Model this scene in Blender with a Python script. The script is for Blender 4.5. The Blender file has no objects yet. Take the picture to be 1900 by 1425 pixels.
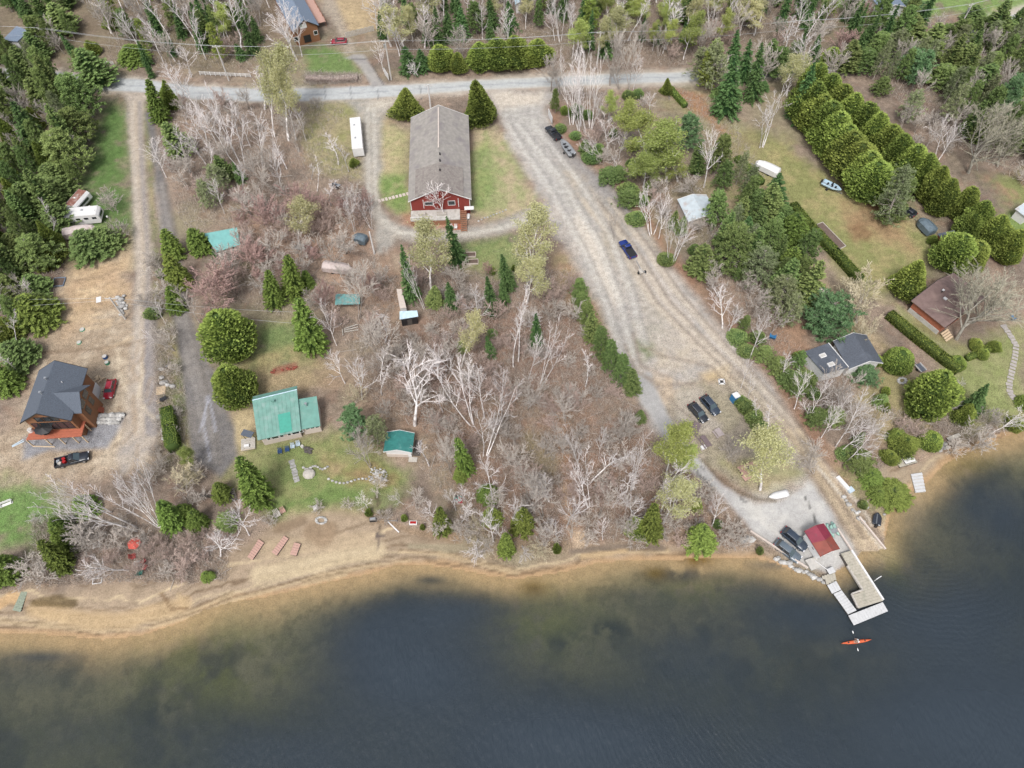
import bpy, math, random
import numpy as np
from mathutils import Vector, Matrix
R = math.radians
SC = bpy.context.scene
COL = SC.collection
# ------------------------------------------------------------------ camera
CAM_H = 120.0; PITCH = 32.5; FPX = 1317.0
cam_d = bpy.data.cameras.new('camera'); cam = bpy.data.objects.new('camera', cam_d); COL.objects.link(cam)
cam.location = (0, 0, CAM_H); cam.rotation_euler = (R(PITCH), 0, 0)
cam_d.sensor_width = 36; cam_d.lens = 36 * FPX / 1900; cam_d.clip_start = 1; cam_d.clip_end = 5000
SC.camera = cam
# ------------------------------------------------------------------ overcast daylight
SUN_EL, SUN_AZ = 58, 195          # azimuth measured from +Y towards +X
world = bpy.data.worlds.new("World"); SC.world = world; world.use_nodes = True
wn = world.node_tree.nodes; wl = world.node_tree.links
bg = wn['Background']; sky = wn.new('ShaderNodeTexSky'); sky.sky_type = 'NISHITA'; sky.sun_disc = False
sky.sun_elevation = R(SUN_EL); sky.sun_rotation = R(SUN_AZ); sky.dust_density = 4.0; sky.air_density = 1.0; sky.ozone_density = 1.0
hs = wn.new('ShaderNodeHueSaturation'); hs.inputs['Saturation'].default_value = 0.42
wl.new(sky.outputs[0], hs.inputs['Color']); wl.new(hs.outputs[0], bg.inputs['Color'])
bg.inputs['Strength'].default_value = 0.125
sd_ = bpy.data.lights.new('sun', 'SUN'); sd_.energy = 1.5; sd_.angle = R(14); sd_.color = (1.0, 0.985, 0.96)
sun = bpy.data.objects.new('sun', sd_); COL.objects.link(sun)
_el, _az = R(SUN_EL), R(SUN_AZ)
_dir = Vector((math.sin(_az) * math.cos(_el), math.cos(_az) * math.cos(_el), math.sin(_el)))
sun.rotation_euler = _dir.to_track_quat('Z', 'Y').to_euler()
SC.view_settings.view_transform = 'Standard'; SC.view_settings.look = 'None'
SC.view_settings.exposure = 0.70; SC.view_settings.gamma = 1.0
try: SC.view_settings.use_curve_mapping = False
except Exception: pass
SC.render.engine = 'CYCLES'
SC.cycles.max_bounces = 6; SC.cycles.transparent_max_bounces = 12
# ------------------------------------------------------------------ pixel -> place (places measured in the 1900 x 1425 photograph)
_c, _s = math.cos(R(PITCH)), math.sin(R(PITCH))
def ray(px, py):
    u = (px - 950.0) / FPX; v = (712.5 - py) / FPX
    return (u, v * _c + _s, v * _s - _c)
def G(px, py, z=0.0):
    d = ray(px, py); t = (CAM_H - z) / -d[2]
    return (d[0] * t, d[1] * t)
def proj(x, y, z):
    dz = z - CAM_H
    depth = y * _s - dz * _c; up = y * _c + dz * _s
    return (950 + FPX * x / depth, 712.5 - FPX * up / depth)
WATER = -0.8
SHORE_PX = [(-400,1172),(0,1176),(100,1178),(190,1187),(260,1180),(330,1157),(380,1132),(430,1117),(480,1110),(560,1092),(610,1080),(680,1066),(740,1047),(790,1049),(850,1056),(905,1068),(960,1074),(1050,1061),(1100,1046),(1180,1038),(1260,1038),(1330,1036),(1400,1035),(1440,1046),(1480,1062),(1522,1072),(1550,1062),(1572,1046),(1600,1024),(1641,1020),(1641,998),(1650,960),(1661,935),(1680,918),(1706,905),(1730,885),(1752,862),(1785,842),(1830,822),(1900,800),(2300,700)]
SHORE = np.array([G(px, py, WATER) for px, py in SHORE_PX])
LAKE = np.vstack([SHORE, [[900, SHORE[-1,1]], [900, -700], [-900, -700], [-900, SHORE[0,1]]]])
def inside(P, poly):
    x, y = P[:,0], P[:,1]; r = np.zeros(len(P), bool); n = len(poly)
    for i in range(n):
        x0, y0 = poly[i]; x1, y1 = poly[(i+1) % n]
        if y0 == y1: continue
        c = ((y0 > y) != (y1 > y)) & (x < (x1-x0)*(y-y0)/(y1-y0)+x0)
        r ^= c
    return r
def seg_dist(P, pts, closed=False):
    d = np.full(len(P), 1e9); n = len(pts)
    for i in range(n if closed else n-1):
        a = pts[i]; b = pts[(i+1) % n]; ab = b-a; L = (ab**2).sum() + 1e-9
        t = np.clip(((P-a) @ ab)/L, 0, 1)
        q = P-(a+t[:,None]*ab); d = np.minimum(d, (q**2).sum(1))
    return np.sqrt(d)
def sdist(P, poly):
    d = seg_dist(P, poly, True); return np.where(inside(P, poly), d, -d)
def shore_sd(P):                         # + on land, - over the lake
    d = seg_dist(P, SHORE); return np.where(inside(P, LAKE), -d, d)
_rng = np.random.RandomState(5); _LAT = _rng.rand(64, 256, 256)[:8]
def vnoise(x, y, scale, seed=0):
    L = _LAT[seed % 8]; u = x/scale+seed*17.3; v = y/scale+seed*9.1
    iu = np.floor(u).astype(int); iv = np.floor(v).astype(int); fu = u-iu; fv = v-iv
    fu = fu*fu*(3-2*fu); fv = fv*fv*(3-2*fv); a = iu % 256; b = iv % 256; a1 = (iu+1) % 256; b1 = (iv+1) % 256
    return (L[a,b]*(1-fu)+L[a1,b]*fu)*(1-fv)+(L[a,b1]*(1-fu)+L[a1,b1]*fu)*fv
def fbm(x, y, scale, seed=0, o=4):
    r = 0; a = 0.5; t = 0
    for k in range(o):
        r = r + a*vnoise(x, y, scale/2**k, seed+k); t += a; a *= .6
    return r/t
def smooth(a, b, x):
    t = np.clip((x-a)/(b-a), 0, 1); return t*t*(3-2*t)
def height(P):
    sd = shore_sd(P)
    land = WATER + (0-WATER) * smooth(0, 13, sd) + 0.02
    n = fbm(P[:,0], P[:,1], 9, 2)-0.5
    land = land + n*0.35*smooth(6, 20, sd)*0.5
    bed = WATER - 0.02 - 3.2*smooth(0, 38, -sd) - 0.15*np.minimum(-sd, 3)/3
    return np.where(sd > 0, land, bed)
def hz(x, y): return float(height(np.array([[x, y]]))[0])
def GP(px, py):
    x, y = G(px, py, 0)
    for _ in range(3):
        z = max(hz(x, y), WATER-.3); x, y = G(px, py, z)
    return Vector((x, y, z))
def lin(c): return tuple(((v/255)/12.92 if v/255 <= .04045 else ((v/255+.055)/1.055)**2.4) for v in c)
KA = 0.70
def A(r, g, b): return tuple(v*KA for v in lin((r, g, b)))       # colour read off the photograph -> surface albedo
# ------------------------------------------------------------------ objects
def tag(o, label=None, cat=None, group=None, kind=None):
    if label: o['label'] = label
    if cat: o['category'] = cat
    if group: o['group'] = group
    if kind: o['kind'] = kind
    return o
def empty(name, loc, rz=0, label=None, cat=None, group=None):
    o = bpy.data.objects.new(name, None); COL.objects.link(o); o.location = loc; o.rotation_euler = (0, 0, rz)
    o.empty_display_size = .5
    return tag(o, label, cat, group)
def copy_tree(o, parent=None):
    c = o.copy(); COL.objects.link(c)
    if parent: c.parent = parent
    for ch in o.children: copy_tree(ch, c)
    return c
class MB:
    """collects shapes in local coordinates; build() links them as one mesh object"""
    def __init__(s): s.v = []; s.f = []; s.m = []; s.sm = []; s.mat = 0; s.smooth = False
    def add(s, vs, fs):
        b = len(s.v); s.v += [tuple(v) for v in vs]
        for f in fs: s.f.append(tuple(b+i for i in f)); s.m.append(s.mat); s.sm.append(s.smooth)
    def box(s, c, d, rz=0, tilt=0, top=None):
        hx, hy, hz_ = d[0]/2, d[1]/2, d[2]/2; t = top or (1, 1)
        vs = [(-hx,-hy,-hz_),(hx,-hy,-hz_),(hx,hy,-hz_),(-hx,hy,-hz_),(-hx*t[0],-hy*t[1],hz_),(hx*t[0],-hy*t[1],hz_),(hx*t[0],hy*t[1],hz_),(-hx*t[0],hy*t[1],hz_)]
        M = Matrix.Translation(c) @ Matrix.Rotation(rz, 4, 'Z') @ Matrix.Rotation(tilt, 4, 'X')
        s.add([M @ Vector(v) for v in vs], [(0,3,2,1),(4,5,6,7),(0,1,5,4),(1,2,6,5),(2,3,7,6),(3,0,4,7)])
    def tube(s, p0, p1, r0, r1=None, n=6, cap=True):
        r1 = r0 if r1 is None else r1; p0 = Vector(p0); p1 = Vector(p1); d = (p1-p0)
        if d.length < 1e-6: return
        d.normalize(); a = d.orthogonal().normalized(); b = d.cross(a)
        vs = []
        for p, r in ((p0, r0), (p1, r1)):
            for k in range(n):
                t = 2*math.pi*k/n; vs.append(p+(a*math.cos(t)+b*math.sin(t))*r)
        fs = [(k, (k+1) % n, n+(k+1) % n, n+k) for k in range(n)]
        if cap: fs += [tuple(range(n-1, -1, -1)), tuple(range(n, 2*n))]
        s.add(vs, fs)
    def prism(s, pts, z0, z1):
        n = len(pts)
        a = sum(pts[i][0]*pts[(i+1)%n][1]-pts[(i+1)%n][0]*pts[i][1] for i in range(n))
        if a < 0: pts = pts[::-1]
        vs = [(p[0], p[1], z0) for p in pts]+[(p[0], p[1], z1) for p in pts]
        s.add(vs, [tuple(range(n-1, -1, -1)), tuple(range(n, 2*n))]+[(k, (k+1) % n, n+(k+1) % n, n+k) for k in range(n)])
    def slab(s, pts, th):
        """a slab below a polygon of 3d points"""
        n = len(pts); vs = [Vector(p) for p in pts]
        nrm = (vs[1]-vs[0]).cross(vs[2]-vs[0])
        if nrm.z < 0: vs = vs[::-1]
        lo = [v-Vector((0, 0, th)) for v in vs]
        s.add(vs+lo, [tuple(range(n)), tuple(range(2*n-1, n-1, -1))]+[(k, n+k, n+(k+1) % n, (k+1) % n) for k in range(n)])
    def blob(s, c, r, seed=0, n=1, rough=.18):
        rd = random.Random(seed); import bmesh
        bm = bmesh.new(); bmesh.ops.create_icosphere(bm, subdivisions=n, radius=1)
        vs = [(c[0]+v.co.x*r[0]*(1+rd.uniform(-rough, rough)), c[1]+v.co.y*r[1]*(1+rd.uniform(-rough, rough)), c[2]+v.co.z*r[2]*(1+rd.uniform(-rough, rough))) for v in bm.verts]
        bm.verts.index_update()
        s.add(vs, [tuple(v.index for v in f.verts) for f in bm.faces]); bm.free()
    def loft(s, rings, cap=True):
        n = len(rings[0]); vs = [p for r in rings for p in r]; fs = []
        for i in range(len(rings)-1):
            for k in range(n): fs.append((i*n+k, i*n+(k+1) % n, (i+1)*n+(k+1) % n, (i+1)*n+k))
        if cap: fs += [tuple(range(n-1, -1, -1)), tuple((len(rings)-1)*n+k for k in range(n))]
        s.add(vs, fs)
    def mesh(s, name, mats):
        me = bpy.data.meshes.new(name); me.from_pydata(s.v, [], s.f)
        for m in (mats if isinstance(mats, (list, tuple)) else [mats]): me.materials.append(m)
        me.polygons.foreach_set('material_index', s.m); me.polygons.foreach_set('use_smooth', s.sm)
        me.update(); return me
    def build(s, name, mats, parent=None, loc=None, rz=0):
        o = bpy.data.objects.new(name, s.mesh(name, mats)); COL.objects.link(o)
        if parent: o.parent = parent
        if loc is not None: o.location = loc
        if rz: o.rotation_euler = (0, 0, rz)
        return o
def box_part(name, c, d, mat, parent, rz=0, top=None):
    m = MB(); m.box(c, d, rz, top=top); return m.build(name, mat, parent)
def fast_mesh(name, V, F, mats, smooth=False):
    """numpy mesh; F (n,3) or (n,4)"""
    me = bpy.data.meshes.new(name); k = F.shape[1]
    me.vertices.add(len(V)); me.vertices.foreach_set('co', V.astype(np.float32).ravel())
    me.loops.add(F.size); me.loops.foreach_set('vertex_index', F.astype(np.int32).ravel())
    me.polygons.add(len(F)); me.polygons.foreach_set('loop_start', np.arange(0, F.size, k, dtype=np.int32))
    try: me.polygons.foreach_set('loop_total', np.full(len(F), k, dtype=np.int32))
    except Exception: pass
    for m in mats: me.materials.append(m)
    if smooth: me.polygons.foreach_set('use_smooth', np.ones(len(F), bool))
    me.update(calc_edges=True); return me
# ------------------------------------------------------------------ materials
def nodes(name):
    m = bpy.data.materials.new(name); m.use_nodes = True; nt = m.node_tree
    return m, nt.nodes, nt.links, nt.nodes['Principled BSDF']
def mat(name, col, rough=.7, var=.12, scale=3.0, metal=0, spec=.5, bump=0, bscale=None, dirt=None, stretch=None):
    """paint, wood, metal...: base colour broken up by two noises, optional dirt colour and bump"""
    m, N, L, P = nodes(name)
    tc = N.new('ShaderNodeTexCoord'); src = tc.outputs['Object']
    if stretch:
        mp = N.new('ShaderNodeMapping'); mp.inputs['Scale'].default_value = stretch; L.new(src, mp.inputs[0]); src = mp.outputs[0]
    n1 = N.new('ShaderNodeTexNoise'); n1.inputs['Scale'].default_value = scale; n1.inputs['Detail'].default_value = 6; L.new(src, n1.inputs['Vector'])
    mr = N.new('ShaderNodeMapRange'); mr.inputs[1].default_value = .3; mr.inputs[2].default_value = .7; mr.inputs[3].default_value = 1-var; mr.inputs[4].default_value = 1+var
    L.new(n1.outputs['Fac'], mr.inputs[0])
    mx = N.new('ShaderNodeVectorMath'); mx.operation = 'SCALE'; mx.inputs[0].default_value = col[:3]; L.new(mr.outputs[0], mx.inputs['Scale'])
    out = mx.outputs[0]
    if dirt:
        n2 = N.new('ShaderNodeTexNoise'); n2.inputs['Scale'].default_value = dirt[1]; n2.inputs['Detail'].default_value = 8; L.new(src, n2.inputs['Vector'])
        r2 = N.new('ShaderNodeMapRange'); r2.inputs[1].default_value = dirt[2]; r2.inputs[2].default_value = dirt[2]+.2; L.new(n2.outputs['Fac'], r2.inputs[0])
        mm = N.new('ShaderNodeMix'); mm.data_type = 'RGBA'; L.new(r2.outputs[0], mm.inputs[0]); L.new(out, mm.inputs[6]); mm.inputs[7].default_value = (*dirt[0], 1); out = mm.outputs[2]
    L.new(out, P.inputs['Base Color'])
    P.inputs['Roughness'].default_value = rough; P.inputs['Metallic'].default_value = metal
    P.inputs['Specular IOR Level'].default_value = spec
    if bump:
        b = N.new('ShaderNodeBump'); b.inputs['Strength'].default_value = bump; b.inputs['Distance'].default_value = .05
        n3 = N.new('ShaderNodeTexNoise'); n3.inputs['Scale'].default_value = bscale or scale*4; n3.inputs['Detail'].default_value = 4; L.new(src, n3.inputs['Vector'])
        L.new(n3.outputs['Fac'], b.inputs['Height']); L.new(b.outputs[0], P.inputs['Normal'])
    return m
# ================================================================== GROUND, ROADS, BEACH, LAKE
def pxpoly(pts, z=0.0): return np.array([G(a, b, z) for a, b in pts])
def spaced(a, b, step): return list(np.arange(a, b, step))
xs = [-1500,-1100,-800,-600,-450,-350,-280,-230,-200,-185,-175] + spaced(-168, 168, .42) + [168,175,185,200,230,280,350,450,600,800,1100,1500]
ys = [-700,-400,-200,-120,-70,-40,-20,-8] ; yy = -2.0
while yy < 236: ys.append(yy); yy += .34+.0017*max(yy, 0)
ys += [240,245,252,262,275,290,310,340,380,450,560,750,1000,1500]
xs = np.array(xs); ys = np.array(ys); NX, NY = len(xs), len(ys)
XX, YY = np.meshgrid(xs, ys); P2 = np.stack([XX.ravel(), YY.ravel()], 1)
X_, Y_ = P2[:,0], P2[:,1]
SD = np.full(len(P2), 0.0); SD[:] = shore_sd(P2)
ZZ = height(P2)
wob = (fbm(X_, Y_, 5, 1)-.5)*2; wob2 = (fbm(X_, Y_, 1.6, 3, 3)-.5)*2
big = fbm(X_, Y_, 26, 4); med = fbm(X_, Y_, 7, 6); fine = fbm(X_, Y_, 2.2, 0, 3); vfine = vnoise(X_, Y_, .9, 5)
def mixc(a, b, t): return np.asarray(a)[None,:]*(1-t)[:,None]+np.asarray(b)[None,:]*t[:,None]
ALB = mixc(A(134,120,108), A(160,142,126), smooth(.35,.65,med))           # leaf litter
ALB = ALB*(1-smooth(.5,.7,big)[:,None]*.6)+np.asarray(A(150,145,115))[None,:]*(smooth(.5,.7,big)*.6)[:,None]
ALB = ALB*(1-(smooth(.55,.75,fine)*.35)[:,None])+np.asarray(A(150,118,100))[None,:]*(smooth(.55,.75,fine)*.35)[:,None]
def paint(pts, col, soft=1.2, amp=1.2, op=1.0, col2=None, world=False, cover=None):
    """soft-edged, noise-broken patch of another ground cover"""
    poly = pts if world else pxpoly(pts)
    m = 3+soft+amp
    if cover is None and col[1] > col[0]+8: cover = (.20, .50)
    bb = (X_ > poly[:,0].min()-m) & (X_ < poly[:,0].max()+m) & (Y_ > poly[:,1].min()-m) & (Y_ < poly[:,1].max()+m)
    idx = np.nonzero(bb)[0]
    if len(idx) == 0: return
    w = smooth(-soft, soft, sdist(P2[idx], poly)+wob[idx]*amp*1.5+wob2[idx]*amp*.5)*op
    if cover: w = w*smooth(cover[0], cover[1], fine[idx]*.6+med[idx]*.4)
    c = np.asarray(A(*col))[None,:]
    if col2: t = smooth(.38,.62,(med*.5+fine*.5)[idx])[:,None]; c = c*(1-t)+np.asarray(A(*col2))[None,:]*t
    ALB[idx] = ALB[idx]*(1-w)[:,None]+c*w[:,None]
def line(pts, width, col, op=.6, soft=.35, z=0.0, wav=.15, brk=None):
    poly = pxpoly(pts, z); m = width+1.5; bb = (X_ > poly[:,0].min()-m) & (X_ < poly[:,0].max()+m) & (Y_ > poly[:,1].min()-m) & (Y_ < poly[:,1].max()+m)
    idx = np.nonzero(bb)[0]
    if len(idx) == 0: return
    d = seg_dist(P2[idx], poly)+wob[idx]*wav
    w = (1-smooth(width/2-soft*.3, width/2+soft, d))*op
    if brk: w = w*smooth(brk[0], brk[1], fine[idx])
    ALB[idx] = ALB[idx]*(1-w)[:,None]+np.asarray(A(*col))[None,:]*w[:,None]
ROAD = [(-300,120),(0,124),(90,128),(190,142),(272,147),(360,158),(480,163),(580,163),(680,160),(760,154),(860,147),(960,141),(1100,135),(1280,128),(1400,123),(1520,112),(1640,92),(1780,48),(1900,8),(2100,-50),(2200,-30),(1990,20),(1840,75),(1700,115),(1560,138),(1400,150),(1280,158),(1100,163),(960,168),(900,172),(800,179),(700,184),(600,189),(480,190),(360,186),(272,173),(190,171),(90,158),(0,152),(-300,148)]
DRIVE_L = [(228,170),(288,172),(268,190),(266,260),(271,340),(279,420),(283,500),(277,560),(280,650),(288,740),(292,820),(262,860),(226,880),(215,850),(232,800),(240,700),(243,620),(248,560),(252,480),(247,420),(245,340),(240,260),(235,195)]
YARD_L = [(125,505),(180,480),(240,470),(250,560),(283,640),(292,810),(262,860),(190,885),(80,900),(-60,905),(-60,830),(30,800),(40,740),(60,650),(92,570)]
DRIVE_G = [(268,210),(284,300),(300,430),(322,590),(337,690),(345,760),(352,820),(365,858),(410,882),(440,845),(435,790),(405,705),(375,640),(350,580),(335,500),(325,430),(308,340),(292,260),(284,205)]
DRIVE_M = [(640,187),(735,184),(712,215),(708,300),(700,345),(705,385),(735,415),(800,427),(855,425),(920,412),(975,392),(1012,375),(1030,392),(985,418),(925,436),(850,447),(795,450),(735,442),(715,470),(700,470),(690,400),(680,350),(672,300),(668,215)]
LOT = [(895,170),(1060,164),(1022,190),(1014,222),(1040,262),(1085,310),(1135,352),(1188,422),(1242,498),(1308,572),(1364,632),(1420,702),(1464,765),(1497,840),(1510,880),(1440,900),(1400,850),(1440,780),(1380,700),(1330,690),(1240,745),(1225,770),(1262,815),(1290,850),(1210,800),(1172,720),(1140,640),(1108,560),(1068,500),(1028,430),(998,360),(958,290),(925,215)]
PLAZA = [(1172,700),(1205,690),(1228,745),(1262,812),(1300,858),(1345,900),(1400,935),(1450,932),(1490,905),(1510,885),(1545,940),(1600,1015),(1575,1040),(1540,1060),(1500,1050),(1450,1020),(1400,985),(1340,925),(1280,870),(1225,800),(1190,750)]
RAMP = [(1455,770),(1500,835),(1560,905),(1610,960),(1650,1022),(1600,1028),(1560,975),(1520,915),(1498,880),(1478,840),(1440,785)]
# grass and yards
GR = (104,128,72); GR2 = (120,140,82); DRY = (188,172,132); DIRT = (196,172,144)
paint([(195,185),(235,190),(243,330),(250,430),(205,440),(150,430),(140,340),(165,270)], GR, 3, 1.5, .95, (94,130,62))
paint([(110,440),(240,430),(244,500),(130,500)], (140,140,95), 3, 2, .8, DRY)
paint(YARD_L, (196,180,158), 2.5, 2, .95, (170,152,130))
paint([(125,500),(235,480),(240,560),(120,620)], (190,160,120), 3, 2, .7, (205,175,140))
paint([(-40,900),(90,905),(150,1000),(110,1010),(0,1010),(-50,1000)], GR, 3, 2, .95, (110,150,70))
paint([(255,180),(280,180),(296,560),(300,640),(288,640),(283,500),(272,340),(266,240)], (125,135,88), 1, .8, .8, (160,150,115))
paint([(285,560),(340,560),(352,700),(340,860),(290,880),(292,700)], (140,128,108), 1.5, 1, .85, (120,120,90))
paint([(318,640),(330,640),(352,820),(362,880),(345,900),(335,800)], (165,155,110), 1, .6, .8, (120,135,80))
# central left gardens
paint([(470,610),(580,600),(600,700),(560,720),(470,740),(420,700)], (128,140,88), 3, 2, .85, (165,155,110))
paint([(480,610),(560,600),(560,640),(490,650)], (112,138,80), 2, 1, .8)
paint([(470,690),(620,670),(640,720),(560,725),(480,735)], (172,150,122), 3, 2, .7)
paint([(425,740),(480,745),(478,830),(450,845),(420,830)], (196,178,140), 2, 1.5, .9)
paint([(470,820),(620,800),(720,850),(760,900),(700,935),(560,965),(500,960),(460,900),(430,880)], (146,148,98), 3, 2, .9, (125,142,80))
paint([(560,890),(760,880),(740,930),(660,950),(520,975),(500,940)], (112,140,72), 3, 2, .85)
paint([(600,850),(700,870),(740,900),(680,905),(610,890)], (178,150,120), 2, 2, .7, (165,130,105))
paint([(505,684),(548,673),(552,682),(510,694)], (150,104,86), .5, .4, .9)
paint([(480,1000),(560,945),(620,940),(700,960),(700,975),(600,985),(500,1030)], (190,168,138), 2.5, 1, .8, (170,150,120))
paint([(595,700),(700,690),(780,860),(700,840),(640,760)], (150,128,108), 3, 2, .5)
# hall lawns
paint([(700,215),(762,240),(760,400),(740,400),(700,350)], (176,172,126), 2, 1.5, .9, (190,175,138))
paint([(702,330),(758,320),(758,395),(735,398),(706,360)], (108,146,66), 2, 1.2, .9, (130,158,80))
paint([(872,225),(925,235),(1000,365),(960,395),(900,410),(872,400)], (162,164,118), 2, 2, .95, (184,170,138))
paint([(872,280),(905,260),(925,330),(900,390),(874,385)], (124,154,80), 2.5, 1.5, .85, (150,165,100))
paint([(850,455),(960,435),(975,480),(960,520),(880,500)], (120,146,78), 3, 2, .9, (140,150,95))
paint([(570,190),(668,190),(672,330),(600,320),(560,260)], (172,162,124), 3, 2, .8, (150,152,100))
paint([(745,395),(855,398),(850,425),(800,430),(745,420)], (170,128,104), 1.5, 1, .9, (180,140,115))
paint([(705,470),(745,470),(760,560),(735,620),(715,640),(705,560)], (178,158,136), 2.5, 1, .85, (165,140,118))
paint([(440,400),(690,380),(700,560),(620,560),(560,480),(450,470)], (170,145,126), 4, 3, .7, (180,150,128))
# thickets
paint([(770,600),(960,560),(1090,560),(1160,740),(1290,900),(1380,1000),(1200,1010),(1000,1000),(880,980),(830,860),(700,760)], (140,120,106), 4, 3, .75, (152,123,106))
paint([(830,870),(900,880),(1040,990),(1000,1005),(900,970)], (150,120,100), 3, 2, .5)
paint([(1030,830),(1050,900),(1045,960),(1080,1010),(1090,1010),(1070,940),(1060,860),(1040,740),(1030,740)], (176,140,112), 1.2, .8, .9, (190,158,130))
paint([(1040,905),(1062,905),(1070,935),(1050,940)], (205,178,150), 1, .5, .9)
paint([(1065,985),(1085,985),(1092,1015),(1070,1015)], (205,184,158), 1, .5, .9)
paint([(970,800),(1030,820),(1040,880),(1000,890),(960,850)], (150,140,105), 2, 2, .6)
paint([(1060,460),(1110,560),(1130,640),(1120,650),(1050,560),(1030,470)], (182,150,118), 3, 2, .8, (165,150,110))
# back of the road
paint([(565,90),(600,85),(650,105),(668,135),(660,140),(575,140)], (102,136,66), 2, 1, .95, (116,142,78))
paint([(700,40),(735,60),(700,55),(650,65),(620,0),(590,0),(570,-40),(720,-40)], (200,178,140), 3, 2, .9, (182,162,128))
paint([(-60,-40),(560,-40),(520,60),(470,130),(280,130),(150,100),(-60,110)], (132,118,98), 5, 3, .6, (120,112,90))
paint([(740,-30),(1650,-60),(1500,80),(1300,118),(1000,128),(760,140)], (128,114,100), 4, 3, .7, (142,126,112))
paint([(1500,-40),(1900,-60),(1950,30),(1860,50),(1760,20),(1690,55),(1600,45),(1540,10)], (120,154,72), 3, 2, .95, (135,162,88))
paint([(1570,-30),(1600,0),(1620,25),(1670,35),(1700,15),(1690,0),(1660,20),(1630,12),(1600,-30)], (200,188,165), 1.2, .6, .9)
paint([(1850,20),(1900,15),(1950,50),(1880,45)], (185,165,140), 2, 2, .7)
# right-hand properties
paint([(1350,240),(1450,250),(1500,300),(1590,370),(1680,380),(1735,440),(1740,480),(1660,560),(1600,540),(1470,400),(1400,330),(1340,290)], (142,144,92), 3, 2, .95, (166,156,110))
paint([(1560,370),(1660,400),(1690,460),(1620,440),(1570,420)], (176,152,118), 3, 2, .8, (165,135,105))
paint([(1575,418),(1600,412),(1630,430),(1615,445),(1585,440)], (140,110,82), 1.5, 1, .8)
paint([(1500,470),(1600,540),(1660,560),(1700,600),(1640,560),(1560,510)], (190,178,140), 3, 2, .7)
paint([(1470,430),(1520,500),(1600,590),(1680,680),(1740,770),(1700,830),(1640,820),(1590,750),(1640,660),(1560,600),(1470,560)], (176,160,126), 3, 2, .85, (160,152,106))
paint([(1425,590),(1500,600),(1500,690),(1460,670),(1430,640)], (168,136,112), 2, 1.5, .8)
paint([(1660,560),(1740,630),(1800,640),(1900,590),(1900,780),(1800,790),(1760,690),(1690,620)], (152,154,106), 3, 2, .9, (140,150,92))
paint([(1480,440),(1490,470),(1640,650),(1650,690),(1540,540),(1470,460)], (190,168,138), 1.5, 1, .6)
paint([(1690,600),(1740,630),(1790,650),(1770,640),(1700,590)], (140,128,92), 1, .6, .6)
paint([(1830,330),(1950,310),(1950,400),(1860,380)], (140,148,90), 3, 2, .85, (165,142,110))
paint([(1860,400),(1950,390),(1950,470),(1890,440)], (122,150,72), 2, 1.5, .9)
paint([(1300,340),(1420,330),(1480,420),(1400,420),(1340,380)], (160,142,114), 3, 2, .8, (150,148,100))
paint([(1220,170),(1340,180),(1400,260),(1500,270),(1440,230),(1400,330),(1340,330),(1300,250)], (158,140,112), 3, 2, .6, (150,150,104))
paint([(1500,258),(1560,320),(1620,390),(1690,420),(1660,380),(1560,290),(1510,240)], (150,112,86), 1.5, 1, .8)
paint([(1250,165),(1300,178),(1350,250),(1300,220)], (176,128,100), 2, 1.5, .7)
# needle and leaf strip along the lot's right edge
paint([(1015,190),(1020,225),(1045,258),(1095,305),(1145,345),(1195,415),(1245,490),(1305,560),(1355,620),(1420,700),(1470,770),(1520,850),(1570,900),(1590,900),(1540,830),(1480,740),(1430,690),(1370,600),(1320,540),(1260,480),(1200,395),(1150,335),(1100,295),(1050,245),(1030,190)], (158,122,100), 1.5, 1, .85, (160,132,110))
# gravel and roads
paint(ROAD, (205,196,182), 1.8, .8, .9)
paint(DRIVE_L, (188,176,162), 1.0, .5, .95, (172,164,156))
paint(DRIVE_G, (122,119,118), .7, .35, .97, (136,131,127))
paint(DRIVE_M, (184,176,164), 1.2, .7, .95, (170,166,158))
paint([(690,185),(740,183),(730,200),(680,205)], (208,198,182), 2, 1, .8)
paint(LOT, (194,185,175), 1.6, 1.2, .97, (176,171,165))
paint([(920,190),(1010,175),(1020,300),(1120,420),(1080,420),(1000,330)], (176,174,170), 2, 2, .7, (196,192,184))
paint([(905,172),(1010,170),(1005,195),(925,205)], (214,202,186), 1.5, 1, .8)
paint([(1015,230),(1085,300),(1140,355),(1190,430),(1160,420),(1090,340),(1010,270)], (150,146,144), 1.5, 1.2, .8)
paint([(1030,270),(1150,400),(1200,440),(1130,440),(1060,370)], (182,170,152), 2, 2, .6, (168,162,152))
paint([(1075,390),(1130,470),(1160,560),(1140,570),(1100,500),(1060,420)], (216,206,192), 1.5, 1, .8)
paint([(1120,440),(1150,440),(1200,520),(1240,590),(1230,600),(1180,560),(1130,490)], (180,173,160), 1.5, 1.5, .5, (172,160,138))
paint([(1175,600),(1230,590),(1290,640),(1240,670),(1200,670),(1172,640)], (176,169,156), 2, 2, .5, (160,155,134))
paint([(1178,632),(1210,640),(1215,665),(1200,672),(1182,655)], (110,126,80), 1.2, 1, .8)
paint([(1240,590),(1300,620),(1380,700),(1300,690),(1220,700),(1200,680)], (188,178,166), 2.5, 2, .7, (202,188,168))
paint([(1185,690),(1260,700),(1290,740),(1240,760),(1215,740)], (200,178,150), 1.5, 1.2, .7, (170,160,150))
paint([(1290,690),(1350,680),(1360,710),(1310,715)], (208,184,140), 1.5, 1, .7)
paint([(1225,765),(1280,705),(1370,700),(1430,760),(1500,850),(1490,895),(1430,925),(1380,905),(1310,860),(1255,812)], (174,163,146), 1.5, 1.2, .8, (164,157,134))
paint([(1255,730),(1300,720),(1330,790),(1290,800),(1255,780)], (190,182,170), 1.5, 1, .6)
paint([(1340,700),(1400,730),(1450,800),(1420,800),(1370,760)], (176,164,148), 1.5, 1.2, .6)
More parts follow.
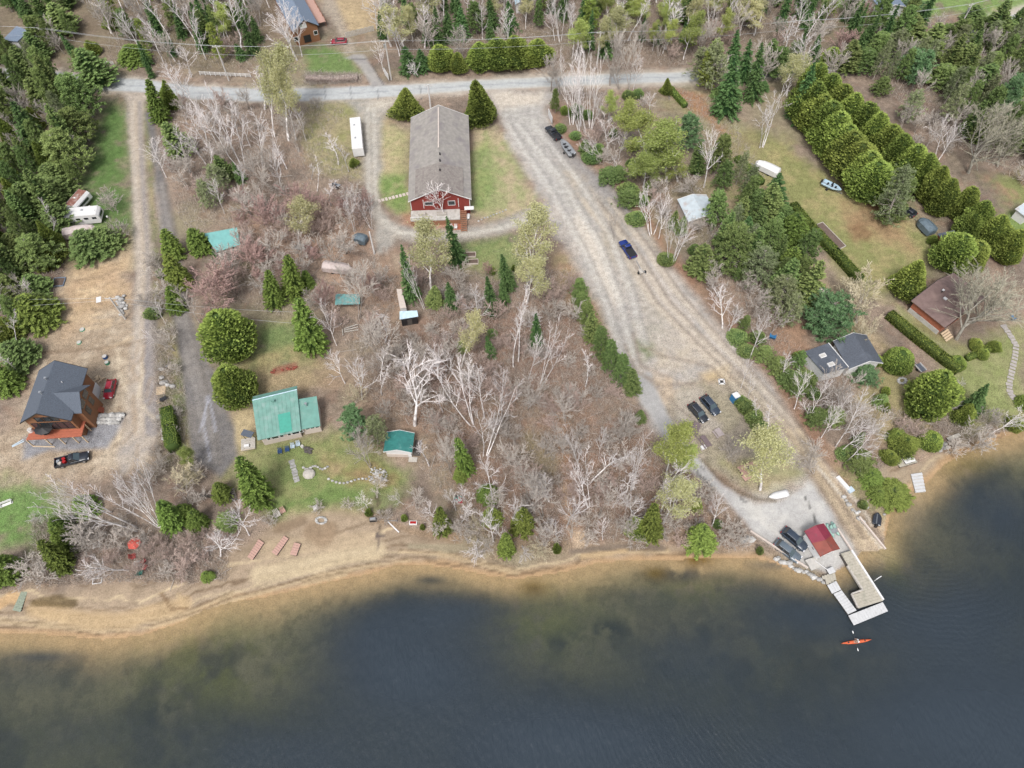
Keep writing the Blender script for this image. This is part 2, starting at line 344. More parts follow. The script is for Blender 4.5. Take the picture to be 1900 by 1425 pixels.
paint([(1350,860),(1450,850),(1490,880),(1430,920),(1380,900)], (170,158,116), 1.5, 1.5, .7, (150,150,100))
paint(PLAZA, (196,194,190), .6, .3, .97, (186,184,182))
paint([(1380,930),(1500,890),(1560,960),(1590,1015),(1540,1050),(1480,1030),(1400,975)], (212,208,200), 2, 1.5, .6, (196,194,190))
paint([(1172,698),(1206,690),(1228,745),(1250,800),(1225,790),(1190,745)], (176,174,172), .6, .3, .8)
paint(RAMP, (160,144,124), .8, .4, .95, (148,132,114))
paint([(1585,1000),(1632,990),(1650,1022),(1600,1026)], (190,172,148), .6, .3, .9)
paint([(1630,955),(1655,950),(1645,1000),(1635,990)], (204,180,148), 1, .6, .9)
paint([(1545,870),(1580,905),(1640,965),(1655,960),(1620,910),(1580,870)], (170,146,120), 1.2, 1, .7, (140,140,96))
# asphalt centre of the main road, then its worn wheel lines
RMID = [(-300,134),(0,138),(90,143),(190,156),(272,160),(360,172),(480,177),(580,176),(690,171),(800,164),(900,157),(1100,148),(1280,142),(1400,136),(1540,125),(1670,104),(1810,62),(1940,14)]
paint([(a, b-7.5-(4 if a < 700 else 0)) for a, b in RMID]+[(a, b+7.5+(4 if a < 700 else 0)) for a, b in RMID[::-1]], (178,182,184), .5, .15, .97, (188,190,190))
for off in (-7, -2.5, 3, 7.5): line([(a, b+off) for a, b in RMID], .8, (206,208,206), .5, .3, wav=.05)
line([(a, b+.3) for a, b in RMID], .35, (158,162,166), .45, .25, wav=.03)
for px in (650,700,540,602,780,1080,1240): line([(px, 160), (px+2, 185)], .18, (120,122,124), .6, .2)
def offset_line(pts, off): return [(a+off, b) for a, b in pts]
CL = [(250,190),(252,260),(256,340),(262,420),(266,500),(263,560),(262,640),(262,720),(264,800)]
line(offset_line(CL, 8), .9, (150,144,142), .55, .5); line(offset_line(CL, -5), .9, (205,192,176), .5, .5); line(offset_line(CL, 2), .7, (196,180,158), .4, .4)
line([(280,600),(278,700),(284,800)], 2.0, (146,142,144), .6, .8)
CG = [(292,340),(312,450),(330,560),(352,660),(372,740),(385,800),(392,860)]
for o, c in ((-6,(160,154,148)),(7,(156,150,144)),(16,(124,118,112))): line(offset_line(CG, o), .8, c, .5, .4)
for q in ([(385,735),(378,790),(390,855)],[(388,735),(400,800)],[(386,740),(372,800)]): line(q, .35, (176,176,184), .7, .2)
CM = [(688,200),(690,300),(690,350),(698,400),(740,432),(800,439),(860,436),(930,424),(1000,400)]
for o in (-6, 6): line(offset_line(CM, o), .8, (206,200,188), .5, .4)
for q in ([(712,460),(722,520),(724,600)],[(722,460),(733,520),(735,600)]): line(q, .6, (150,128,112), .5, .4)
for q in ([(1080,370),(1150,460),(1210,560),(1290,640),(1370,720),(1440,790),(1500,870)],[(1100,370),(1172,460),(1235,560),(1310,640),(1385,715),(1460,790),(1520,870)],[(1130,370),(1190,450),(1260,550),(1330,630),(1400,705),(1475,790),(1540,880)]): line(q, 1.0, (206,192,172), .5, .5); line(offset_line(q, 9), .5, (146,132,118), .55, .35)
for q in ([(960,230),(1040,330),(1110,450),(1150,560),(1175,660)],[(940,230),(1020,350),(1085,470),(1130,580),(1160,680)],[(990,230),(1070,330),(1130,430),(1170,540),(1195,640)]): line(q, 1.1, (208,204,196), .5, .6); line(offset_line(q, 8), .6, (158,154,150), .45, .4)
for q in ([(1160,640),(1180,690),(1230,715),(1290,712)],[(1175,620),(1190,680),(1240,700)],[(1200,700),(1240,740),(1300,790)],[(1190,640),(1230,660),(1320,680),(1360,730)]): line(q, .6, (150,136,122), .5, .35)
for q in ([(1480,800),(1540,890),(1620,1000)],[(1462,800),(1520,890),(1604,1010)]): line(q, .8, (196,178,150), .6, .5, z=-.3)
line([(1500,850),(1570,930),(1640,1018)], .5, (206,196,180), .8, .2, z=-.3); line([(1545,880),(1600,940),(1620,970)], .7, (214,204,188), .6, .3, z=-.2)
line([(1494,922),(1507,950),(1516,972)], .25, (70,70,68), .8, .15, brk=(.35,.45))
for q in ([(1288,868),(1302,886)],[(1294,880),(1316,898)],[(1375,925),(1386,932)],[(1300,866),(1306,872)]): line(q, .35, (110,108,106), .7, .2)
line([(1305,855),(1330,885),(1365,910),(1400,925),(1440,930)], .5, (110,96,78), .6, .3)
rr = random.Random(3)
for k in range(26):                              # curved tyre marks in the dirt yard
    cx, cy = rr.uniform(170,290), rr.uniform(640,860); q = [(cx+rr.uniform(-8,8), cy-rr.uniform(10,50)), (cx+rr.uniform(-6,6), cy), (cx+rr.uniform(-30,20), cy+rr.uniform(10,40))]
    line(q, .45, rr.choice([(220,204,178),(160,142,122),(172,152,130)]), .45, .3)
for k in range(16):
    cx, cy = rr.uniform(130,235), rr.uniform(510,660); line([(cx-25, cy+rr.uniform(-6,10)), (cx, cy), (cx+25, cy+rr.uniform(-14,4))], .6, rr.choice([(214,190,156),(150,130,108)]), .45, .5)
line([(70,655),(160,650),(240,640)], .6, (140,120,100), .6, .4)
paint([(165,775),(232,770),(225,790),(200,830),(150,838),(90,838),(45,850),(48,815),(160,800)], (150,152,158), .8, .5, .9, (142,144,150))
for q in ([(640,115),(690,90)],): pass
paint([(640,108),(655,100),(676,100),(700,140),(716,158),(690,162),(672,130),(655,112)], (164,160,158), .6, .3, .97, (176,172,166))
paint([(600,20),(625,50),(640,105),(665,98),(640,50),(620,0),(600,-30)], (176,164,148), 1.2, .8, .85)
line([(652,110),(678,110)], .2, (90,90,90), .6, .2); line([(690,120),(712,158)], .3, (80,78,76), .6, .25)
# sand: dry above the waterline, wrack lines, wet band
SAND = [(-300,1100),(0,1105),(60,1093),(150,1088),(290,1078),(360,1085),(405,1055),(445,1018),(500,985),(560,955),(620,945),(690,962),(740,988),(800,994),(860,1003),(910,1040),(960,1052),(1040,1032),(1100,1012),(1180,1008),(1260,1014),(1320,1026),(1400,1022),(1440,1034),(1470,1052),(1500,1080),(1200,1070),(960,1100),(800,1080),(480,1140),(260,1210),(-300,1200)]
SAND_R = [(1610,880),(1650,870),(1700,862),(1740,838),(1790,825),(1850,805),(1900,790),(1960,780),(1960,820),(1780,870),(1700,930),(1670,960),(1665,1000),(1640,990),(1650,930),(1640,905)]
def zpoly(p, z): return pxpoly(p, z)
paint(zpoly(SAND, -.55), (174,155,132), 1.6, 1.0, .97, (160,142,120), world=True)
paint(zpoly(SAND_R, -.6), (184,168,144), 1.2, .8, .95, (172,154,130), world=True)
land = SD > 0
n_ = fbm(X_, Y_*2, 8, 3)
w = (1-smooth(.2, 1.8, SD+wob*.8))*land*smooth(-5,5,820-X_*0-0*Y_+0)*0.9
inb = inside(P2, zpoly(SAND, -.55)) | inside(P2, zpoly(SAND_R, -.6))
w = w*inb
ALB[:] = ALB*(1-w)[:,None]+np.asarray(A(188,156,118))[None,:]*w[:,None]
for k, dd in enumerate((1.0, 2.0, 3.2, 4.6, 6.2, 8.4)):      # lines left by falling water
    ww = (1-smooth(.06, .35, np.abs(SD-dd-wob*1.4)))*inb*land*(.75 if k % 2 == 0 else .6)*smooth(.32,.5,fbm(X_, Y_, 11, k+1))
    ALB[:] = ALB*(1-ww)[:,None]+np.asarray(A(116,96,76) if k % 3 != 1 else A(212,192,158))[None,:]*ww[:,None]
for q in ([(60,1128),(130,1142),(210,1148),(290,1138),(345,1122)], [(66,1134),(140,1152),(220,1158),(300,1148),(360,1128),(430,1098)], [(0,1150),(90,1158),(190,1166),(280,1160),(350,1140),(430,1110),(520,1085),(600,1062),(690,1045),(760,1035)], [(60,1120),(72,1136),(100,1146)], [(330,1100),(342,1122),(320,1136),(280,1142)], [(480,1070),(560,1058),(620,1042),(690,1030),(730,1032)], [(560,1080),(600,1070),(640,1062)], [(740,1020),(830,1025),(900,1045),(960,1058)], [(1080,1028),(1140,1020),(1240,1018)]):
    line(q, .38, (112,92,72), .75, .25, z=-.4, wav=.35); line([(a, b+3) for a, b in q], .5, (206,184,148), .6, .3, z=-.4, wav=.35)
for q, wd, c in (([(480,1066),(560,1050),(640,1028),(700,1020)], 2.6, (204,186,154)), ([(500,1020),(600,1010),(680,1000)], 2.4, (186,166,138)), ([(60,1130),(160,1150),(240,1150),(340,1120)], 2.2, (196,170,132)), ([(0,1120),(20,1108),(40,1112)], 1.5, (214,178,132)), ([(60,1118),(100,1115),(135,1120)], 1.2, (92,76,44)), ([(700,990),(702,1010),(702,1022)], .5, (104,92,88)), ([(700,992),(712,994)], .6, (100,90,88)), ([(702,925),(703,960),(704,980)], .45, (90,78,66)), ([(580,985),(600,1000),(610,985)], 2.5, (150,128,104)), ([(520,980),(545,975),(560,968)], 1.5, (140,120,98)), ([(1060,1022),(1100,1018),(1160,1014),(1230,1016)], .9, (116,104,94)), ([(1080,1032),(1160,1022)], .8, (196,170,132)), ([(300,1100),(318,1130),(345,1128)], .4, (130,104,78)), ([(680,955),(760,985),(850,1000)], 1.0, (150,128,104)), ([(760,1012),(860,1018),(900,1030)], .9, (160,150,126))):
    line(q, wd, c, .75, wd*.4, z=-.4, wav=.5)
# lake bed
bed = SD <= 0
d_ = -SD
cb = mixc(A(184,160,124), A(160,146,114), smooth(1, 8, d_+wob*2))
cb = cb*(1-smooth(10,22,d_)[:,None])+np.asarray(A(128,122,84))[None,:]*smooth(10,22,d_)[:,None]
t = smooth(.52,.66,fbm(X_, Y_, 12, 2))*smooth(2,8,d_)*.7
cb = cb*(1-t)[:,None]+np.asarray(A(84,84,70))[None,:]*t[:,None]
t = smooth(.55,.62,fbm(X_, Y_, 3, 5))*smooth(1,4,d_)*.35
cb = cb*(1-t)[:,None]+np.asarray(A(96,92,74))[None,:]*t[:,None]
ALB[bed] = cb[bed]
def bedpatch(px, py, rx, ry, col, op, brk=(.4,.6)):
    c = G(px, py, -2); e = G(px+rx, py, -2); f = G(px, py-ry, -2); ax = abs(e[0]-c[0]); ay = abs(f[1]-c[1])
    q = np.exp(-(((X_-c[0])/ax)**2+((Y_-c[1])/ay)**2)*.8)*op*smooth(brk[0], brk[1], med*.5+fine*.5)*bed
    ALB[:] = ALB*(1-q)[:,None]+np.asarray(A(*col))[None,:]*q[:,None]
for a in ((1015,1165,110,50,(165,158,92),.9,(.3,.55)),(1290,1100,80,22,(160,152,96),.7,(.35,.5)),(1130,1170,45,20,(60,66,60),.9,(.4,.5)),(1060,1195,60,18,(66,70,60),.8,(.45,.55)),(400,1250,120,60,(150,144,84),.8,(.35,.6)),(180,1360,260,40,(130,124,78),.7,(.3,.6)),(1260,1070,60,14,(70,72,76),.8,(.35,.5)),(1290,1040,26,14,(120,92,34),.9,(.3,.5)),(1215,1068,20,12,(124,100,44),.8,(.35,.5)),(990,1095,24,14,(120,98,50),.8,(.35,.5)),(800,1080,30,8,(70,76,76),.8,(.3,.5)),(80,1222,60,10,(84,88,92),.8,(.3,.5)),(300,1330,40,26,(70,74,62),.7,(.4,.5)),(1690,1060,70,80,(150,136,96),.8,(.3,.5)),(1640,1040,30,25,(182,164,132),.9,(.2,.4)),(1660,1080,20,40,(150,146,84),.6,(.4,.5)),(1690,950,30,60,(190,170,138),.7,(.2,.4)),(1440,1052,50,8,(80,84,90),.6,(.3,.5)),(1800,870,60,22,(140,126,84),.8,(.3,.5)),(1470,1200,200,60,(84,92,84),.6,(.4,.6))):
    bedpatch(*a)
# ------------------------------------------------ which kind of ground each cell is
kind = np.zeros(len(P2), int)
for k, pl in ((1, pxpoly(YARD_L)), (2, pxpoly(DRIVE_L)), (3, pxpoly(DRIVE_G)), (4, pxpoly(DRIVE_M)), (5, pxpoly(LOT)), (6, pxpoly(PLAZA)), (7, pxpoly(RAMP)), (8, pxpoly(ROAD)), (9, pxpoly([(640,108),(655,100),(676,100),(700,140),(716,158),(690,162),(672,130),(655,112)]))):
    kind[inside(P2+np.stack([wob2*.35, wob*.35], 1), pl)] = k
kind[inb & land] = 10
kind[bed] = 11
LIT = np.ones(len(P2)); LIT[np.isin(kind, (6, 8, 9))] = .34; LIT[np.isin(kind, (2, 3, 4, 5, 7))] = .8; LIT[kind == 10] = .45; LIT[kind == 11] = .4
gm, N, L, Pn = nodes('ground_surface')
at = N.new('ShaderNodeAttribute'); at.attribute_name = 'albedo'
tc = N.new('ShaderNodeTexCoord')
def noise(scale, det=5):
    n = N.new('ShaderNodeTexNoise'); n.inputs['Scale'].default_value = scale; n.inputs['Detail'].default_value = det; n.inputs['Roughness'].default_value = .62
    L.new(tc.outputs['Object'], n.inputs['Vector']); return n.outputs['Fac']
def mrange(src, a, b, c, d):
    m = N.new('ShaderNodeMapRange'); m.inputs[1].default_value = a; m.inputs[2].default_value = b; m.inputs[3].default_value = c; m.inputs[4].default_value = d; L.new(src, m.inputs[0]); return m.outputs[0]
def mth(op, a, b=None):
    m = N.new('ShaderNodeMath'); m.operation = op
    for i, q in enumerate((a, b)):
        if q is None: continue
        if isinstance(q, (int, float)): m.inputs[i].default_value = q
        else: L.new(q, m.inputs[i])
    return m.outputs[0]
litf = at.outputs['Alpha']
v1 = mrange(noise(5.0, 6), .3, .7, -.52, .52); v2 = mrange(noise(.8, 5), .3, .7, -.18, .18)
var = mth('ADD', 1.0, mth('ADD', mth('MULTIPLY', v1, litf), mth('MULTIPLY', v2, mth('ADD', .35, litf))))
sc = N.new('ShaderNodeVectorMath'); sc.operation = 'SCALE'; L.new(at.outputs['Color'], sc.inputs[0]); L.new(var, sc.inputs['Scale'])
sp = mth('MULTIPLY', mrange(noise(9.0, 3), .6, .68, 0, .5), litf)
mm = N.new('ShaderNodeMix'); mm.data_type = 'RGBA'; L.new(sp, mm.inputs[0]); L.new(sc.outputs[0], mm.inputs[6]); mm.inputs[7].default_value = (.36,.27,.2,1)
L.new(mm.outputs[2], Pn.inputs['Base Color']); Pn.inputs['Roughness'].default_value = .95; Pn.inputs['Specular IOR Level'].default_value = .15
bp = N.new('ShaderNodeBump'); bp.inputs['Strength'].default_value = .5; bp.inputs['Distance'].default_value = .12; L.new(mth('MULTIPLY', noise(3.0, 7), mth('ADD', .15, litf)), bp.inputs['Height']); L.new(bp.outputs[0], Pn.inputs['Normal'])
_g = np.clip((ALB[:,1]-np.maximum(ALB[:,0], ALB[:,2]))*6, 0, 1)[:,None]*.30; ALB[:] = ALB*(1-_g)+ALB.mean(1)[:,None]*np.array([[1.02,1.0,.9]])*_g
ii = np.arange(NX*NY).reshape(NY, NX)
Q = np.stack([ii[:-1,:-1].ravel(), ii[:-1,1:].ravel(), ii[1:,1:].ravel(), ii[1:,:-1].ravel()], 1)
qk = kind[Q].max(1); qk = np.where((kind[Q] == 11).any(1) & ~(kind[Q] == 11).all(1), np.where((kind[Q] == 10).any(1), 10, kind[Q].min(1)), qk)
V3 = np.stack([X_, Y_, ZZ], 1)
KN = {0:'ground', 1:'dirt_yard', 2:'gravel_driveway', 3:'asphalt_driveway', 4:'gravel_driveway', 5:'gravel_lot', 6:'paved_lot', 7:'boat_ramp', 8:'road', 9:'asphalt_driveway', 10:'beach', 11:'lake_bed'}
for k, nm in KN.items():
    f = Q[qk == k]
    if len(f) == 0: continue
    used, inv = np.unique(f, return_inverse=True)
    me = fast_mesh(nm, V3[used], inv.reshape(f.shape), [gm], True)
    ca = me.color_attributes.new('albedo', 'FLOAT_COLOR', 'POINT')
    ca.data.foreach_set('color', np.concatenate([np.clip(ALB[used], 0, .85), LIT[used][:,None]], 1).astype(np.float32).ravel())
    o = bpy.data.objects.new(nm, me); COL.objects.link(o); tag(o, kind='structure')
# ------------------------------------------------ lake surface
wx = np.array([-1500,-700,-350,-200,-140]+spaced(-130, 131, .8)+[140,200,350,700,1500]); wy = np.array([-700,-300,-100,-40,-12]+spaced(-4, 96, .8)+[100,120])
WXX, WYY = np.meshgrid(wx, wy); WP = np.stack([WXX.ravel(), WYY.ravel()], 1); wsd = shore_sd(WP)
wi = np.arange(len(wx)*len(wy)).reshape(len(wy), len(wx))
WQ = np.stack([wi[:-1,:-1].ravel(), wi[:-1,1:].ravel(), wi[1:,1:].ravel(), wi[1:,:-1].ravel()], 1)
WQ = WQ[(wsd[WQ] < 2.5).any(1)]
wd_ = -wsd+(fbm(WP[:,0], WP[:,1], 14, 3)-.5)*10+(fbm(WP[:,0], WP[:,1], 4, 1)-.5)*3
turb = smooth(0, 46, wd_)*.95
def wblob(px, py, rx, ry, val, op=1.0):
    c = G(px, py, WATER); e = G(px+rx, py, WATER); f = G(px, py-ry, WATER)
    q = np.exp(-(((WP[:,0]-c[0])/(e[0]-c[0]))**2+((WP[:,1]-c[1])/(f[1]-c[1]))**2))*op
    turb[:] = turb*(1-q)+val*q
for a in ((860,1150,180,60,.97),(760,1250,200,110,.98),(1050,1380,260,90,.99),(700,1190,80,60,.95,.8),(1010,1160,130,45,.34,.95),(1130,1210,150,45,.42,.9),(1210,1110,110,40,.40,.9),(1290,1230,120,80,.84,.7),(350,1260,190,70,.26,.95),(200,1360,300,60,.50,.95),(60,1250,150,50,.45,.9),(500,1400,150,60,.9,.7),(1480,1140,150,60,.88,.8),(1750,1150,200,120,.96,.9),(1850,950,120,80,.90,.8),(1700,1060,50,60,.50,.8),(1410,1090,80,30,.65,.6),(1690,960,40,60,.35,.8),(1800,1350,300,120,1.0,.9),(1560,1060,60,30,.93,.8)):
    wblob(*a)
turb = np.clip(turb*smooth(-.2, 6.0, -wsd), 0, 1)
wm, N, L, Pn = nodes('lake_water'); N.remove(Pn)
outn = [n for n in N if n.type == 'OUTPUT_MATERIAL'][0]
at = N.new('ShaderNodeAttribute'); at.attribute_name = 'turbid'; tc = N.new('ShaderNodeTexCoord')
def wnoise(scale, stretch, det=3, rot=0):
    mp = N.new('ShaderNodeMapping'); mp.inputs['Scale'].default_value = stretch; mp.inputs['Rotation'].default_value = (0, 0, rot); L.new(tc.outputs['Object'], mp.inputs[0])
    n = N.new('ShaderNodeTexNoise'); n.inputs['Scale'].default_value = scale; n.inputs['Detail'].default_value = det; L.new(mp.outputs[0], n.inputs['Vector']); return n.outputs['Fac']
def ripple(px, py, scale, r0, r1, amp, w0=0.0):
    """rings spreading from a point, fading between two radii"""
    c = G(px, py, WATER); mp = N.new('ShaderNodeMapping'); mp.inputs['Location'].default_value = (-c[0], -c[1], 0); L.new(tc.outputs['Object'], mp.inputs[0])
    wv = N.new('ShaderNodeTexWave'); wv.wave_type = 'RINGS'; wv.rings_direction = 'Z'; wv.inputs['Scale'].default_value = scale; wv.inputs['Distortion'].default_value = 6.0; wv.inputs['Detail'].default_value = 2; wv.inputs['Detail Scale'].default_value = .6
    L.new(mp.outputs[0], wv.inputs['Vector'])
    ln = N.new('ShaderNodeVectorMath'); ln.operation = 'LENGTH'; L.new(mp.outputs[0], ln.inputs[0])
    a = mrange(ln.outputs['Value'], r0, r0+4, 0, 1); b = mrange(ln.outputs['Value'], r1*.5, r1, 1, 0)
    return mth('MULTIPLY', mth('MULTIPLY', wv.outputs['Fac'], amp), mth('MULTIPLY', a, b))
hgt = mth('ADD', mth('MULTIPLY', wnoise(1.6, (1, .45, 1), 3, R(-35)), .55), mth('MULTIPLY', wnoise(.22, (1, .6, 1), 3, R(20)), .9))
hgt = mth('ADD', hgt, ripple(1690, 920, .36, 5, 36, .10)); hgt = mth('ADD', hgt, ripple(1560, 1165, .42, 20, 60, .06))
hgt = mth('ADD', hgt, ripple(1900, 1080, .3, 2, 34, .08))
bp = N.new('ShaderNodeBump'); bp.inputs['Strength'].default_value = 1.0; bp.inputs['Distance'].default_value = .34; L.new(hgt, bp.inputs['Height'])
df = N.new('ShaderNodeBsdfDiffuse'); df.inputs['Color'].default_value = (.031, .042, .054, 1); L.new(bp.outputs[0], df.inputs['Normal'])
tr = N.new('ShaderNodeBsdfTransparent'); tr.inputs['Color'].default_value = (.76, .82, .82, 1)
ad = N.new('ShaderNodeAttribute'); ad.attribute_name = 'depth'; tm = N.new('ShaderNodeMix'); tm.data_type = 'RGBA'; L.new(ad.outputs['Fac'], tm.inputs[0]); tm.inputs[6].default_value = (.97,.97,.95,1); tm.inputs[7].default_value = (.74,.81,.81,1); L.new(tm.outputs[2], tr.inputs['Color'])
gl = N.new('ShaderNodeBsdfGlossy'); gl.inputs['Roughness'].default_value = .16; L.new(bp.outputs[0], gl.inputs['Normal'])
fr = N.new('ShaderNodeFresnel'); fr.inputs['IOR'].default_value = 1.33; L.new(bp.outputs[0], fr.inputs['Normal'])
m1 = N.new('ShaderNodeMixShader'); L.new(at.outputs['Fac'], m1.inputs[0]); L.new(tr.outputs[0], m1.inputs[1]); L.new(df.outputs[0], m1.inputs[2])
m2 = N.new('ShaderNodeMixShader'); L.new(fr.outputs[0], m2.inputs[0]); L.new(m1.outputs[0], m2.inputs[1]); L.new(gl.outputs[0], m2.inputs[2])
L.new(m2.outputs[0], outn.inputs['Surface'])
used, inv = np.unique(WQ, return_inverse=True)
me = fast_mesh('lake_water', np.concatenate([WP[used], np.full((len(used), 1), WATER)], 1), inv.reshape(WQ.shape), [wm], True)
ta = me.attributes.new('turbid', 'FLOAT', 'POINT'); ta.data.foreach_set('value', turb[used].astype(np.float32))
o = bpy.data.objects.new('lake_water', me); COL.objects.link(o); tag(o, kind='structure')
da = o.data.attributes.new('depth', 'FLOAT', 'POINT'); da.data.foreach_set('value', smooth(-.5, 8, -wsd[used]+(fbm(WP[used][:,0], WP[used][:,1], 6, 2)-.5)*4).astype(np.float32))
# ================================================================== TREES: meshes
def unit(v): return v/ (np.linalg.norm(v, axis=-1, keepdims=True)+1e-9)
def tubes_np(S, n):
    """S rows: p0(3) p1(3) r0 r1 -> verts, quads"""
    S = np.asarray(S); p0, p1, r0, r1 = S[:,0:3], S[:,3:6], S[:,6], S[:,7]
    d = unit(p1-p0); up = np.where(np.abs(d[:,2:3]) > .9, np.array([[1.,0,0]]), np.array([[0,0,1.]]))
    a = unit(np.cross(d, up)); b = np.cross(d, a); V = []
    for k in range(n):
        t = 2*math.pi*k/n; V.append(p0+(a*math.cos(t)+b*math.sin(t))*r0[:,None])
    for k in range(n):
        t = 2*math.pi*k/n; V.append(p1+(a*math.cos(t)+b*math.sin(t))*r1[:,None])
    V = np.stack(V, 1); m = len(S); base = (np.arange(m)*2*n)[:,None]
    F = np.concatenate([base+np.array([[k, (k+1) % n, n+(k+1) % n, n+k]]) for k in range(n)], 0)
    return V.reshape(-1, 3), F
def tris_np(C, D, W, rs):
    """leaf/twig triangles: base centre C, axis D (with length), width W"""
    side = unit(np.cross(D, rs.normal(size=D.shape)))*(W[:,None] if np.ndim(W) else W)*.5
    V = np.stack([C-side, C+side, C+D], 1).reshape(-1, 3); F = np.arange(len(V)).reshape(-1, 3)
    return V, F
def merge(parts):
    V = []; F = []; o = 0
    for v, f in parts: V.append(v); F.append(f+o); o += len(v)
    return np.concatenate(V), np.concatenate(F)
def quad2tri(F): return np.concatenate([F[:,[0,1,2]], F[:,[0,2,3]]])
def skeleton(rs, H, spread, stems=1, limbs=9, br=8, tw=12, lean=0.0, rad=.17, start=.3, up=.55, droop=0, tip=.6):
    trunk = []; branch = []; tC = []; tD = []
    def chain(p, d, L, r, n, wob, trop, out, taper=.85, endr=.3):
        pts = [(p, d, r)]; 
        for k in range(n):
            d = unit(d+rs.normal(size=3)*wob+np.array([0,0,trop])); q = p+d*L/n; r1 = r*(1-(1-endr)*(k+1)/n) if False else r*(endr**(1/n))
            out.append(np.concatenate([p, q, [r, r1]])); p, r = q, r1; pts.append((p, d, r))
        return pts
    for s_ in range(stems):
        ang = rs.uniform(0, 6.28); tilt = (0.05+lean) if stems == 1 else rs.uniform(.10, .32)
        d = unit(np.array([math.cos(ang)*tilt, math.sin(ang)*tilt, 1.0])); h = H*rs.uniform(.82, 1) if s_ else H
        tp = chain(np.array([math.cos(ang)*.12*stems, math.sin(ang)*.12*stems, -.1]), d, h*.92, rad*(1 if stems == 1 else .75), 7, .07, .03, trunk, endr=.18)
        nl = limbs if stems == 1 else max(4, limbs*2//3)
        for i in range(nl):
            f = start+(1-start)*(i+rs.uniform(0, .9))/nl; k = min(int(f*7), 6); g = f*7-k
            p0 = tp[k][0]*(1-g)+tp[k+1][0]*g; r0 = tp[k][2]*.68
            az = rs.uniform(0, 6.28); out_ = np.array([math.cos(az), math.sin(az), 0])
            dd = unit(out_*(1-up*.6)+np.array([0,0,up+.35*f])); L = spread*(1.3-.8*f**1.5)*rs.uniform(.75, 1.15)
            lp = chain(p0, dd, L, r0, 4, .13, .12-droop, trunk if r0 > .045 else branch, endr=.3)
            for j in range(br):
                ff = .2+.8*(j+rs.uniform(0,1))/br; k2 = min(int(ff*4), 3); g2 = ff*4-k2
                q0 = lp[k2][0]*(1-g2)+lp[k2+1][0]*g2
                d2 = unit(lp[k2][1]+unit(rs.normal(size=3))*.75+np.array([0,0,.12-droop])); L2 = L*(.55-.3*ff)*rs.uniform(.6, 1.2)
                bp_ = chain(q0, d2, L2, max(lp[k2][2]*.6, .032), 2, .2, .06-droop, branch, endr=.45)
                n = tw; gg = rs.uniform(.1, 1, n); A0 = bp_[0][0][None,:]*(1-gg[:,None])+bp_[2][0][None,:]*gg[:,None]
                tC.append(A0); tD.append(unit(d2[None,:]+rs.normal(size=(n,3))*.55+np.array([0,0,.15-droop]))*rs.uniform(.25, 1, n)[:,None]*tip*max(.6, L2/1.4))
    return trunk, branch, np.concatenate(tC), np.concatenate(tD)
def set_tint(me, vals):
    a = me.attributes.new('tint', 'FLOAT', 'POINT'); a.data.foreach_set('value', np.asarray(vals, np.float32))
def bark_mat(name, c1, c2, scale=6):
    m, N, L, P = nodes(name); tc = N.new('ShaderNodeTexCoord'); n = N.new('ShaderNodeTexNoise'); n.inputs['Scale'].default_value = scale; n.inputs['Detail'].default_value = 5
    mp = N.new('ShaderNodeMapping'); mp.inputs['Scale'].default_value = (1, 1, .35); L.new(tc.outputs['Object'], mp.inputs[0]); L.new(mp.outputs[0], n.inputs['Vector'])
    cr = N.new('ShaderNodeValToRGB'); cr.color_ramp.elements[0].position = .38; cr.color_ramp.elements[1].position = .52; cr.color_ramp.elements[0].color = (*c2, 1); cr.color_ramp.elements[1].color = (*c1, 1)
    L.new(n.outputs['Fac'], cr.inputs[0]); oi = N.new('ShaderNodeObjectInfo'); hs = N.new('ShaderNodeHueSaturation')
    mr = N.new('ShaderNodeMapRange'); mr.inputs[3].default_value = .8; mr.inputs[4].default_value = 1.12; L.new(oi.outputs['Random'], mr.inputs[0]); L.new(mr.outputs[0], hs.inputs['Value']); L.new(cr.outputs[0], hs.inputs['Color'])
    L.new(hs.outputs[0], P.inputs['Base Color']); P.inputs['Roughness'].default_value = .85; P.inputs['Specular IOR Level'].default_value = .2
    return m
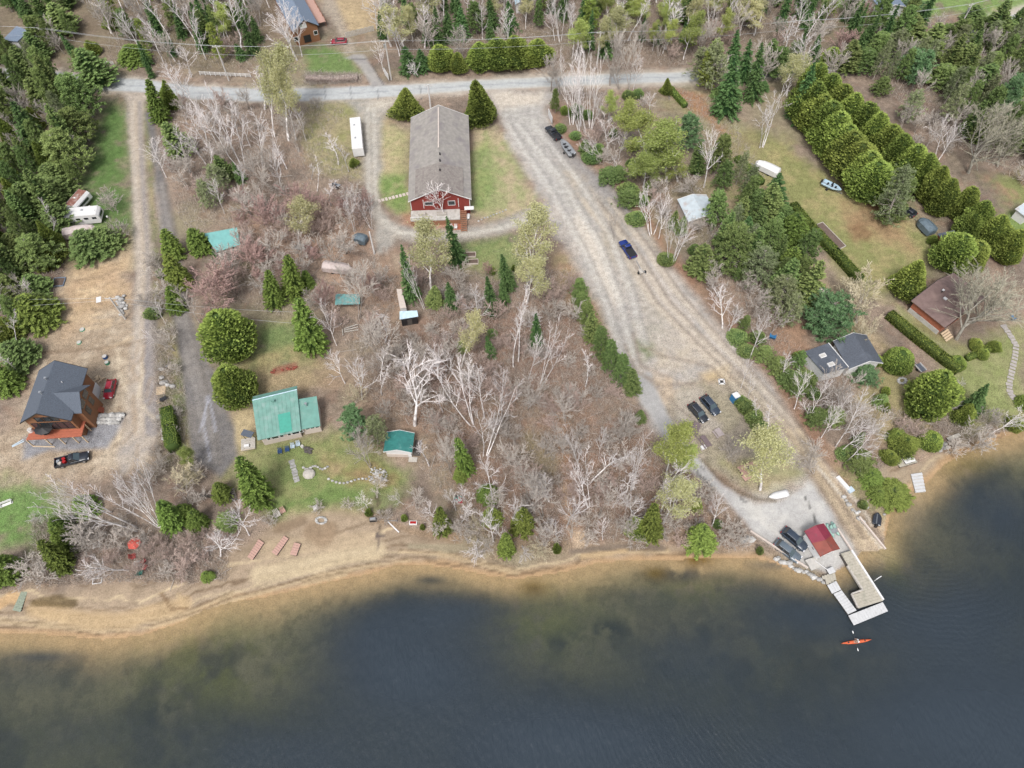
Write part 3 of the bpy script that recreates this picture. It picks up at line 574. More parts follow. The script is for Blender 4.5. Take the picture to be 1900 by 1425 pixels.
def leaf_mat(name, dark, light, trans=.25, hvar=.03):
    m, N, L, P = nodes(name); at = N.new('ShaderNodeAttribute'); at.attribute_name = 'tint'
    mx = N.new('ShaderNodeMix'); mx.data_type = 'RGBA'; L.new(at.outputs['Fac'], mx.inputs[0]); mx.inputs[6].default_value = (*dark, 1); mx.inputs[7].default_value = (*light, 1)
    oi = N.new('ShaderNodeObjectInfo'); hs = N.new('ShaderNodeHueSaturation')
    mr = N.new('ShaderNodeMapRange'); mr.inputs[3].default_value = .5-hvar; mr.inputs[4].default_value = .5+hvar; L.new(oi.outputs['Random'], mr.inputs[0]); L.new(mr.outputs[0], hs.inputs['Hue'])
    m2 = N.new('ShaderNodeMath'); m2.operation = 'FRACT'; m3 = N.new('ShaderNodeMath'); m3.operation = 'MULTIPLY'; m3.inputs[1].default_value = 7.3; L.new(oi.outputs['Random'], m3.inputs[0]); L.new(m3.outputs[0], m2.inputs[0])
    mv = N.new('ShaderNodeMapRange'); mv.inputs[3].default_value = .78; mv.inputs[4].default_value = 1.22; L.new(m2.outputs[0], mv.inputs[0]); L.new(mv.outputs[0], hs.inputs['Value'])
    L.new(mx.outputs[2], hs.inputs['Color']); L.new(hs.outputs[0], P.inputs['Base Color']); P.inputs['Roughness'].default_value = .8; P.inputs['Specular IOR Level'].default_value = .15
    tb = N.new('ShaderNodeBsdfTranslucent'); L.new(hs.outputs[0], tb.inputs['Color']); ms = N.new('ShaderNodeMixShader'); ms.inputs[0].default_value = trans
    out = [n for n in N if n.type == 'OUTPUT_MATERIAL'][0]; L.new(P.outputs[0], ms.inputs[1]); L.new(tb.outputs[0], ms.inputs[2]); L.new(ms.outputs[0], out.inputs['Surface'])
    return m
M_BIRCH = bark_mat('birch_bark', (.80,.76,.74), (.42,.38,.36), 3); M_BTWIG = bark_mat('birch_branch', (.82,.77,.75), (.60,.54,.52))
M_BTIP = bark_mat('birch_twig', (.60,.54,.52), (.46,.41,.39)); M_GREY = bark_mat('grey_bark', (.40,.36,.32), (.26,.22,.20)); M_GTWIG = bark_mat('grey_twig', (.52,.47,.42), (.40,.35,.31))
M_UBARK = bark_mat('ash_bark', (.30,.28,.24), (.20,.18,.15)); M_UTWIG = bark_mat('ash_twig', (.40,.375,.29), (.30,.28,.21)); M_RBARK = bark_mat('brown_bark', (.36,.29,.26), (.24,.18,.15)); M_RTWIG = bark_mat('reddish_twig', (.50,.395,.345), (.38,.28,.235))
M_TTWIG = bark_mat('tan_twig', (.60,.53,.38), (.46,.40,.28)); M_REDT = bark_mat('red_bud_twig', (.44,.30,.27), (.34,.23,.20))
M_CBARK = bark_mat('conifer_bark', (.14,.10,.08), (.08,.06,.05))
M_CEDAR = leaf_mat('cedar_scale_leaf', (.050,.082,.022), (.33,.40,.095), .22, .012)
M_FEATH = leaf_mat('feathery_cedar_leaf', (.044,.078,.022), (.26,.34,.080), .18, .02); M_SPRUCE = leaf_mat('spruce_needle', (.034,.078,.028), (.14,.235,.08), .1, .012)
M_PINE = leaf_mat('pine_needle', (.06,.10,.034), (.25,.33,.11), .15, .02)
M_BLUEP = leaf_mat('blue_green_needle', (.05,.11,.05), (.20,.33,.15), .12, .01)
M_OLIVE = leaf_mat('olive_needle', (.10,.125,.06), (.31,.35,.18), .15, .015)
M_LEAF = leaf_mat('young_yellow_green_leaf', (.27,.33,.09), (.47,.52,.18), .35, .012)
M_LEAFP = leaf_mat('pale_catkin', (.40,.39,.19), (.60,.58,.33), .35, .01)
MESH = {}
def bare(key, seed, H, spread, bark, twig, leaf=None, nleaf=0, tww=.03, tip_mat=None, **kw):
    if bark is M_BIRCH: tip_mat = M_BTIP
    rs = np.random.RandomState(seed); t, b, tc_, td = skeleton(rs, H, spread, **kw)
    v, f = tubes_np(t, 6); trunk = fast_mesh('trunk', v, quad2tri(f), [bark], True)
    parts = [];
    if len(b): v, f = tubes_np(b, 3); parts.append((v, quad2tri(f)))
    parts.append(tris_np(tc_, td, np.full(len(tc_), tww), rs)); v, f = merge(parts)
    me_ = fast_mesh('branches', v, f, [twig, tip_mat or twig]); mi = np.zeros(len(f), np.int32); mi[-len(tc_):] = 1; me_.polygons.foreach_set('material_index', mi); out = [('trunk', trunk), ('branches', me_)]
    if leaf:
        i = rs.randint(0, len(tc_), nleaf); c = tc_[i]+td[i]*rs.uniform(.2, 1.1, nleaf)[:,None]+rs.normal(size=(nleaf,3))*.30
        v2, f2 = tris_np(c, unit(rs.normal(size=(nleaf,3)))*rs.uniform(.12,.24,nleaf)[:,None], rs.uniform(.11,.2,nleaf), rs)
        me = fast_mesh('foliage', v2, f2, [leaf]); set_tint(me, np.repeat(rs.uniform(0,1,nleaf), 3)); out.append(('foliage', me))
    allv = np.concatenate([tc_, tc_+td]); w0 = 2*np.percentile(np.hypot(allv[:,0]-allv[:,0].mean(), allv[:,1]-allv[:,1].mean()), 93)
    MESH.setdefault(key, []).append((out, np.percentile(allv[:,2], 99.5), w0))
for s in range(5): bare('B', 10+s, 15, 5.2, M_BIRCH, M_BTWIG, limbs=12, br=8, tw=9, tww=.034, rad=.175, up=.62, start=.28)
for s in range(4): bare('M', 20+s, 14, 3.8, M_BIRCH, M_BTWIG, stems=3+s % 2, limbs=9, br=7, tw=8, tww=.034, rad=.155, up=.7)   # several stems
for s in range(3): bare('T', 30+s, 17, 2.6, M_BIRCH, M_BTWIG, limbs=13, br=6, tw=8, tww=.04, rad=.17, start=.45, up=.7)        # tall, thin
for s in range(4): bare('G', 40+s, 10, 4.2, M_GREY, M_GTWIG, stems=2+s % 2, limbs=12, br=9, tw=18, tww=.045, rad=.17, up=.55)
for s in range(3): bare('U', 50+s, 13, 6.0, M_UBARK, M_UTWIG, limbs=18, br=11, tw=18, tww=.042, rad=.22, start=.18, up=.6)       # broad grey crown
for s in range(4): bare('R', 60+s, 6, 2.8, M_RBARK, M_RTWIG, stems=6, limbs=9, br=7, tw=15, tww=.045, rad=.07, start=.12, up=.5)
for s in range(3): bare('K', 70+s, 4.2, 2.4, M_GREY, M_GTWIG, stems=6, limbs=9, br=7, tw=15, tww=.042, rad=.06, start=.1, up=.4)
bare('D', 80, 7, 3.4, M_RBARK, M_REDT, stems=4, limbs=11, br=9, tw=20, tww=.05, rad=.1, start=.2, up=.6)
bare('D', 81, 7, 3.4, M_RBARK, M_REDT, stems=4, limbs=11, br=9, tw=20, tww=.05, rad=.1, start=.2, up=.6)
for s in range(2): bare('A', 84+s, 9, 3.6, M_GREY, M_TTWIG, stems=3, limbs=12, br=9, tw=20, tww=.055, rad=.12, start=.15, up=.5)
for s in range(3): bare('Y', 90+s, 13, 3.6, M_BIRCH, M_BTWIG, M_LEAF, 9000, limbs=13, br=7, tw=8, tww=.026, rad=.15, up=.65)
for s in range(3): bare('L', 95+s, 13, 3.8, M_BIRCH, M_BTWIG, M_LEAFP, 6500, limbs=13, br=7, tw=8, tww=.026, rad=.17, up=.65)  # pale yellow catkins
def lump(rs, k=14):
    a = rs.uniform(0, 6.28, k); z = rs.uniform(0, 1, k); s = rs.uniform(.2, .45, k); h = rs.uniform(-.16, .30, k)
    def f(th, t):
        r = np.zeros_like(th)
        for i in range(k):
            dth = np.abs((th-a[i]+math.pi) % (2*math.pi)-math.pi); r += h[i]*np.exp(-((dth/s[i]/1.6)**2+((t-z[i])/s[i]*2.2)**2))
        return r
    return f
def cedar(key, seed, H, Rr, prof, leaf, n, tuft=.42, upw=.9, inner=.72, lumps=26, rough=.24):
    rs = np.random.RandomState(seed); lf = lump(rs, lumps)
    t = rs.uniform(0, 1, n*3); keep = rs.uniform(0, 1, n*3) < prof(t)+.1; t = t[keep][:n]; m = len(t); th = rs.uniform(0, 6.28, m)
    r = Rr*prof(t)*(1+lf(th, t))*(1+rough*rs.uniform(-1, .55, m))
    c = np.stack([r*np.cos(th), r*np.sin(th), t*H], 1)
    slope = 1.0; d = unit(np.stack([np.cos(th), np.sin(th), np.full(m, upw)], 1)+rs.normal(size=(m,3))*.38)*(tuft*rs.uniform(.55,1.25,m))[:,None]
    v, f = tris_np(c-d*.35, d, tuft*rs.uniform(.55,1,m), rs)
    tint = np.clip(.42+.5*(r/(Rr*prof(t)*(1+lf(th, t))+.01)-.92)/.3+rs.normal(size=m)*.22+.42*(t-.5), 0, 1)  # tint rises with height: light on the crown top put into the leaf colour
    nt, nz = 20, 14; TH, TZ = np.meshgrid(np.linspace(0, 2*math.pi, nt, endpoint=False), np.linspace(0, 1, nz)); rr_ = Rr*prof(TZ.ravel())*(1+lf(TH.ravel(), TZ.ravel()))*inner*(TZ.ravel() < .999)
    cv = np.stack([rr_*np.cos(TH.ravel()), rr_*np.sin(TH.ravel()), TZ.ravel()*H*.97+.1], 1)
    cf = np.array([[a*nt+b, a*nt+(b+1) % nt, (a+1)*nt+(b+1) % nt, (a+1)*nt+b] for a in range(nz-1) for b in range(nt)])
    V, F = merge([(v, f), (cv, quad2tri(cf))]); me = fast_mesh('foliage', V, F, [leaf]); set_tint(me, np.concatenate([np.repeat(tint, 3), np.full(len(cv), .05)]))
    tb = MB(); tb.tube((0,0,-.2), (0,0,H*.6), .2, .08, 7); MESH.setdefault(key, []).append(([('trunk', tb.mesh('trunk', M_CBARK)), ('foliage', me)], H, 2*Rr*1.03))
egg = lambda t: np.clip((t+.05)*3.4, 0, 1)**.6*np.clip(1.02-t, 0, 1)**.46*1.10
cone = lambda t: np.clip(np.minimum((t+.03)*7, 1), 0, 1)*np.clip(1.03-t, 0, 1)**.75
dome = lambda t: np.sqrt(np.clip(1-(t*.98)**2.6, 0, 1))*np.clip(.7+t*2, 0, 1)
ball = lambda t: np.sqrt(np.clip(1-((t-.45)/.56)**2, 0, 1))
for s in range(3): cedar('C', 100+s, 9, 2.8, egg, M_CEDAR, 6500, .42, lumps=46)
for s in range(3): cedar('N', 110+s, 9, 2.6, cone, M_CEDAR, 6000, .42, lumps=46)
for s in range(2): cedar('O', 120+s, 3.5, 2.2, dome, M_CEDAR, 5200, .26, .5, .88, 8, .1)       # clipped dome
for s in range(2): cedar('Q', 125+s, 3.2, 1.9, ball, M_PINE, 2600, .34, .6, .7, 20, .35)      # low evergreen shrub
def spruce(key, seed, H, Rr, leaf, droop=.25, pw=.85, dens=1.0, step=.42):
    rs = np.random.RandomState(seed); C = []; D = []; T = []; br = []
    z = H*.05
    while z < H*.985:
        t = z/H; L0 = Rr*(1-t)**pw+.12; n = max(4, int((5+5*(1-t))*dens))
        for k in range(n):
            az = rs.uniform(0, 6.28); L = L0*rs.uniform(.7, 1.12); o = np.array([math.cos(az), math.sin(az), 0]); p0 = np.array([0,0,z+rs.uniform(-.15,.15)])
            m = max(3, int(L/.17)); u = np.linspace(.15, 1, m); P = p0+o*L*u[:,None]; P[:,2] += .18*L*u-droop*L*u**2*1.3
            sd_v = np.array([-o[1], o[0], 0])
            for s_ in (-1, 1):
                d = unit(o*.8+sd_v*s_*.8+rs.normal(size=(m,3))*.2+np.array([0,0,.05]))*((.5*(1-u*.45)+.12)*min(1, L0/1.2+.35))[:,None]
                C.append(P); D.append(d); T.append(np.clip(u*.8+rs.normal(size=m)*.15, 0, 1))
            br.append(np.concatenate([p0, P[-1], [.035, .01]]))
        z += step*rs.uniform(.8, 1.2)
    C = np.concatenate(C); D = np.concatenate(D); T = np.concatenate(T); v, f = tris_np(C, D, .26, rs)
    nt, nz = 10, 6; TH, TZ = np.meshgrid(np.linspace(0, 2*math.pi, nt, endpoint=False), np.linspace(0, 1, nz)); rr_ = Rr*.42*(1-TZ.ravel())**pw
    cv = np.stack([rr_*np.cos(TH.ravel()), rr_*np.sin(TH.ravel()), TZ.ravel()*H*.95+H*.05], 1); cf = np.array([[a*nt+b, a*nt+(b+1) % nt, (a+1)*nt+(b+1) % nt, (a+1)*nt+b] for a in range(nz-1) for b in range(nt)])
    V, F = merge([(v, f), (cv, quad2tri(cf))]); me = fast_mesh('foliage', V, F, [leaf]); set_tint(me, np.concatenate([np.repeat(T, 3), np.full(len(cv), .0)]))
    tr = [np.array([0,0,-.2,0,0,H*.96,.2,.03])]; v2, f2 = tubes_np(tr, 7); v3, f3 = tubes_np(br, 3); V2, F2 = merge([(v2, quad2tri(f2)), (v3, quad2tri(f3))])
    MESH.setdefault(key, []).append(([('trunk', fast_mesh('trunk', V2, F2, [M_CBARK])), ('foliage', me)], H, 2*Rr))
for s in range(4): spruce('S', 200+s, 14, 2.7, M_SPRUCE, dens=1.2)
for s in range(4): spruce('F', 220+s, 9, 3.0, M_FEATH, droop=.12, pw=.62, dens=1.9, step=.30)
def pine(key, seed, H, Rr, leaf, nb=60, cl=5, sp=18, size=.5, shape=None, z0=.18, twig=None):
    rs = np.random.RandomState(seed); C = []; D = []; T = []; br = []
    shape = shape or (lambda t: np.clip(1.12-t, 0, 1)**.62*np.clip(.6+t*2, 0, 1))
    for k in range(nb):
        t = z0+(1-z0)*(k+rs.uniform(0,1))/nb; az = k*2.4+rs.uniform(-.5,.5); L = Rr*shape(t)*rs.uniform(.62, 1.12); o = np.array([math.cos(az), math.sin(az), 0])
        p0 = np.array([0,0,t*H*.93]); e = p0+o*L+np.array([0,0,L*rs.uniform(.05,.42)]); br.append(np.concatenate([p0, e, [.05, .015]]))
        for j in range(cl):
            u = 1-.62*j/cl; c = p0+(e-p0)*u+rs.normal(size=3)*np.array([.35,.35,.18])*(L/Rr+.25); m = sp
            d = unit(rs.normal(size=(m,3))+np.array([0,0,.55])+o*.35)*(size*rs.uniform(.6,1.15,m))[:,None]
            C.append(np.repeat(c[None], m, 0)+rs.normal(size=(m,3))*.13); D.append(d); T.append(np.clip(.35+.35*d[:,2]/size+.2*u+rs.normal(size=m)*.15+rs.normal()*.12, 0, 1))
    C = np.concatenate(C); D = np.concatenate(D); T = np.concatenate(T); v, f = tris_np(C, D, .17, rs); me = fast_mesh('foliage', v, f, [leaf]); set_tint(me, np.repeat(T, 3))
    v2, f2 = tubes_np([np.array([0,0,-.2,0,0,H*.95,.22,.04])], 7); v3, f3 = tubes_np(br, 3); V2, F2 = merge([(v2, quad2tri(f2)), (v3, quad2tri(f3))])
    MESH.setdefault(key, []).append(([('trunk', fast_mesh('trunk', V2, F2, [twig or M_GREY])), ('foliage', me)], H, 2*Rr))
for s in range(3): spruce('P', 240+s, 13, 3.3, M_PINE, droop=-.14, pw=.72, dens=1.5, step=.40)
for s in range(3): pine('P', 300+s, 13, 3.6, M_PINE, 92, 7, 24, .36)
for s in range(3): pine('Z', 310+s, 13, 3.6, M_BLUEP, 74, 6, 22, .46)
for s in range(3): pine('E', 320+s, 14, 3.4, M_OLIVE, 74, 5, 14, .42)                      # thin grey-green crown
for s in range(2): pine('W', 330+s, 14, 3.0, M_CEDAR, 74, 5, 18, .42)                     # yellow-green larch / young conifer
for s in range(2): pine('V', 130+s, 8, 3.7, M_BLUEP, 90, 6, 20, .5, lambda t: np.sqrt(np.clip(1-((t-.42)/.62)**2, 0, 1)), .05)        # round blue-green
KNAME = {'F':'cedar_tree','B':'birch_tree','M':'birch_tree','T':'birch_tree','G':'bare_tree','U':'bare_tree','R':'bare_shrub','K':'bare_shrub','D':'maple_tree','A':'budding_tree','Y':'poplar_tree','L':'budding_birch_tree','C':'cedar_tree','N':'cedar_tree','O':'clipped_cedar','Q':'evergreen_shrub','V':'pine_tree','S':'spruce_tree','P':'pine_tree','Z':'pine_tree','E':'pine_tree','W':'larch_tree'}
TREES = []; PROTO = {}
trng = random.Random(77)
def add_tree(k, x, y, z, h, w, lean=(0, 0), rec=True):
    i = trng.randrange(len(MESH[k])); parts, h0, w0 = MESH[k][i]
    sz = h/h0; sx = w/w0; root = bpy.data.objects.new(KNAME[k], None); COL.objects.link(root)
    M = Matrix.Identity(4); sh = Matrix.Identity(4); az = trng.uniform(0, 6.28)
    lx, ly = lean; L = math.hypot(lx, ly)
    rot = Matrix.Rotation(az, 4, 'Z')
    if L > .05: rot = Vector((0,0,1)).rotation_difference(Vector((lx, ly, h)).normalized()).to_matrix().to_4x4() @ rot; sz *= math.hypot(L, h)/h
    root.matrix_world = Matrix.Translation((x, y, z)) @ rot @ Matrix.Diagonal((sx, sx, sz, 1))
    for nm, me in parts:
        o = bpy.data.objects.new(nm, me); COL.objects.link(o); o.parent = root
    if rec: TREES.append([root, k, x, y, z, h, w])
    return root
HMAX = {'F':15,'B':19,'M':18,'T':22,'G':15,'U':18,'R':8,'K':6,'D':12,'A':12,'Y':20,'L':20,'C':15,'N':14,'O':4.5,'Q':5,'V':14,'S':22,'P':20,'Z':18,'E':20,'W':18}
HMIN = {'F':2.2,'B':7,'M':8,'T':9,'G':5,'U':8,'R':3,'K':2.0,'D':5,'A':4,'Y':7,'L':7,'C':2.2,'N':3,'O':2.0,'Q':1.4,'V':5,'S':3,'P':4,'Z':3.5,'E':6,'W':4}
def tree(k, bx, by, tx, ty, w):
    if k in 'CNPSZEWVOQF': by = by-.33*w
    B = GP(bx, by); d = np.array(ray(tx, ty)); dxy = d[:2]; r = np.array([B.x, B.y]); t = (r @ dxy)/(dxy @ dxy+1e-9)
    if dxy @ dxy < .02: t = (CAM_H-(HMIN[k]+HMAX[k])/2)/-d[2]
    h = CAM_H+d[2]*t-B.z
    hc = min(max(h, HMIN[k]), HMAX[k])
    if hc != h: t = (CAM_H-hc-B.z)/-d[2]
    lean = dxy*t-r; lm = np.hypot(*lean); mx = (.75 if k in 'BMTGUAYL' else .12)*hc
    if lm > mx: lean = lean*mx/lm
    mid = Vector((B.x+lean[0]*.6, B.y+lean[1]*.6, hc*.6)); depth = mid.y*_s-(mid.z-CAM_H)*_c
    wm_ = w*depth/FPX
    wm_ = max(wm_, .16*hc)
    return add_tree(k, B.x, B.y, B.z-.05, hc, wm_, tuple(lean))
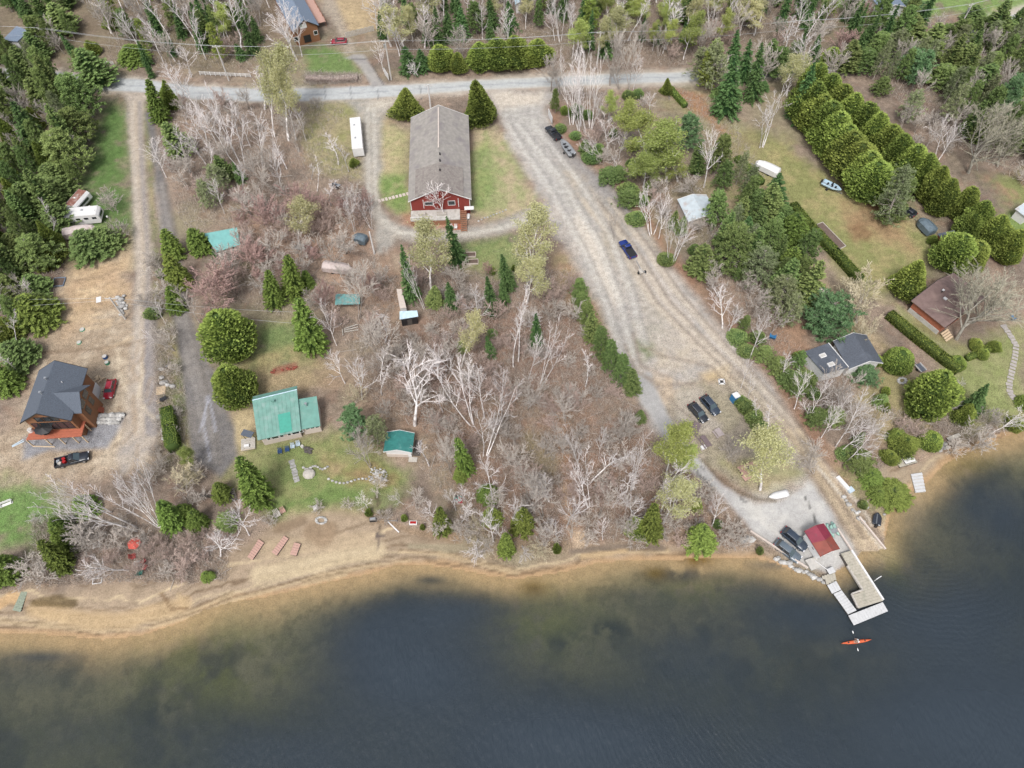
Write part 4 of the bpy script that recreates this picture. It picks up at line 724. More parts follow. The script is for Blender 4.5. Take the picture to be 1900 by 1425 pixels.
T = '''
S 75 300 20 185 60|P 60 165 22 85 60|P 125 78 92 5 66|S 55 45 35 -8 34|P 75 75 55 28 34|P 82 125 45 58 45|S 140 110 108 62 20|P 245 85 218 15 42|F 250 132 225 88 62|N 215 60 200 20 40
S 283 150 261 95 16|F 300 240 275 146 40|N 320 210 303 148 30|P 342 305 292 230 60|P 190 182 128 95 80|P 172 245 103 140 85|P 165 285 100 205 75|P 145 345 50 262 100|P 30 335 4 262 50|P 90 215 30 150 60
E 420 372 372 308 50|S 450 345 430 300 24|S 340 78 322 12 26|S 378 68 352 3 32|S 450 118 436 80 26|S 480 85 466 28 24|S 308 88 292 58 24|Y 420 82 398 8 34|L 535 262 497 85 66|L 510 255 475 100 45
L 548 258 520 110 40|B 328 167 292 115 42|B 355 143 335 82 46|B 392 280 330 200 50|B 405 272 360 182 45|M 450 312 385 190 90|B 487 312 463 205 42|G 350 352 325 308 52|B 285 300 300 250 30
P 20 225 -10 160 60|P 10 130 -20 60 60|P 150 215 118 165 50|S 15 240 -12 190 34|G 100 245 80 190 44|G 140 310 120 258 44|P 165 150 140 90 54|N 175 110 160 75 30
P 110 400 48 345 90|P 68 405 8 350 72|P 122 445 62 392 74|P 205 478 168 428 70|P 178 498 138 432 86|P 90 520 40 440 90|P 55 462 3 418 66|N 95 505 60 455 52|F 80 625 22 560 92|P 48 695 3 640 80|P 28 572 -5 515 66
P 110 365 70 310 70|P 35 480 0 440 60|F 20 740 -10 680 60|P 75 560 40 515 60|P 92 590 60 545 50|N 20 640 0 590 60
T 98 440 82 385 20|T 68 548 45 508 22|T 32 640 2 598 26|T 34 692 8 665 20|T 112 432 100 372 20|K 215 390 210 350 44|K 225 445 215 410 40
F 325 490 303 425 44|F 336 545 308 470 48|F 330 588 318 528 38|F 378 480 352 425 50|D 413 572 375 480 92|D 500 430 490 375 70|G 470 400 455 350 60|D 560 400 555 350 60|G 520 470 510 420 60|D 470 500 455 450 60|G 610 500 605 450 56|G 650 540 648 500 50|D 690 540 690 500 46|G 640 470 636 430 50|G 480 545 465 500 56|E 400 400 355 340 50|P 425 345 392 290 40|G 372 600 345 545 44|C 440 680 398 582 84|C 450 762 412 684 66|B 310 642 262 612 22|B 308 602 285 560 24|G 325 650 300 610 40|S 402 482 394 462 16
D 395 620 382 570 40|Q 285 595 281 572 24|Q 305 520 298 500 18
L 555 452 535 383 58|F 548 565 534 472 46|F 512 580 500 500 42|F 570 540 573 500 30|F 582 672 552 545 64|S 765 568 744 452 38|S 852 502 815 402 38|L 803 542 795 428 74|M 788 573 764 480 32
P 805 580 808 530 36|S 840 584 830 522 34|S 943 548 928 470 36|S 915 592 903 512 34|S 936 572 930 518 26|C 912 512 912 495 14|C 953 505 953 494 8|S 912 668 900 622 24|Q 913 628 913 616 18|P 860 660 855 636 26
B 890 602 880 545 50|L 856 682 865 582 42|M 875 785 812 640 84|B 850 705 795 625 46|B 898 775 872 680 62|B 930 770 925 680 50|M 900 848 920 735 100|B 767 790 752 670 100|B 640 712 600 650 42|B 672 740 655 650 56|B 625 642 592 560 38
G 708 668 702 580 74|D 605 580 600 530 40|D 905 512 905 485 20|G 665 590 655 480 60|T 953 680 945 560 26|T 962 672 972 558 26|M 1002 715 1038 612 52|B 980 702 1010 620 36|B 835 635 826 610 24|B 845 575 855 545 22
B 828 410 818 338 48|T 615 380 600 325 30|T 588 354 585 300 20|T 578 332 572 285 20|T 518 340 508 270 22|T 628 304 600 240 30|T 647 318 635 245 26|C 657 314 655 294 17|M 660 430 665 355 44|M 690 425 672 350 40|G 640 440 628 392 40
L 978 548 1000 398 68|L 975 562 992 468 58|P 1078 580 1066 515 40|P 1090 620 1085 560 42|P 1100 645 1098 580 40|P 1116 678 1113 605 44|P 1134 705 1130 630 44|P 1154 732 1149 655 46|P 1172 742 1167 682 40|P 1082 600 1076 540 34|S 996 652 994 580 30|P 1128 690 1124 640 40
M 1210 437 1216 352 62|B 1222 442 1238 382 36|M 1240 487 1246 388 36|M 1247 488 1270 395 44|B 1257 472 1282 420 32|G 1140 447 1138 385 26
Q 1098 308 1096 285 34|P 1130 352 1124 322 50|P 1165 398 1155 350 50|Q 1180 420 1176 400 34|Q 1235 495 1232 475 30|P 1300 528 1290 448 64|P 1325 442 1324 348 56|P 1352 530 1372 415 92|P 1400 425 1385 345 62|P 1422 432 1428 335 62|E 1402 555 1422 460 84|E 1442 605 1434 500 74|E 1390 480 1405 420 60
F 1465 478 1456 388 72|F 1462 528 1456 452 58|S 1432 405 1438 318 60|S 1380 470 1390 400 46|P 1450 440 1458 380 50
B 1340 610 1345 535 46|B 1352 617 1362 563 32|B 1390 665 1418 582 42|B 1375 720 1396 665 22|B 1388 742 1400 690 18|T 1425 803 1430 745 24|T 1408 780 1405 740 16|Q 1368 640 1364 622 34|Q 1385 665 1380 645 30|P 1415 680 1410 645 44|P 1442 705 1436 660 50|P 1460 725 1456 685 46|C 1482 675 1480 655 22|Q 1490 720 1486 700 40
V 1530 642 1520 545 98|A 1585 602 1608 518 92|A 1560 560 1580 515 50|A 1600 640 1612 590 50|N 1680 562 1696 478 62|C 1752 512 1795 438 64|C 1790 508 1822 452 60|C 1728 456 1726 438 18|C 1508 560 1508 530 44|O 1662 698 1663 645 56
U 1775 628 1850 500 140|U 1800 600 1890 540 110|O 1771 690 1771 660 34|C 1712 785 1738 680 74|F 1735 770 1755 690 50|F 1700 765 1712 690 50|S 1795 778 1818 698 40|N 1782 792 1788 738 34|S 1815 770 1822 740 22|Z 1602 722 1606 682 60|C 1622 680 1628 662 24
P 1725 770 1735 735 34|B 1760 735 1785 705 26|B 1748 770 1775 745 24|C 1692 775 1690 758 20|C 1808 652 1806 640 24|C 1820 668 1818 656 20|C 1842 655 1840 640 22
B 1473 758 1490 682 46|B 1447 704 1456 655 26|B 1551 829 1618 732 52|B 1524 812 1562 740 42|B 1536 800 1574 728 34|B 1570 858 1642 804 50|B 1560 836 1622 792 50|B 1500 775 1545 702 40|G 1525 762 1540 682 70|G 1600 805 1620 768 62|G 1560 770 1580 720 60|G 1500 862 1505 822 50|G 1512 880 1510 852 40|B 1500 775 1495 745 26
P 1512 800 1508 760 52|P 1590 885 1585 842 64|F 1652 945 1640 892 76|F 1612 905 1608 872 52|F 1625 935 1618 905 44|P 1545 790 1560 765 44|P 1475 740 1480 712 48|C 1675 846 1664 798 46|C 1660 825 1655 800 30|O 1723 838 1723 800 44|C 1648 862 1644 836 30|C 1641 735 1640 720 14|C 1640 765 1640 748 16|Q 1600 945 1598 930 16|P 1630 760 1632 738 30|Q 1568 855 1566 838 30
K 1795 830 1800 780 60|K 1770 845 1775 815 40|B 1840 802 1892 757 42|F 1896 760 1890 738 34|C 1880 800 1890 785 30|R 1690 800 1690 785 40|K 1825 790 1840 760 40|R 1665 790 1668 770 34
S 1345 232 1366 98 62|S 1360 125 1364 52 32|S 1395 200 1402 72 42|G 1405 162 1424 82 56|M 1413 275 1436 168 84|E 1320 188 1322 72 62|W 1310 180 1308 90 44|Q 1345 195 1340 170 44|N 1237 180 1233 144 21|Q 1165 188 1164 170 20|Q 1183 186 1183 168 20|L 1400 65 1424 10 46|S 1415 175 1420 150 26
Y 1205 300 1192 195 68|Y 1235 335 1222 222 76|Y 1195 348 1195 272 54|Y 1258 338 1257 278 50|Y 1130 228 1130 168 26|Z 1275 302 1280 208 60|P 1292 335 1292 260 36|G 1290 357 1276 318 60|G 1225 362 1214 328 46|B 1305 347 1332 235 50|B 1205 215 1212 170 30|K 1195 200 1190 180 24
G 1020 168 1014 100 48|M 1060 230 1055 75 52|M 1078 236 1072 78 50|M 1096 236 1106 82 50|G 1130 160 1128 62 38|G 1170 170 1182 55 52|B 1176 166 1196 100 30|G 1040 175 1038 110 40|G 1150 165 1150 100 36|M 1075 242 1062 142 36|M 1088 244 1090 160 36|M 1097 240 1113 158 42|B 1128 287 1136 215 46|B 1146 302 1156 240 28|B 1148 327 1140 285 22|M 1112 294 1090 245 36
P 1030 218 1031 162 22|Q 1040 250 1035 235 22|Q 1068 262 1066 248 20|P 1085 290 1080 268 26|P 1145 345 1150 310 40|Q 1165 370 1170 345 34|C 1048 215 1045 200 16
S 1480 238 1512 113 50|C 1540 130 1546 88 33|P 1600 155 1600 86 62|P 1632 190 1641 142 42|Z 1682 168 1714 92 78|P 1682 105 1702 28 76|Z 1692 38 1702 -22 52|P 1745 105 1756 42 50|P 1802 58 1800 4 50|P 1782 155 1802 78 58|P 1812 195 1846 118 70|P 1866 205 1888 138 60|P 1862 95 1882 38 60|P 1816 85 1850 32 55|P 1892 135 1905 88 50|P 1742 185 1756 118 68|E 1682 245 1706 165 50|E 1642 112 1636 58 40|P 1690 130 1700 80 50|P 1835 150 1850 95 54|P 1900 235 1930 175 60|P 1885 290 1915 240 50
B 1735 294 1755 215 44|B 1741 296 1790 220 46|U 1795 320 1850 200 108|U 1852 310 1885 205 80|K 1900 345 1910 300 50|B 1488 152 1511 60 46|L 1458 178 1466 98 42|L 1487 150 1495 105 26|S 1450 68 1450 28 24|S 1495 62 1500 18 28|S 1583 52 1582 8 22|S 1605 88 1605 44 26|D 1565 98 1575 58 46|G 1540 60 1545 30 30|G 1630 75 1640 45 40|G 1720 60 1730 30 34|P 1640 75 1640 35 26
E 1640 440 1680 300 74|P 1660 400 1695 330 50|P 1648 430 1660 370 60
B 550 112 500 8 66|B 545 105 522 -5 60|B 560 105 535 20 40|B 725 85 680 -18 60|B 712 132 690 75 26|L 750 95 742 8 46|L 786 58 780 -15 50|S 795 88 790 35 26|S 835 88 828 18 36|P 885 78 878 0 42|S 860 82 853 8 32|S 915 65 905 -10 32|S 950 75 940 0 36|C 822 142 812 85 46|C 850 144 848 98 30
C 893 140 888 80 46|C 925 142 922 72 52|C 958 138 954 68 50|C 1002 132 995 74 46|N 978 132 975 90 36|S 762 148 748 85 46|S 787 142 776 90 36|B 775 142 765 115 30|N 755 230 752 164 52|N 895 243 880 150 58|W 1097 78 1092 -6 44|B 860 85 860 45 12
M 1040 78 1040 -6 36|B 1030 76 1025 5 26|B 1055 72 1060 0 24|T 1316 56 1335 -12 26|T 1374 66 1392 0 22|T 1247 76 1262 10 22|S 1220 88 1216 44 24|S 1270 84 1272 40 24|Y 1235 35 1232 -5 40|Y 1190 45 1190 5 34|Y 1260 25 1265 -15 40|S 1242 60 1240 25 24|S 1290 70 1295 30 28
F 485 950 442 848 62|F 325 992 300 925 50|F 370 990 355 948 42|F 415 935 400 898 40|P 425 990 412 960 50|F 345 970 330 940 40|F 385 1080 384 1060 24|F 395 1075 396 1062 16|B 463 992 438 932 62|B 408 1032 390 990 70|F 122 1068 96 978 48|F 130 1030 105 970 44|F 18 1090 5 1010 66|K 75 1078 55 1010 80|B 240 1058 150 1040 44
F 165 962 140 925 50|F 120 1005 95 962 44|M 259 982 112 880 90|M 205 952 62 905 66|M 295 982 190 885 90|M 300 976 236 868 70|B 90 955 45 960 30|G 200 990 170 960 70|K 180 1020 160 995 60|R 300 1030 290 1010 50|K 240 1010 222 990 50|R 345 1050 335 1025 60|R 210 1040 195 1020 40|R 350 1015 330 1000 40
Y 352 860 350 838 26|A 342 905 335 862 56|A 365 900 360 868 36|K 295 880 290 845 44|K 275 905 262 870 40|G 350 935 340 905 44|K 372 925 372 905 34|G 385 885 375 862 30
Z 662 832 650 752 62|E 702 842 690 772 56|G 690 868 672 800 54|G 835 875 822 800 50|T 797 865 788 800 34|A 655 752 654 718 38|B 917 934 905 868 60|F 905 935 898 905 44|F 866 890 847 812 38|F 855 898 850 868 27|B 683 942 674 914 34|B 748 936 722 918 26|B 810 966 794 934 42|B 846 946 840 908 32|F 822 998 815 942 38|C 684 958 683 945 13|C 750 968 750 956 11|C 784 984 784 974 9
B 855 970 862 945 36|F 914 980 910 945 42|F 970 998 970 944 48|F 940 1038 938 990 36|B 888 1000 892 1024 44|A 992 1008 995 1045 46|A 885 995 880 960 30|C 1033 1030 1033 1008 14|B 968 1012 968 1046 30|B 915 1006 905 962 46|B 930 1000 925 972 30|G 840 985 850 960 40
G 800 985 798 955 44|G 870 1010 868 980 46|B 960 985 950 940 44|G 1010 1010 1012 975 46|B 1035 1000 1030 965 44|G 1085 985 1088 950 40|B 1020 930 1010 880 46|G 930 960 925 915 46|G 1110 960 1112 915 44|B 1225 950 1240 905 40|G 1255 985 1262 950 40|G 1280 930 1290 890 44|B 870 940 862 900 40|G 770 945 768 915 40|G 700 925 700 900 34|C 1180 1000 1178 965 36|G 890 1035 885 1005 40
E 1300 172 1300 85 60|P 1322 165 1324 70 60|S 1380 160 1384 70 36|P 1440 165 1448 85 56|E 1465 150 1472 75 50|P 1425 150 1432 70 50|S 1505 140 1512 60 32|P 1570 150 1575 70 56|P 1620 140 1630 55 60|E 1655 135 1668 50 60|P 1720 130 1740 40 66|P 1765 120 1785 30 60|G 1345 160 1346 90 46|G 1480 165 1486 95 44|G 1540 150 1550 80 44|S 1590 120 1596 50 30|P 1840 110 1860 20 60
B 1078 880 1060 790 22|M 1094 942 1100 850 60|B 1110 852 1116 790 24|M 1172 908 1194 805 74|B 1208 927 1258 870 60|B 1137 942 1154 910 34|B 1172 965 1190 935 62|B 1118 1002 1112 968 34|B 1050 978 1066 928 62|G 1010 962 1005 890 70|G 965 902 962 865 50|G 1060 1000 1062 970 40|F 1207 1012 1204 930 46|L 1232 972 1258 918 66|F 1292 955 1290 922 22|F 1298 1032 1297 972 62|B 1320 977 1344 925 38
G 1150 990 1150 960 40|K 1365 1015 1364 985 46|Q 1330 982 1330 966 16|Y 1235 882 1242 792 62|Y 1262 885 1265 830 40|K 1350 850 1346 808 42|L 1412 908 1450 800 80|G 1165 985 1175 950 40|P 1188 790 1187 760 24|Q 1383 770 1382 746 28|Q 1398 788 1396 766 28|Q 1409 806 1408 784 26|Q 1374 758 1373 738 22|Q 1408 1030 1410 1015 12
'''
for line_ in T.strip().split('\n'):
    for e_ in line_.split('|'):
        q = e_.split(); tree(q[0], *[float(v) for v in q[1:]])
# two rows of tall cedars with bare lower trunks on the right
for i in range(9):
    f = i/8; bx, by = 1487+f*118, 246+f*140
    tree('C', bx, by, bx+36-f*8+trng.uniform(-3,3), by-88+f*8+trng.uniform(-6,6), 68+trng.uniform(-6,8))
for i in range(9):
    f = i/8; tx, ty = 1526+f*178, 119+f*150
    tree('C', tx-32, ty+92, tx+trng.uniform(-3,3), ty+trng.uniform(-5,5), 58+trng.uniform(-6,8))
for tx, ty, bx, by in ((1722,283,1700,368),(1748,308,1722,392),(1768,332,1740,410),(1800,345,1778,420),(1828,372,1800,450),(1862,400,1832,470),(1890,425,1862,500),(1812,395,1790,455)):
    tree('C', bx, by, tx, ty, 46)
EXCL = [pxpoly(p) for p in (ROAD, DRIVE_L, DRIVE_G, DRIVE_M, LOT, PLAZA, RAMP, YARD_L)]
FREE = []                                    # discs kept clear of filler (buildings, cars)
def clear(px, py, r): x, y = G(px, py, 0); FREE.append((x, y, r))
for a in ((565,40,13),(628,76,8),(815,300,16),(815,370,12),(660,245,8),(100,740,16),(530,780,12),(412,450,7),(740,830,7),(645,560,6),(758,595,5),(1290,380,8),(667,448,4),(565,457,4),(627,497,6),(622,343,4),(758,545,4),(1650,5,9),(1562,5,6),(600,110,8),(540,640,10),(500,650,8),(873,478,6),(900,460,8),(25,65,9),(1895,385,6)): clear(*a)
def fill(poly, n, kinds, seed, gap=2.2):
    rd = random.Random(seed); W = pxpoly(poly); x0, y0 = W.min(0); x1, y1 = W.max(0); made = 0; tries = 0
    pts = [(t_[2], t_[3]) for t_ in TREES]
    while made < n and tries < n*60:
        tries += 1; x = rd.uniform(x0, x1); y = rd.uniform(y0, y1); p = np.array([[x, y]])
        if not inside(p, W)[0] or any(inside(p, e)[0] for e in EXCL) or any((x-a)**2+(y-b)**2 < c*c for a, b, c in FREE): continue
        if any((x-a)**2+(y-b)**2 < gap*gap for a, b in pts): continue
        k, h0, h1, wr = rd.choice(kinds); h = rd.uniform(h0, h1); pts.append((x, y)); made += 1
        add_tree(k, x, y, hz(x, y)-.05, h, h*wr*rd.uniform(.8, 1.2))
THIN = [('T',13,18,.28),('T',12,17,.3),('B',10,15,.42),('G',8,12,.55),('G',7,10,.6),('R',4,6,.9)]
fill([(200,-60),(520,-60),(500,60),(470,120),(280,128),(200,80)], 96, THIN+[('S',6,12,.36),('G',8,12,.5)], 1, 1.9)
fill([(690,-60),(1000,-60),(1010,70),(860,125),(740,125),(700,60)], 78, THIN+[('S',6,12,.36),('L',9,13,.4)], 2, 1.9)
fill([(1000,-60),(1420,-60),(1420,60),(1280,112),(1060,112),(1010,60)], 130, THIN+[('Y',9,14,.4),('L',9,14,.4),('S',7,12,.36),('Y',8,12,.45)], 3, 1.9)
fill([(1400,-60),(1560,-60),(1620,60),(1560,110),(1440,120)], 34, THIN+[('S',6,11,.36),('D',5,7,.9)], 4, 3)
fill([(310,200),(480,195),(600,200),(560,300),(520,400),(330,400),(300,320)], 44, [('T',9,14,.35),('B',9,13,.45),('G',6,10,.6),('R',4,6,.9),('K',3,4.5,1.1)], 5, 2.0)
fill([(440,380),(560,400),(690,370),(690,460),(600,480),(520,540),(430,560),(400,500)], 40, [('R',4,7,.9),('G',5,8,.7),('R',4,6,1),('D',4,6,.9)], 6, 2.5)
fill([(590,560),(760,520),(950,560),(1060,520),(1100,600),(1150,740),(1220,850),(1180,960),(1060,980),(930,870),(840,800),(700,740),(620,660)], 92, [('R',3.5,6,1),('K',3,4.5,1.1),('G',5,9,.7),('R',3.5,5.5,1),('T',9,13,.35),('K',2.6,4,1.2)], 7, 2.0)
fill([(700,640),(830,620),(880,900),(800,860),(700,760)], 16, [('K',3,4.5,1.1),('R',3,5,1),('G',5,8,.7)], 8, 2.4)
fill([(950,880),(1290,900),(1340,960),(1380,1010),(1200,1010),(1000,1010)], 26, [('K',2.2,3.6,1.2),('R',2.5,4,1.1)], 9, 2)
fill([(1040,215),(1110,290),(1250,440),(1330,570),(1480,760),(1600,900),(1620,860),(1500,700),(1400,560),(1290,420),(1200,300),(1100,200)], 44, [('K',3,4.5,1.1),('Q',2,3.4,1.2),('G',5,8,.7),('P',4,7,.6),('R',3,5,1)], 10, 2.4)
fill([(-60,-60),(200,-60),(220,60),(60,130),(-60,140)], 36, [('P',8,13,.45),('S',7,12,.36),('G',7,10,.6)], 11, 2.6)
fill([(-100,130),(60,150),(150,340),(90,560),(60,700),(-60,720)], 64, [('P',8,13,.5),('N',6,10,.5),('P',8,12,.5),('G',6,9,.6)], 12, 2.6)
fill([(1540,100),(1980,40),(2000,330),(1850,300),(1700,200),(1640,170)], 88, [('P',8,14,.5),('G',7,10,.6),('P',8,13,.5),('E',9,13,.45)], 13, 2.4)
fill([(1640,250),(1720,290),(1900,330),(1960,360),(1960,280),(1750,200)], 14, [('G',6,9,.7),('K',3,4,1.1)], 14, 3)
fill([(250,480),(345,500),(330,640),(285,600)], 7, [('K',3,4.5,1.1),('G',4,6,.8)], 15, 2)
fill([(270,600),(340,640),(330,880),(280,880)], 7, [('K',2,3.2,1.2)], 16, 2.4)
fill([(1270,330),(1340,320),(1480,420),(1500,560),(1440,620),(1330,560),(1260,440)], 20, [('P',8,13,.5),('E',8,12,.5),('P',9,14,.5)], 21, 3)
BACK = [('S',9,14,.34),('P',9,14,.45),('S',8,13,.36),('P',9,13,.45),('W',9,13,.4)]
fill([(200,-60),(510,-60),(500,60),(470,120),(280,125),(200,80)], 22, BACK, 31, 2.6)
fill([(700,-60),(1000,-60),(1010,60),(760,110)], 18, BACK, 32, 2.6)
fill([(1000,-60),(1560,-60),(1600,50),(1500,90),(1280,100),(1060,100)], 34, BACK, 33, 2.6)
fill([(1640,120),(1980,60),(2020,300),(1900,280),(1700,190)], 16, [('P',13,18,.42),('E',12,16,.42),('Z',11,15,.5),('P',14,18,.4)], 34, 4)
fill([(-60,150),(130,150),(150,330),(80,520),(-60,560)], 18, [('P',13,17,.42),('P',12,16,.45),('E',11,15,.42)], 35, 4)
fill([(1560,40),(1720,60),(1700,140),(1560,130)], 8, [('P',10,14,.45),('S',9,13,.36)], 36, 3)
fill([(130,960),(430,1000),(420,1065),(130,1070)], 16, [('K',2,3.4,1.2),('R',2.4,3.6,1.1)], 17, 2)
fill([(440,1000),(520,960),(640,925),(760,940),(860,990),(700,960),(560,950)], 5, [('K',1.6,2.4,1.2)], 18, 3)
# ------------------------------------------------ undergrowth: dead stalks and saplings nobody could count
us = np.random.RandomState(9); UP = []
for poly, n in (([(200,-60),(560,-60),(470,130),(200,130)],5000), ([(690,-60),(1620,-60),(1500,100),(1280,122),(760,135)],15000), ([(300,195),(640,200),(690,380),(720,470),(560,600),(430,560),(330,400)],9000), ([(580,520),(1060,500),(1160,740),(1290,900),(1380,1010),(880,1000),(700,760)],20000), ([(1030,200),(1110,270),(1250,430),(1500,740),(1620,900),(1640,860),(1300,400),(1150,220)],7000), ([(60,960),(430,980),(420,1075),(60,1085)],5000), ([(1560,100),(1960,60),(1960,380),(1750,260)],6000), ([(-80,120),(140,150),(120,500),(60,700),(-60,720)],4000), ([(1640,760),(1900,780),(1760,840),(1680,830)],1500), ([(565,135),(670,138),(670,155),(565,158)],1600), ([(285,600),(345,690),(350,860),(290,870)],1600), ([(1255,165),(1330,340),(1420,330),(1340,190)],1200)):
    W = pxpoly(poly); m = n*3; q = np.stack([us.uniform(W[:,0].min(), W[:,0].max(), m), us.uniform(W[:,1].min(), W[:,1].max(), m)], 1); ok = inside(q, W)
    for e in EXCL: ok &= ~inside(q, e)
    for a, b, c in FREE: ok &= (q[:,0]-a)**2+(q[:,1]-b)**2 > c*c*.6
    UP.append(q[ok][:n])
UP = np.concatenate(UP); UP = UP[shore_sd(UP) > 4]; uz = height(UP); nU = len(UP)
base3 = np.stack([UP[:,0], UP[:,1], uz-.05], 1); C_ = []; D_ = []; 
for r_ in range(4):
    C_.append(base3+us.normal(size=(nU,3))*np.array([.18,.18,0])); D_.append(unit(np.stack([us.normal(size=nU)*.55, us.normal(size=nU)*.55, np.ones(nU)], 1))*us.uniform(.35,1.7,nU)[:,None])
C_ = np.concatenate(C_); D_ = np.concatenate(D_); v, f = tris_np(C_, D_, .05, us)
um = leaf_mat('dead_stalk', (.27,.22,.19), (.54,.48,.43), .1, .02)
me = fast_mesh('undergrowth', v, f, [um]); set_tint(me, np.repeat(us.uniform(0,1,len(C_)), 3)); o = bpy.data.objects.new('undergrowth', me); COL.objects.link(o)
tag(o, 'dead stalks and saplings standing in the leaf litter between the trees', 'undergrowth', kind='stuff')
print('TREES', len(TREES))

# fallen trunks and broken branches lying in the woods
ls = np.random.RandomState(21); ok_ = UP[ls.randint(0, len(UP), 900)]; SS = []
for x, y in ok_:
    a = ls.uniform(0, 6.28); L_ = ls.uniform(.6, 4.2)*(1 if ls.rand() < .3 else .5); z = .12; r = ls.uniform(.03, .10); SS.append([x, y, z, x+math.cos(a)*L_, y+math.sin(a)*L_, z+ls.uniform(0, .25), r, r*.5])
v, f = tubes_np(SS, 5); v[:,2] += height(v[:,:2]); o = bpy.data.objects.new('fallen_branches', fast_mesh('fallen_branches', v, quad2tri(f), [M_GREY])); COL.objects.link(o)
tag(o, 'fallen grey branches and thin logs lying among the leaf litter', 'branches', kind='stuff')
# ================================================================== HEDGES, BUILDINGS, DOCKS
MARKS = []                                   # landmarks that tree labels may refer to: (phrase, px, py)
def mark(phrase, px, py): MARKS.append((phrase, px, py))
def V3p(px, py, z): x, y = G(px, py, z); return Vector((x, y, z))
# ---- clipped hedges
def hedge(name, label, px, width, h, zig=.1, leaf=M_CEDAR, dens=34, seed=1, tuft=.24, group=None):
    rs = np.random.RandomState(seed); P = [np.array(G(a, b, 0)) for a, b in px]; L = [np.linalg.norm(P[i+1]-P[i]) for i in range(len(P)-1)]; tot = sum(L)
    o = P[0]; n = int(tot*(2*h+width)*dens); s = rs.uniform(0, tot, n); q = rs.uniform(0, 1, n); C = []; N_ = []
    cum = np.concatenate([[0], np.cumsum(L)]); k = np.clip(np.searchsorted(cum, s)-1, 0, len(L)-1); f = (s-cum[k])/np.array(L)[k]; P_ = np.array(P)
    c = P_[k]*(1-f)[:,None]+P_[k+1]*f[:,None]; d = unit(P_[k+1]-P_[k]); nr = np.stack([-d[:,1], d[:,0]], 1)
    per = 2*h+width; u = q*per; side = np.where(u < h, -1, np.where(u > h+width, 1, 0)); hh = h*(1+.07*(vnoise(s, s*0, 3, 2)-.5)*2)
    off = np.where(side == 0, (u-h)-width/2, side*width/2*(1+.12*(vnoise(s, u, 1.6, 3)-.5))); z = np.where(side == 0, hh, np.where(side < 0, u, per-u))
    rnd = np.where(side == 0, 1-.12*(np.abs(off)/(width/2))**3, 1); z = z*rnd; off = off*(1-.25*np.clip(z/h-.6, 0, 1)**2)
    pos = np.stack([c[:,0]+nr[:,0]*off-o[0], c[:,1]+nr[:,1]*off-o[1], z], 1)
    nd = np.stack([nr[:,0]*side, nr[:,1]*side, (side == 0)*1.0], 1)
    D = unit(nd+rs.normal(size=(n,3))*.5+np.array([0,0,.4]))*tuft*rs.uniform(.6,1.2,n)[:,None]; v, f_ = tris_np(pos-D*.4, D, tuft*.8, rs)
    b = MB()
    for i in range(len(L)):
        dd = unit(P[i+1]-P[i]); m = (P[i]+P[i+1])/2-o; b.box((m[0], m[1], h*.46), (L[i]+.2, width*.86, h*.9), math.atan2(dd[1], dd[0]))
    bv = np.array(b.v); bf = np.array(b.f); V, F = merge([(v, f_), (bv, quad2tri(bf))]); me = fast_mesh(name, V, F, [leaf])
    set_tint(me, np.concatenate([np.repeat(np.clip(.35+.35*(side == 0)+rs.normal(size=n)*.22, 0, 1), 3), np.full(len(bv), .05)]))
    ob = bpy.data.objects.new(name, me); COL.objects.link(ob); ob.location = (o[0], o[1], hz(*o)); tag(ob, label, 'hedge', group); return ob
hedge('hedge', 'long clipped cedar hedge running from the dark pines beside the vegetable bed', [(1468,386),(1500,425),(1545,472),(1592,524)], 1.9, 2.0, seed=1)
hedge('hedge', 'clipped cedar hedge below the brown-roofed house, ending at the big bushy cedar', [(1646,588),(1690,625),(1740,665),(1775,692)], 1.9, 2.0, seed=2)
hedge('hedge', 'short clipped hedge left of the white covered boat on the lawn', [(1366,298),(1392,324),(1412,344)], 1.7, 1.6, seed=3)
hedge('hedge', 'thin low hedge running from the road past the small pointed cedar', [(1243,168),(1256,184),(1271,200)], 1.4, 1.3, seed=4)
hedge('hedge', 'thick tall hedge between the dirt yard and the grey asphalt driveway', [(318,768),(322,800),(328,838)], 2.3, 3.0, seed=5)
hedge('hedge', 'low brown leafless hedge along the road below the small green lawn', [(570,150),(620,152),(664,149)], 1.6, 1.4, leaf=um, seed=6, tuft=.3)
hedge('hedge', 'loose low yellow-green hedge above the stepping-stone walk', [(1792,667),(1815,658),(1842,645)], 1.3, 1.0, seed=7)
mark('the long clipped cedar hedge', 1530, 460); mark('the lower cedar hedge', 1710, 640); mark('the tall hedge by the asphalt driveway', 323, 805)
# ---- materials
M_SH_DARK = mat('dark_shingle', (.085,.10,.125), .9, .22, 6, bump=.3, bscale=12); M_SH_BLUE = mat('blue_grey_shingle', (.15,.19,.25), .9, .2, 5, bump=.3, bscale=12)
M_SH_GREY = mat('weathered_shingle', (.265,.245,.222), .92, .16, 1.2, bump=.25, bscale=8, dirt=((.20,.18,.18), .35, .5)); M_SH_OLD = mat('darker_weathered_shingle', (.225,.20,.18), .92, .2, 2, bump=.25, dirt=((.17,.14,.13), .8, .5))
M_SH_BROWN = mat('brown_shingle', (.155,.105,.095), .9, .16, 1.5, bump=.25, dirt=((.23,.16,.14), .4, .52)); M_SH_SLATE = mat('slate_shingle', (.075,.085,.105), .9, .2, 4, bump=.25, dirt=((.115,.13,.155), .35, .5))
M_GREEN = mat('green_metal', (.12,.25,.21), .5, .14, 1.0, dirt=((.19,.29,.26), .8, .5)); M_GREEN2 = mat('green_metal_wing', (.11,.25,.21), .5, .12, 1.0, dirt=((.17,.28,.24), .8, .55)); M_GREENP = mat('new_green_panel', (.045,.27,.205), .4, .08, 2)
